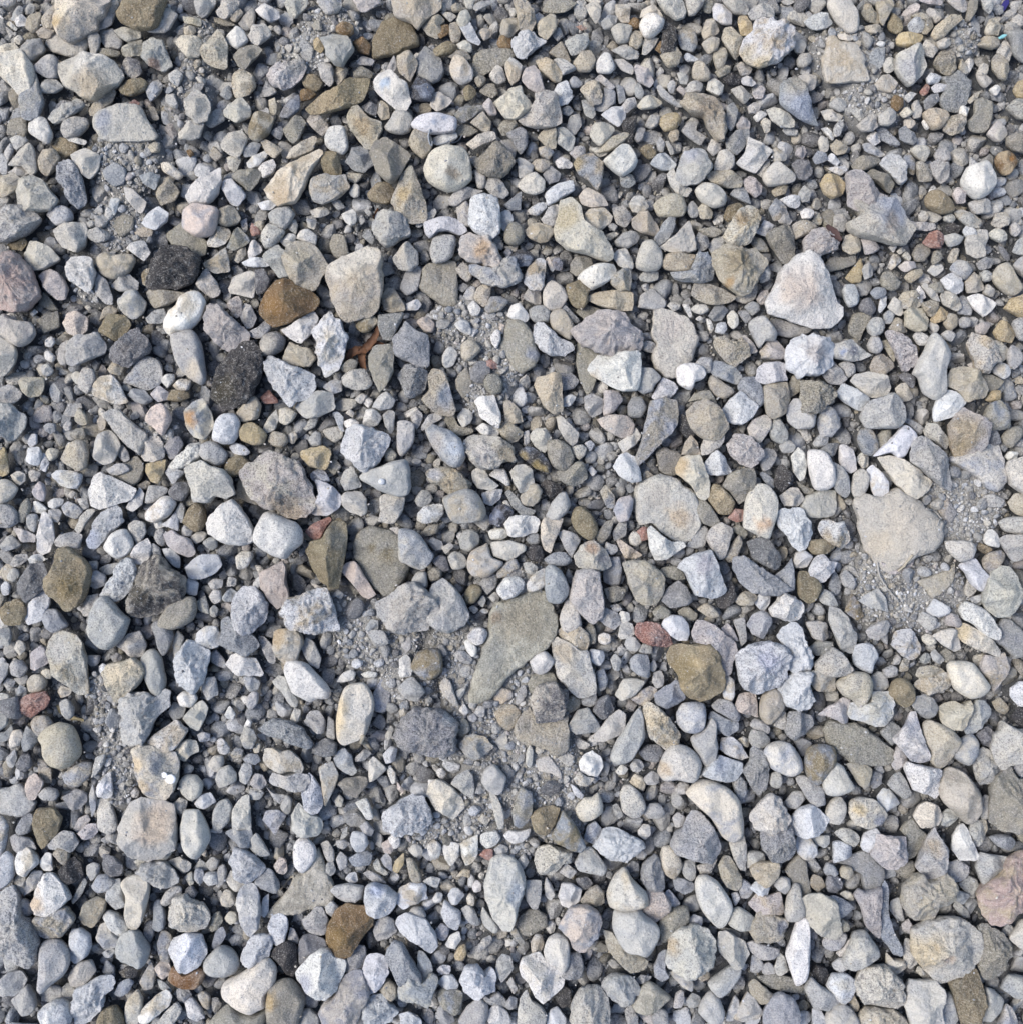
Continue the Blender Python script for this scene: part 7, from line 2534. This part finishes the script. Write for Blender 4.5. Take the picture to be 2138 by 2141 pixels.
def scatter(bag, xs, ys, rr, protos, zoff=0.30, squash=1.0, tiltmax=0.5, zabs=None, flat=True):
    """many chips at photograph pixels xs, ys with radius rr pixels"""
    xs, ys, rr = map(np.asarray, (xs, ys, rr))
    m = len(xs)
    if not m:
        return
    which = RNG.integers(0, len(protos), m)
    ang = RNG.uniform(0, 2 * math.pi, m)
    ax, ay = RNG.normal(0, tiltmax * 0.5, m), RNG.normal(0, tiltmax * 0.5, m)
    gz = ground_z(xs, ys) if zabs is None else zabs
    X, Y = px2w(xs, ys, 0 if zabs is None else zabs)
    cols = np.array(list(FILL))[RNG.integers(0, len(FILL), m)]
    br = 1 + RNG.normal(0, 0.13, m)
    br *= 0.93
    seeds = RNG.uniform(0, 9, m)
    cyv = ys / PXH
    for w in range(len(protos)):
        I = np.where(which == w)[0]
        if not len(I):
            continue
        p, f = protos[w]
        k = len(p)
        ca, sa = np.cos(ang[I]), np.sin(ang[I])
        s = rr[I] * M
        px = p[None, :, 0] * s[:, None]
        py = p[None, :, 1] * s[:, None]
        pz = p[None, :, 2] * s[:, None] * squash
        # tilt, then turn
        pz2 = pz + px * ax[I][:, None] + py * ay[I][:, None]
        qx = px * ca[:, None] - py * sa[:, None]
        qy = px * sa[:, None] + py * ca[:, None]
        V = np.stack([qx + X[I][:, None], qy + Y[I][:, None], pz2 + (gz[I] + zoff * s)[:, None]], -1).reshape(-1, 3)
        F = (f[None] + (np.arange(len(I)) * k)[:, None, None]).reshape(-1)
        ca_ = np.array([_fa[c][0] for c in cols[I]])
        cb_ = np.array([_fa[c][1] for c in cols[I]])
        warm = (0.032 * (0.45 - cyv[I]))[:, None]  # same warm-to-cool light painted into the chips
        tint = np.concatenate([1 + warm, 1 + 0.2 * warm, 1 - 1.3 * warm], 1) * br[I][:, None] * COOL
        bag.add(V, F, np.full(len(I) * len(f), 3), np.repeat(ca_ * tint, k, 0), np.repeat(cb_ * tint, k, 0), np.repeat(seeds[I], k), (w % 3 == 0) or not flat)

_disc = {}
def disc(r):
    k = max(1, int(round(r / CELL)))
    if k not in _disc:
        y, x = np.mgrid[-k:k + 1, -k:k + 1]
        _disc[k] = (k, (x * x + y * y) <= (k + 0.2) ** 2)
    return _disc[k]

def throw(rmin, rmax, tries, allow, region, bare_ok=1.0, shrink=0.85):
    """dart throwing into the free cells of the raster; region: 'in' the picture or 'out'side it"""
    yy, xx = np.where(occ == 0)
    px, py = xx * CELL - MARG, yy * CELL - MARG
    pad = 30
    inside = (px > -pad) & (px < PXW + pad) & (py > -pad) & (py < PXH + pad)
    sel = inside if region == 'in' else ~inside
    yy, xx = yy[sel], xx[sel]
    if not len(yy):
        return [], [], []
    pick = RNG.integers(0, len(yy), tries)
    rad = RNG.uniform(rmin, rmax, tries)
    bx, by = xx[pick] * CELL - MARG, yy[pick] * CELL - MARG
    bval = bare(bx.astype(float), by.astype(float))
    dice = RNG.random(tries)
    ox, oy, orr = [], [], []
    for i in range(tries):
        if bval[i] > 0.3 and dice[i] > bare_ok:
            continue
        r = rad[i]
        k, D = disc(r)
        x, y = xx[pick[i]], yy[pick[i]]
        if x < k or y < k or x >= GW - k or y >= GW - k:
            continue
        w = occ[y - k:y + k + 1, x - k:x + k + 1]
        if w[D].mean() > allow:
            continue
        k2, D2 = disc(r * shrink)
        w2 = occ[y - k2:y + k2 + 1, x - k2:x + k2 + 1]
        w2[D2] = 1
        ox.append(x * CELL - MARG + RNG.uniform(0, CELL))
        oy.append(y * CELL - MARG + RNG.uniform(0, CELL))
        orr.append(r)
    return ox, oy, orr

# outside the picture the same gravel goes on
for a, b, t in ((34, 46, 260), (24, 34, 2600), (16, 24, 6000), (11, 16, 8000)):
    X_, Y_, R_ = throw(a, b, t, 0.12, 'out', 0.9, 0.9)
    scatter(bag, X_, Y_, R_, CH2, 0.40, flat=False)
_g = np.arange(-1900, PXW + 1900, 76.0)
_fx, _fy = [q.ravel() + RNG.uniform(-24, 24, q.size) for q in np.meshgrid(_g, _g)]
_far = (_fx < -MARG + 20) | (_fx > PXW + MARG - 20) | (_fy < -MARG + 20) | (_fy > PXH + MARG - 20)
scatter(bag, _fx[_far], _fy[_far], RNG.uniform(16, 38, _far.sum()), CH1, 0.35, flat=False)
# inside, smaller stones fill the gaps between the traced ones
stats = []
for a, b, t, al, bo in ((15, 21, 4000, 0.16, 0.02), (11, 15, 9000, 0.20, 0.03), (8, 11, 20000, 0.24, 0.04), (6, 8, 26000, 0.28, 0.08)):
    X_, Y_, R_ = throw(a, b, t, al, 'in', bo)
    stats.append(len(X_))
    scatter(bag, X_, Y_, R_, CH3 if a > 14 else CH2, 0.46)
for a, b, t, al, bo in ((4.6, 6, 34000, 0.32, 0.16),):
    X_, Y_, R_ = throw(a, b, t, al, 'in', bo)
    stats.append(len(X_))
    scatter(bag, X_, Y_, R_, CH1, 0.3)
bag.build('gravel', MAT_STONE, label='small pale grey and tan gravel filling the gaps between the stones', cat='gravel', kind='stuff')
n_gravel = bag.n

grit = Bag()
for a, b, t, al, bo in ((3.2, 4.6, 26000, 0.3, 0.12), (2.0, 3.2, 30000, 0.45, 0.28), (1.4, 2.0, 9000, 0.6, 1.0)):
    X_, Y_, R_ = throw(a, b, t, al, 'in', bo)
    stats.append(len(X_))
    scatter(grit, X_, Y_, R_, CH1, 0.25)
# crumbs lying on top of stones and gravel
bpy.context.view_layer.update()
_dg = bpy.context.evaluated_depsgraph_get()

def surface(px, py):
    """point and height of whatever lies uppermost under a pixel"""
    z = 0.0
    for _ in range(2):
        x, y = px2w(px, py, z)
        hit = SC.ray_cast(_dg, Vector((float(x), float(y), 0.6)), Vector((0, 0, -1)))
        if hit[0]:
            z = hit[1].z
    return float(x), float(y), z

n_cr = 1500
cx_, cy_ = RNG.uniform(-5, PXW + 5, n_cr), RNG.uniform(-5, PXH + 5, n_cr)
cz_ = np.array([surface(x, y)[2] for x, y in zip(cx_, cy_)])
scatter(grit, cx_, cy_, RNG.uniform(1.0, 3.0, n_cr) ** 1.0, CH1, 0.2, zabs=cz_)
grit.build('grit', MAT_GRIT, label='fine grey grit and sand lying on the bare dusty patches', cat='grit', kind='stuff')
0 and print('STATS kept', len(kept), 'fill', stats, 'gravel verts', n_gravel, 'grit verts', grit.n)

# ------------------------------------------------------------------ small things lying on the gravel
def tile(ox, oy, pts):
    return [(ox + a * 440 / 1929, oy + b * 440 / 1929) for a, b in pts]

def smooth_path(pts, n):
    p = np.array(pts, float)
    if len(p) == 2:
        t = np.linspace(0, 1, n)[:, None]
        return p[0] * (1 - t) + p[1] * t
    ext = np.vstack([2 * p[0] - p[1], p, 2 * p[-1] - p[-2]])
    out = []
    for u in np.linspace(0, len(p) - 1 - 1e-6, n):
        i = int(u)
        t = u - i
        a, b, c, d = ext[i:i + 4]
        out.append(0.5 * ((2 * b) + (c - a) * t + (2 * a - 5 * b + 4 * c - d) * t * t + (3 * b - a - 3 * c + d) * t ** 3))
    return np.array(out)

def fibre(name, pts, r0, r1, mat, label, cat, lift=0.001, n=26, sag=0.5):
    """a thin tube draped over the stones"""
    path = smooth_path(pts, n)
    P = np.array([surface(*q) for q in path])
    z = P[:, 2].copy()
    for _ in range(6):                                  # it spans the gaps instead of following every crack
        z[1:-1] = np.maximum(z[1:-1] * sag + (1 - sag) * z[1:-1], 0.5 * (z[:-2] + z[2:]))
    P[:, 2] = z + lift
    k = 7
    V, F = [], []
    for i in range(n):
        d = P[min(i + 1, n - 1)] - P[max(i - 1, 0)]
        d /= np.linalg.norm(d) + 1e-9
        a = np.cross(d, (0, 0, 1.0))
        a /= np.linalg.norm(a) + 1e-9
        b = np.cross(a, d)
        r = r0 + (r1 - r0) * i / (n - 1)
        r *= 1 + 0.12 * math.sin(i * 1.9)
        for j in range(k):
            th = 2 * math.pi * j / k
            V.append(P[i] + r * (math.cos(th) * a + math.sin(th) * b))
    fl, lt = [], []
    for i in range(n - 1):
        for j in range(k):
            fl += [i * k + j, i * k + (j + 1) % k, (i + 1) * k + (j + 1) % k, (i + 1) * k + j]
            lt.append(4)
    fl += list(range(k - 1, -1, -1)) + list(range((n - 1) * k, n * k))
    lt += [k, k]
    V = np.array(V)
    base = V.mean(0)
    base[2] = V[:, 2].min()
    return add_obj(name, make_mesh(name, V - base, np.array(fl), np.array(lt)), mat, label, cat, loc=base)

def blade(V, fl, lt, path, widths, zs, curl, n=14, thick=0.0005, m=5):
    """appends a curled leaf blade with two faces to V, fl, lt"""
    p = smooth_path(path, n)
    w = np.interp(np.linspace(0, 1, n), np.linspace(0, 1, len(widths)), widths)
    zz = np.interp(np.linspace(0, 1, n), np.linspace(0, 1, len(zs)), zs)
    o = len(V)
    for side in (0, 1):
        for i in range(n):
            d = p[min(i + 1, n - 1)] - p[max(i - 1, 0)]
            d = d / (np.linalg.norm(d) + 1e-9)
            q = np.array([-d[1], d[0]])
            for j in range(m):
                s = (j / (m - 1) - 0.5) * 2
                c = p[i] + q * s * w[i] * (1 + 0.12 * math.sin(i * 2.3 + j))
                x, y = px2w(c[0], c[1], 0.01)
                z = zz[i] + curl * (s * s) * w[i] * M + 0.0006 * math.sin(i * 1.7 + j * 2.1) - (thick if side else 0)
                V.append((float(x), float(y), z))
    S = n * m
    for side in (0, 1):
        for i in range(n - 1):
            for j in range(m - 1):
                a = o + side * S + i * m + j
                f = [a, a + 1, a + m + 1, a + m]
                fl += f if side else f[::-1]
                lt.append(4)
    ring = [(i, 0) for i in range(n)] + [(n - 1, j) for j in range(1, m)] + [(i, m - 1) for i in range(n - 2, -1, -1)] + [(0, j) for j in range(m - 2, 0, -1)]
    for t in range(len(ring)):
        a, b = ring[t], ring[(t + 1) % len(ring)]
        ia, ib = o + a[0] * m + a[1], o + b[0] * m + b[1]
        fl += [ia, ib, ib + S, ia + S]
        lt.append(4)

MAT_LEAF = plain_material('dry_leaf', tuple(srgb('#5e4230')), 0.65, 0.35, 300)
MAT_LEAF_DARK = plain_material('dark_dry_leaf', tuple(srgb('#4e3c3a')), 0.7, 0.3, 300)
MAT_WIRE = plain_material('grey_wire', tuple(srgb('#8d9298')), 0.5, 0.15, 500)
MAT_ROOT = plain_material('grey_rootlet', tuple(srgb('#9a9894')), 0.9, 0.2, 500)
MAT_STRAW = plain_material('dry_straw', tuple(srgb('#9b9486')), 0.8, 0.25, 500)
MAT_HUSK = plain_material('dry_husk', tuple(srgb('#aea283')), 0.8, 0.25, 400)
MAT_BLUE = plain_material('blue_plastic', tuple(srgb('#36326e')), 0.45, 0.25, 600)
MAT_TEAL = plain_material('turquoise_plastic', tuple(srgb('#86bcc0')), 0.5, 0.15, 600)
MAT_CHALK = plain_material('white_dropping', (0.82, 0.82, 0.84), 0.8, 0.06, 500)
MAT_DROP = plain_material('glassy_bead', tuple(srgb('#b9bcc0')), 0.08, 0.25, 500, 0.8)

def leaf(name, blades, mat, label, curl):
    V, fl, lt = [], [], []
    for path, widths, zs in blades:
        blade(V, fl, lt, path, widths, zs, curl)
    V = np.array(V)
    base = V.mean(0)
    base[2] = V[:, 2].min()
    return add_obj(name, make_mesh(name, V - base, np.array(fl), np.array(lt)), mat, label, 'leaf', loc=base)

_z = max(surface(*q)[2] for q in tile(425, 425, [(1450, 1340), (1440, 1450), (1340, 1390)]))
_zt = surface(*tile(425, 425, [(1590, 1150)])[0])[2]
leaf('dried_leaf', [
    (tile(425, 425, [(1600, 1115), (1568, 1200), (1505, 1290), (1430, 1352)]), [3, 7, 9, 8], [_zt + 0.004, _z + 0.007, _z + 0.008, _z + 0.005]),
    (tile(425, 425, [(1445, 1320), (1440, 1420), (1462, 1510)]), [8, 8, 4], [_z + 0.006, _z + 0.004, _z + 0.002]),
    (tile(425, 425, [(1470, 1330), (1390, 1335), (1330, 1370), (1300, 1430)]), [7, 9, 8, 3], [_z + 0.006, _z + 0.007, _z + 0.004, _z + 0.002]),
    (tile(425, 425, [(1500, 1290), (1570, 1260), (1640, 1270)]), [6, 5, 2], [_z + 0.005, _z + 0.004, _z + 0.003]),
], MAT_LEAF, 'curled dry brown three-pronged leaf between the pale diamond-shaped stone and the olive pointed stone', 0.55)
_z = surface(*tile(1698, 425, [(190, 275)])[0])[2]
leaf('dried_leaf', [(tile(1698, 425, [(120, 205), (190, 275), (255, 345)]), [3, 10, 3], [_z + 0.004, _z + 0.003, _z + 0.003])],
     MAT_LEAF_DARK, 'small dark reddish brown leaf scrap left of the wide dusty lilac beige boulder', 0.3)

fibre('wire', tile(850, 0, [(215, 1180), (203, 1270), (235, 1345), (320, 1370), (420, 1340), (512, 1265)]), 0.0010, 0.0006, MAT_WIRE,
      'thin curved grey wire looping above the big pale domed stone', 'wire', 0.0012)
fibre('rootlet', tile(1698, 850, [(590, 1430), (610, 1550), (690, 1680), (790, 1790)]), 0.0011, 0.0007, MAT_ROOT,
      'long grey rootlet curving down from the lower tip of the biggest pale plate', 'root')
fibre('rootlet', tile(1698, 850, [(1030, 940), (1110, 960), (1152, 1005), (1140, 1090)]), 0.0009, 0.0007, MAT_ROOT,
      'short grey rootlet hooked round the right corner of the biggest pale plate', 'root')
fibre('straw', tile(1698, 850, [(778, 1512), (850, 1440), (917, 1362)]), 0.0013, 0.0012, MAT_STRAW,
      'short straight straw lying against the lower edge of the biggest pale plate', 'straw', n=12)
fibre('straw', tile(425, 1701, [(868, 522), (790, 600), (712, 698)]), 0.0012, 0.0008, MAT_STRAW,
      'thin pale straw on the dusty taupe triangular slab near the bottom', 'straw', n=14)
fibre('straw', tile(425, 1275, [(1465, 1150), (1500, 1215), (1545, 1290)]), 0.0022, 0.0014, MAT_STRAW,
      'tan wood splinter under the lower tip of the smooth pale egg-shaped stone', 'splinter', n=12)
fibre('twig', tile(425, 425, [(1602, 45), (1580, 85), (1560, 130)]), 0.0010, 0.0008, MAT_LEAF,
      'tiny brown twig touching the top of the grey tan faceted round stone', 'twig', n=10)
_z = max(surface(*q)[2] for q in tile(0, 1275, [(500, 960), (600, 1030)]))
V_, f_, l_ = [], [], []
blade(V_, f_, l_, tile(0, 1275, [(448, 905), (490, 965), (560, 1015), (690, 1052)]), [3, 5, 5, 2.5], [_z + 0.004, _z + 0.003, _z + 0.003, _z + 0.002], 0.9)
V_ = np.array(V_)
_b = V_.mean(0)
_b[2] = V_[:, 2].min()
add_obj('seed_husk', make_mesh('seed_husk', V_ - _b, np.array(f_), np.array(l_)), MAT_HUSK,
        'curved yellow dry husk beside the red and white mottled pebble near the left edge', 'husk', loc=_b)

def lump(name, px, py, r, flat, mat, label, cat, sink=0.25):
    v, f = ico(3)
    x, y, z = surface(px, py)
    p = v * np.array([1, 0.93, flat]) * (1 + 0.07 * vnoise(v * 2 + px))[:, None] * r * M
    p[:, 2] -= p[:, 2].min()
    me = make_mesh(name, p, f.ravel(), np.full(len(f), 3))
    return add_obj(name, me, mat, label, cat, loc=(x, y, z - sink * r * M * flat))

_t = tile(0, 1275, [(1500, 1520), (1568, 1552)])
lump('bird_dropping', *_t[0], 6.5, 0.35, MAT_CHALK, 'smaller of two round white droppings on the big pale stone, left side', 'dropping')
lump('bird_dropping', *_t[1], 10.5, 0.4, MAT_CHALK, 'larger of two round white droppings on the big pale stone, left side', 'dropping')
_t = tile(425, 850, [(1640, 690)])
lump('water_drop', *_t[0], 7.5, 0.7, MAT_DROP, 'shiny clear bead sitting on the grey two-lobed stone', 'drop')

def flat_chip(name, pts, thick, mat, label, cat):
    c = np.mean(pts, 0)
    x, y, z = surface(*c)
    out = [px2w(a, b, z) for a, b in pts]
    n = len(out)
    V = [(float(a), float(b), 0.0) for a, b in out] + [(float(a), float(b), thick) for a, b in out]
    V = np.array(V) - (x, y, 0)
    V[:, 2] += 0.25 * V[:, 1] + 0.0005
    V[n:, :2] *= 0.9
    if sum(V[i][0] * V[(i + 1) % n][1] - V[(i + 1) % n][0] * V[i][1] for i in range(n)) < 0:
        o = list(range(n))[::-1]
    else:
        o = list(range(n))
    fl = [i for i in o[::-1]] + [i + n for i in o]
    lt = [n, n]
    for i in range(n):
        a, b = o[i], o[(i + 1) % n]
        fl += [a, b, b + n, a + n]
        lt.append(4)
    V[:, 2] -= V[:, 2].min()
    return add_obj(name, make_mesh(name, V, np.array(fl), np.array(lt), smooth=False), mat, label, cat, loc=(x, y, z))

flat_chip('plastic_chip', tile(1698, 0, [(1688, 138), (1700, 85), (1735, 25), (1775, 0), (1786, 45), (1758, 95), (1720, 142)]), 0.0025, MAT_BLUE,
          'deep violet blue plastic scrap in the top right corner', 'plastic')
flat_chip('plastic_chip', tile(1698, 0, [(1698, 345), (1730, 325), (1775, 328), (1750, 350), (1715, 358)]), 0.0015, MAT_TEAL,
          'tiny turquoise plastic fleck near the top right corner', 'plastic')
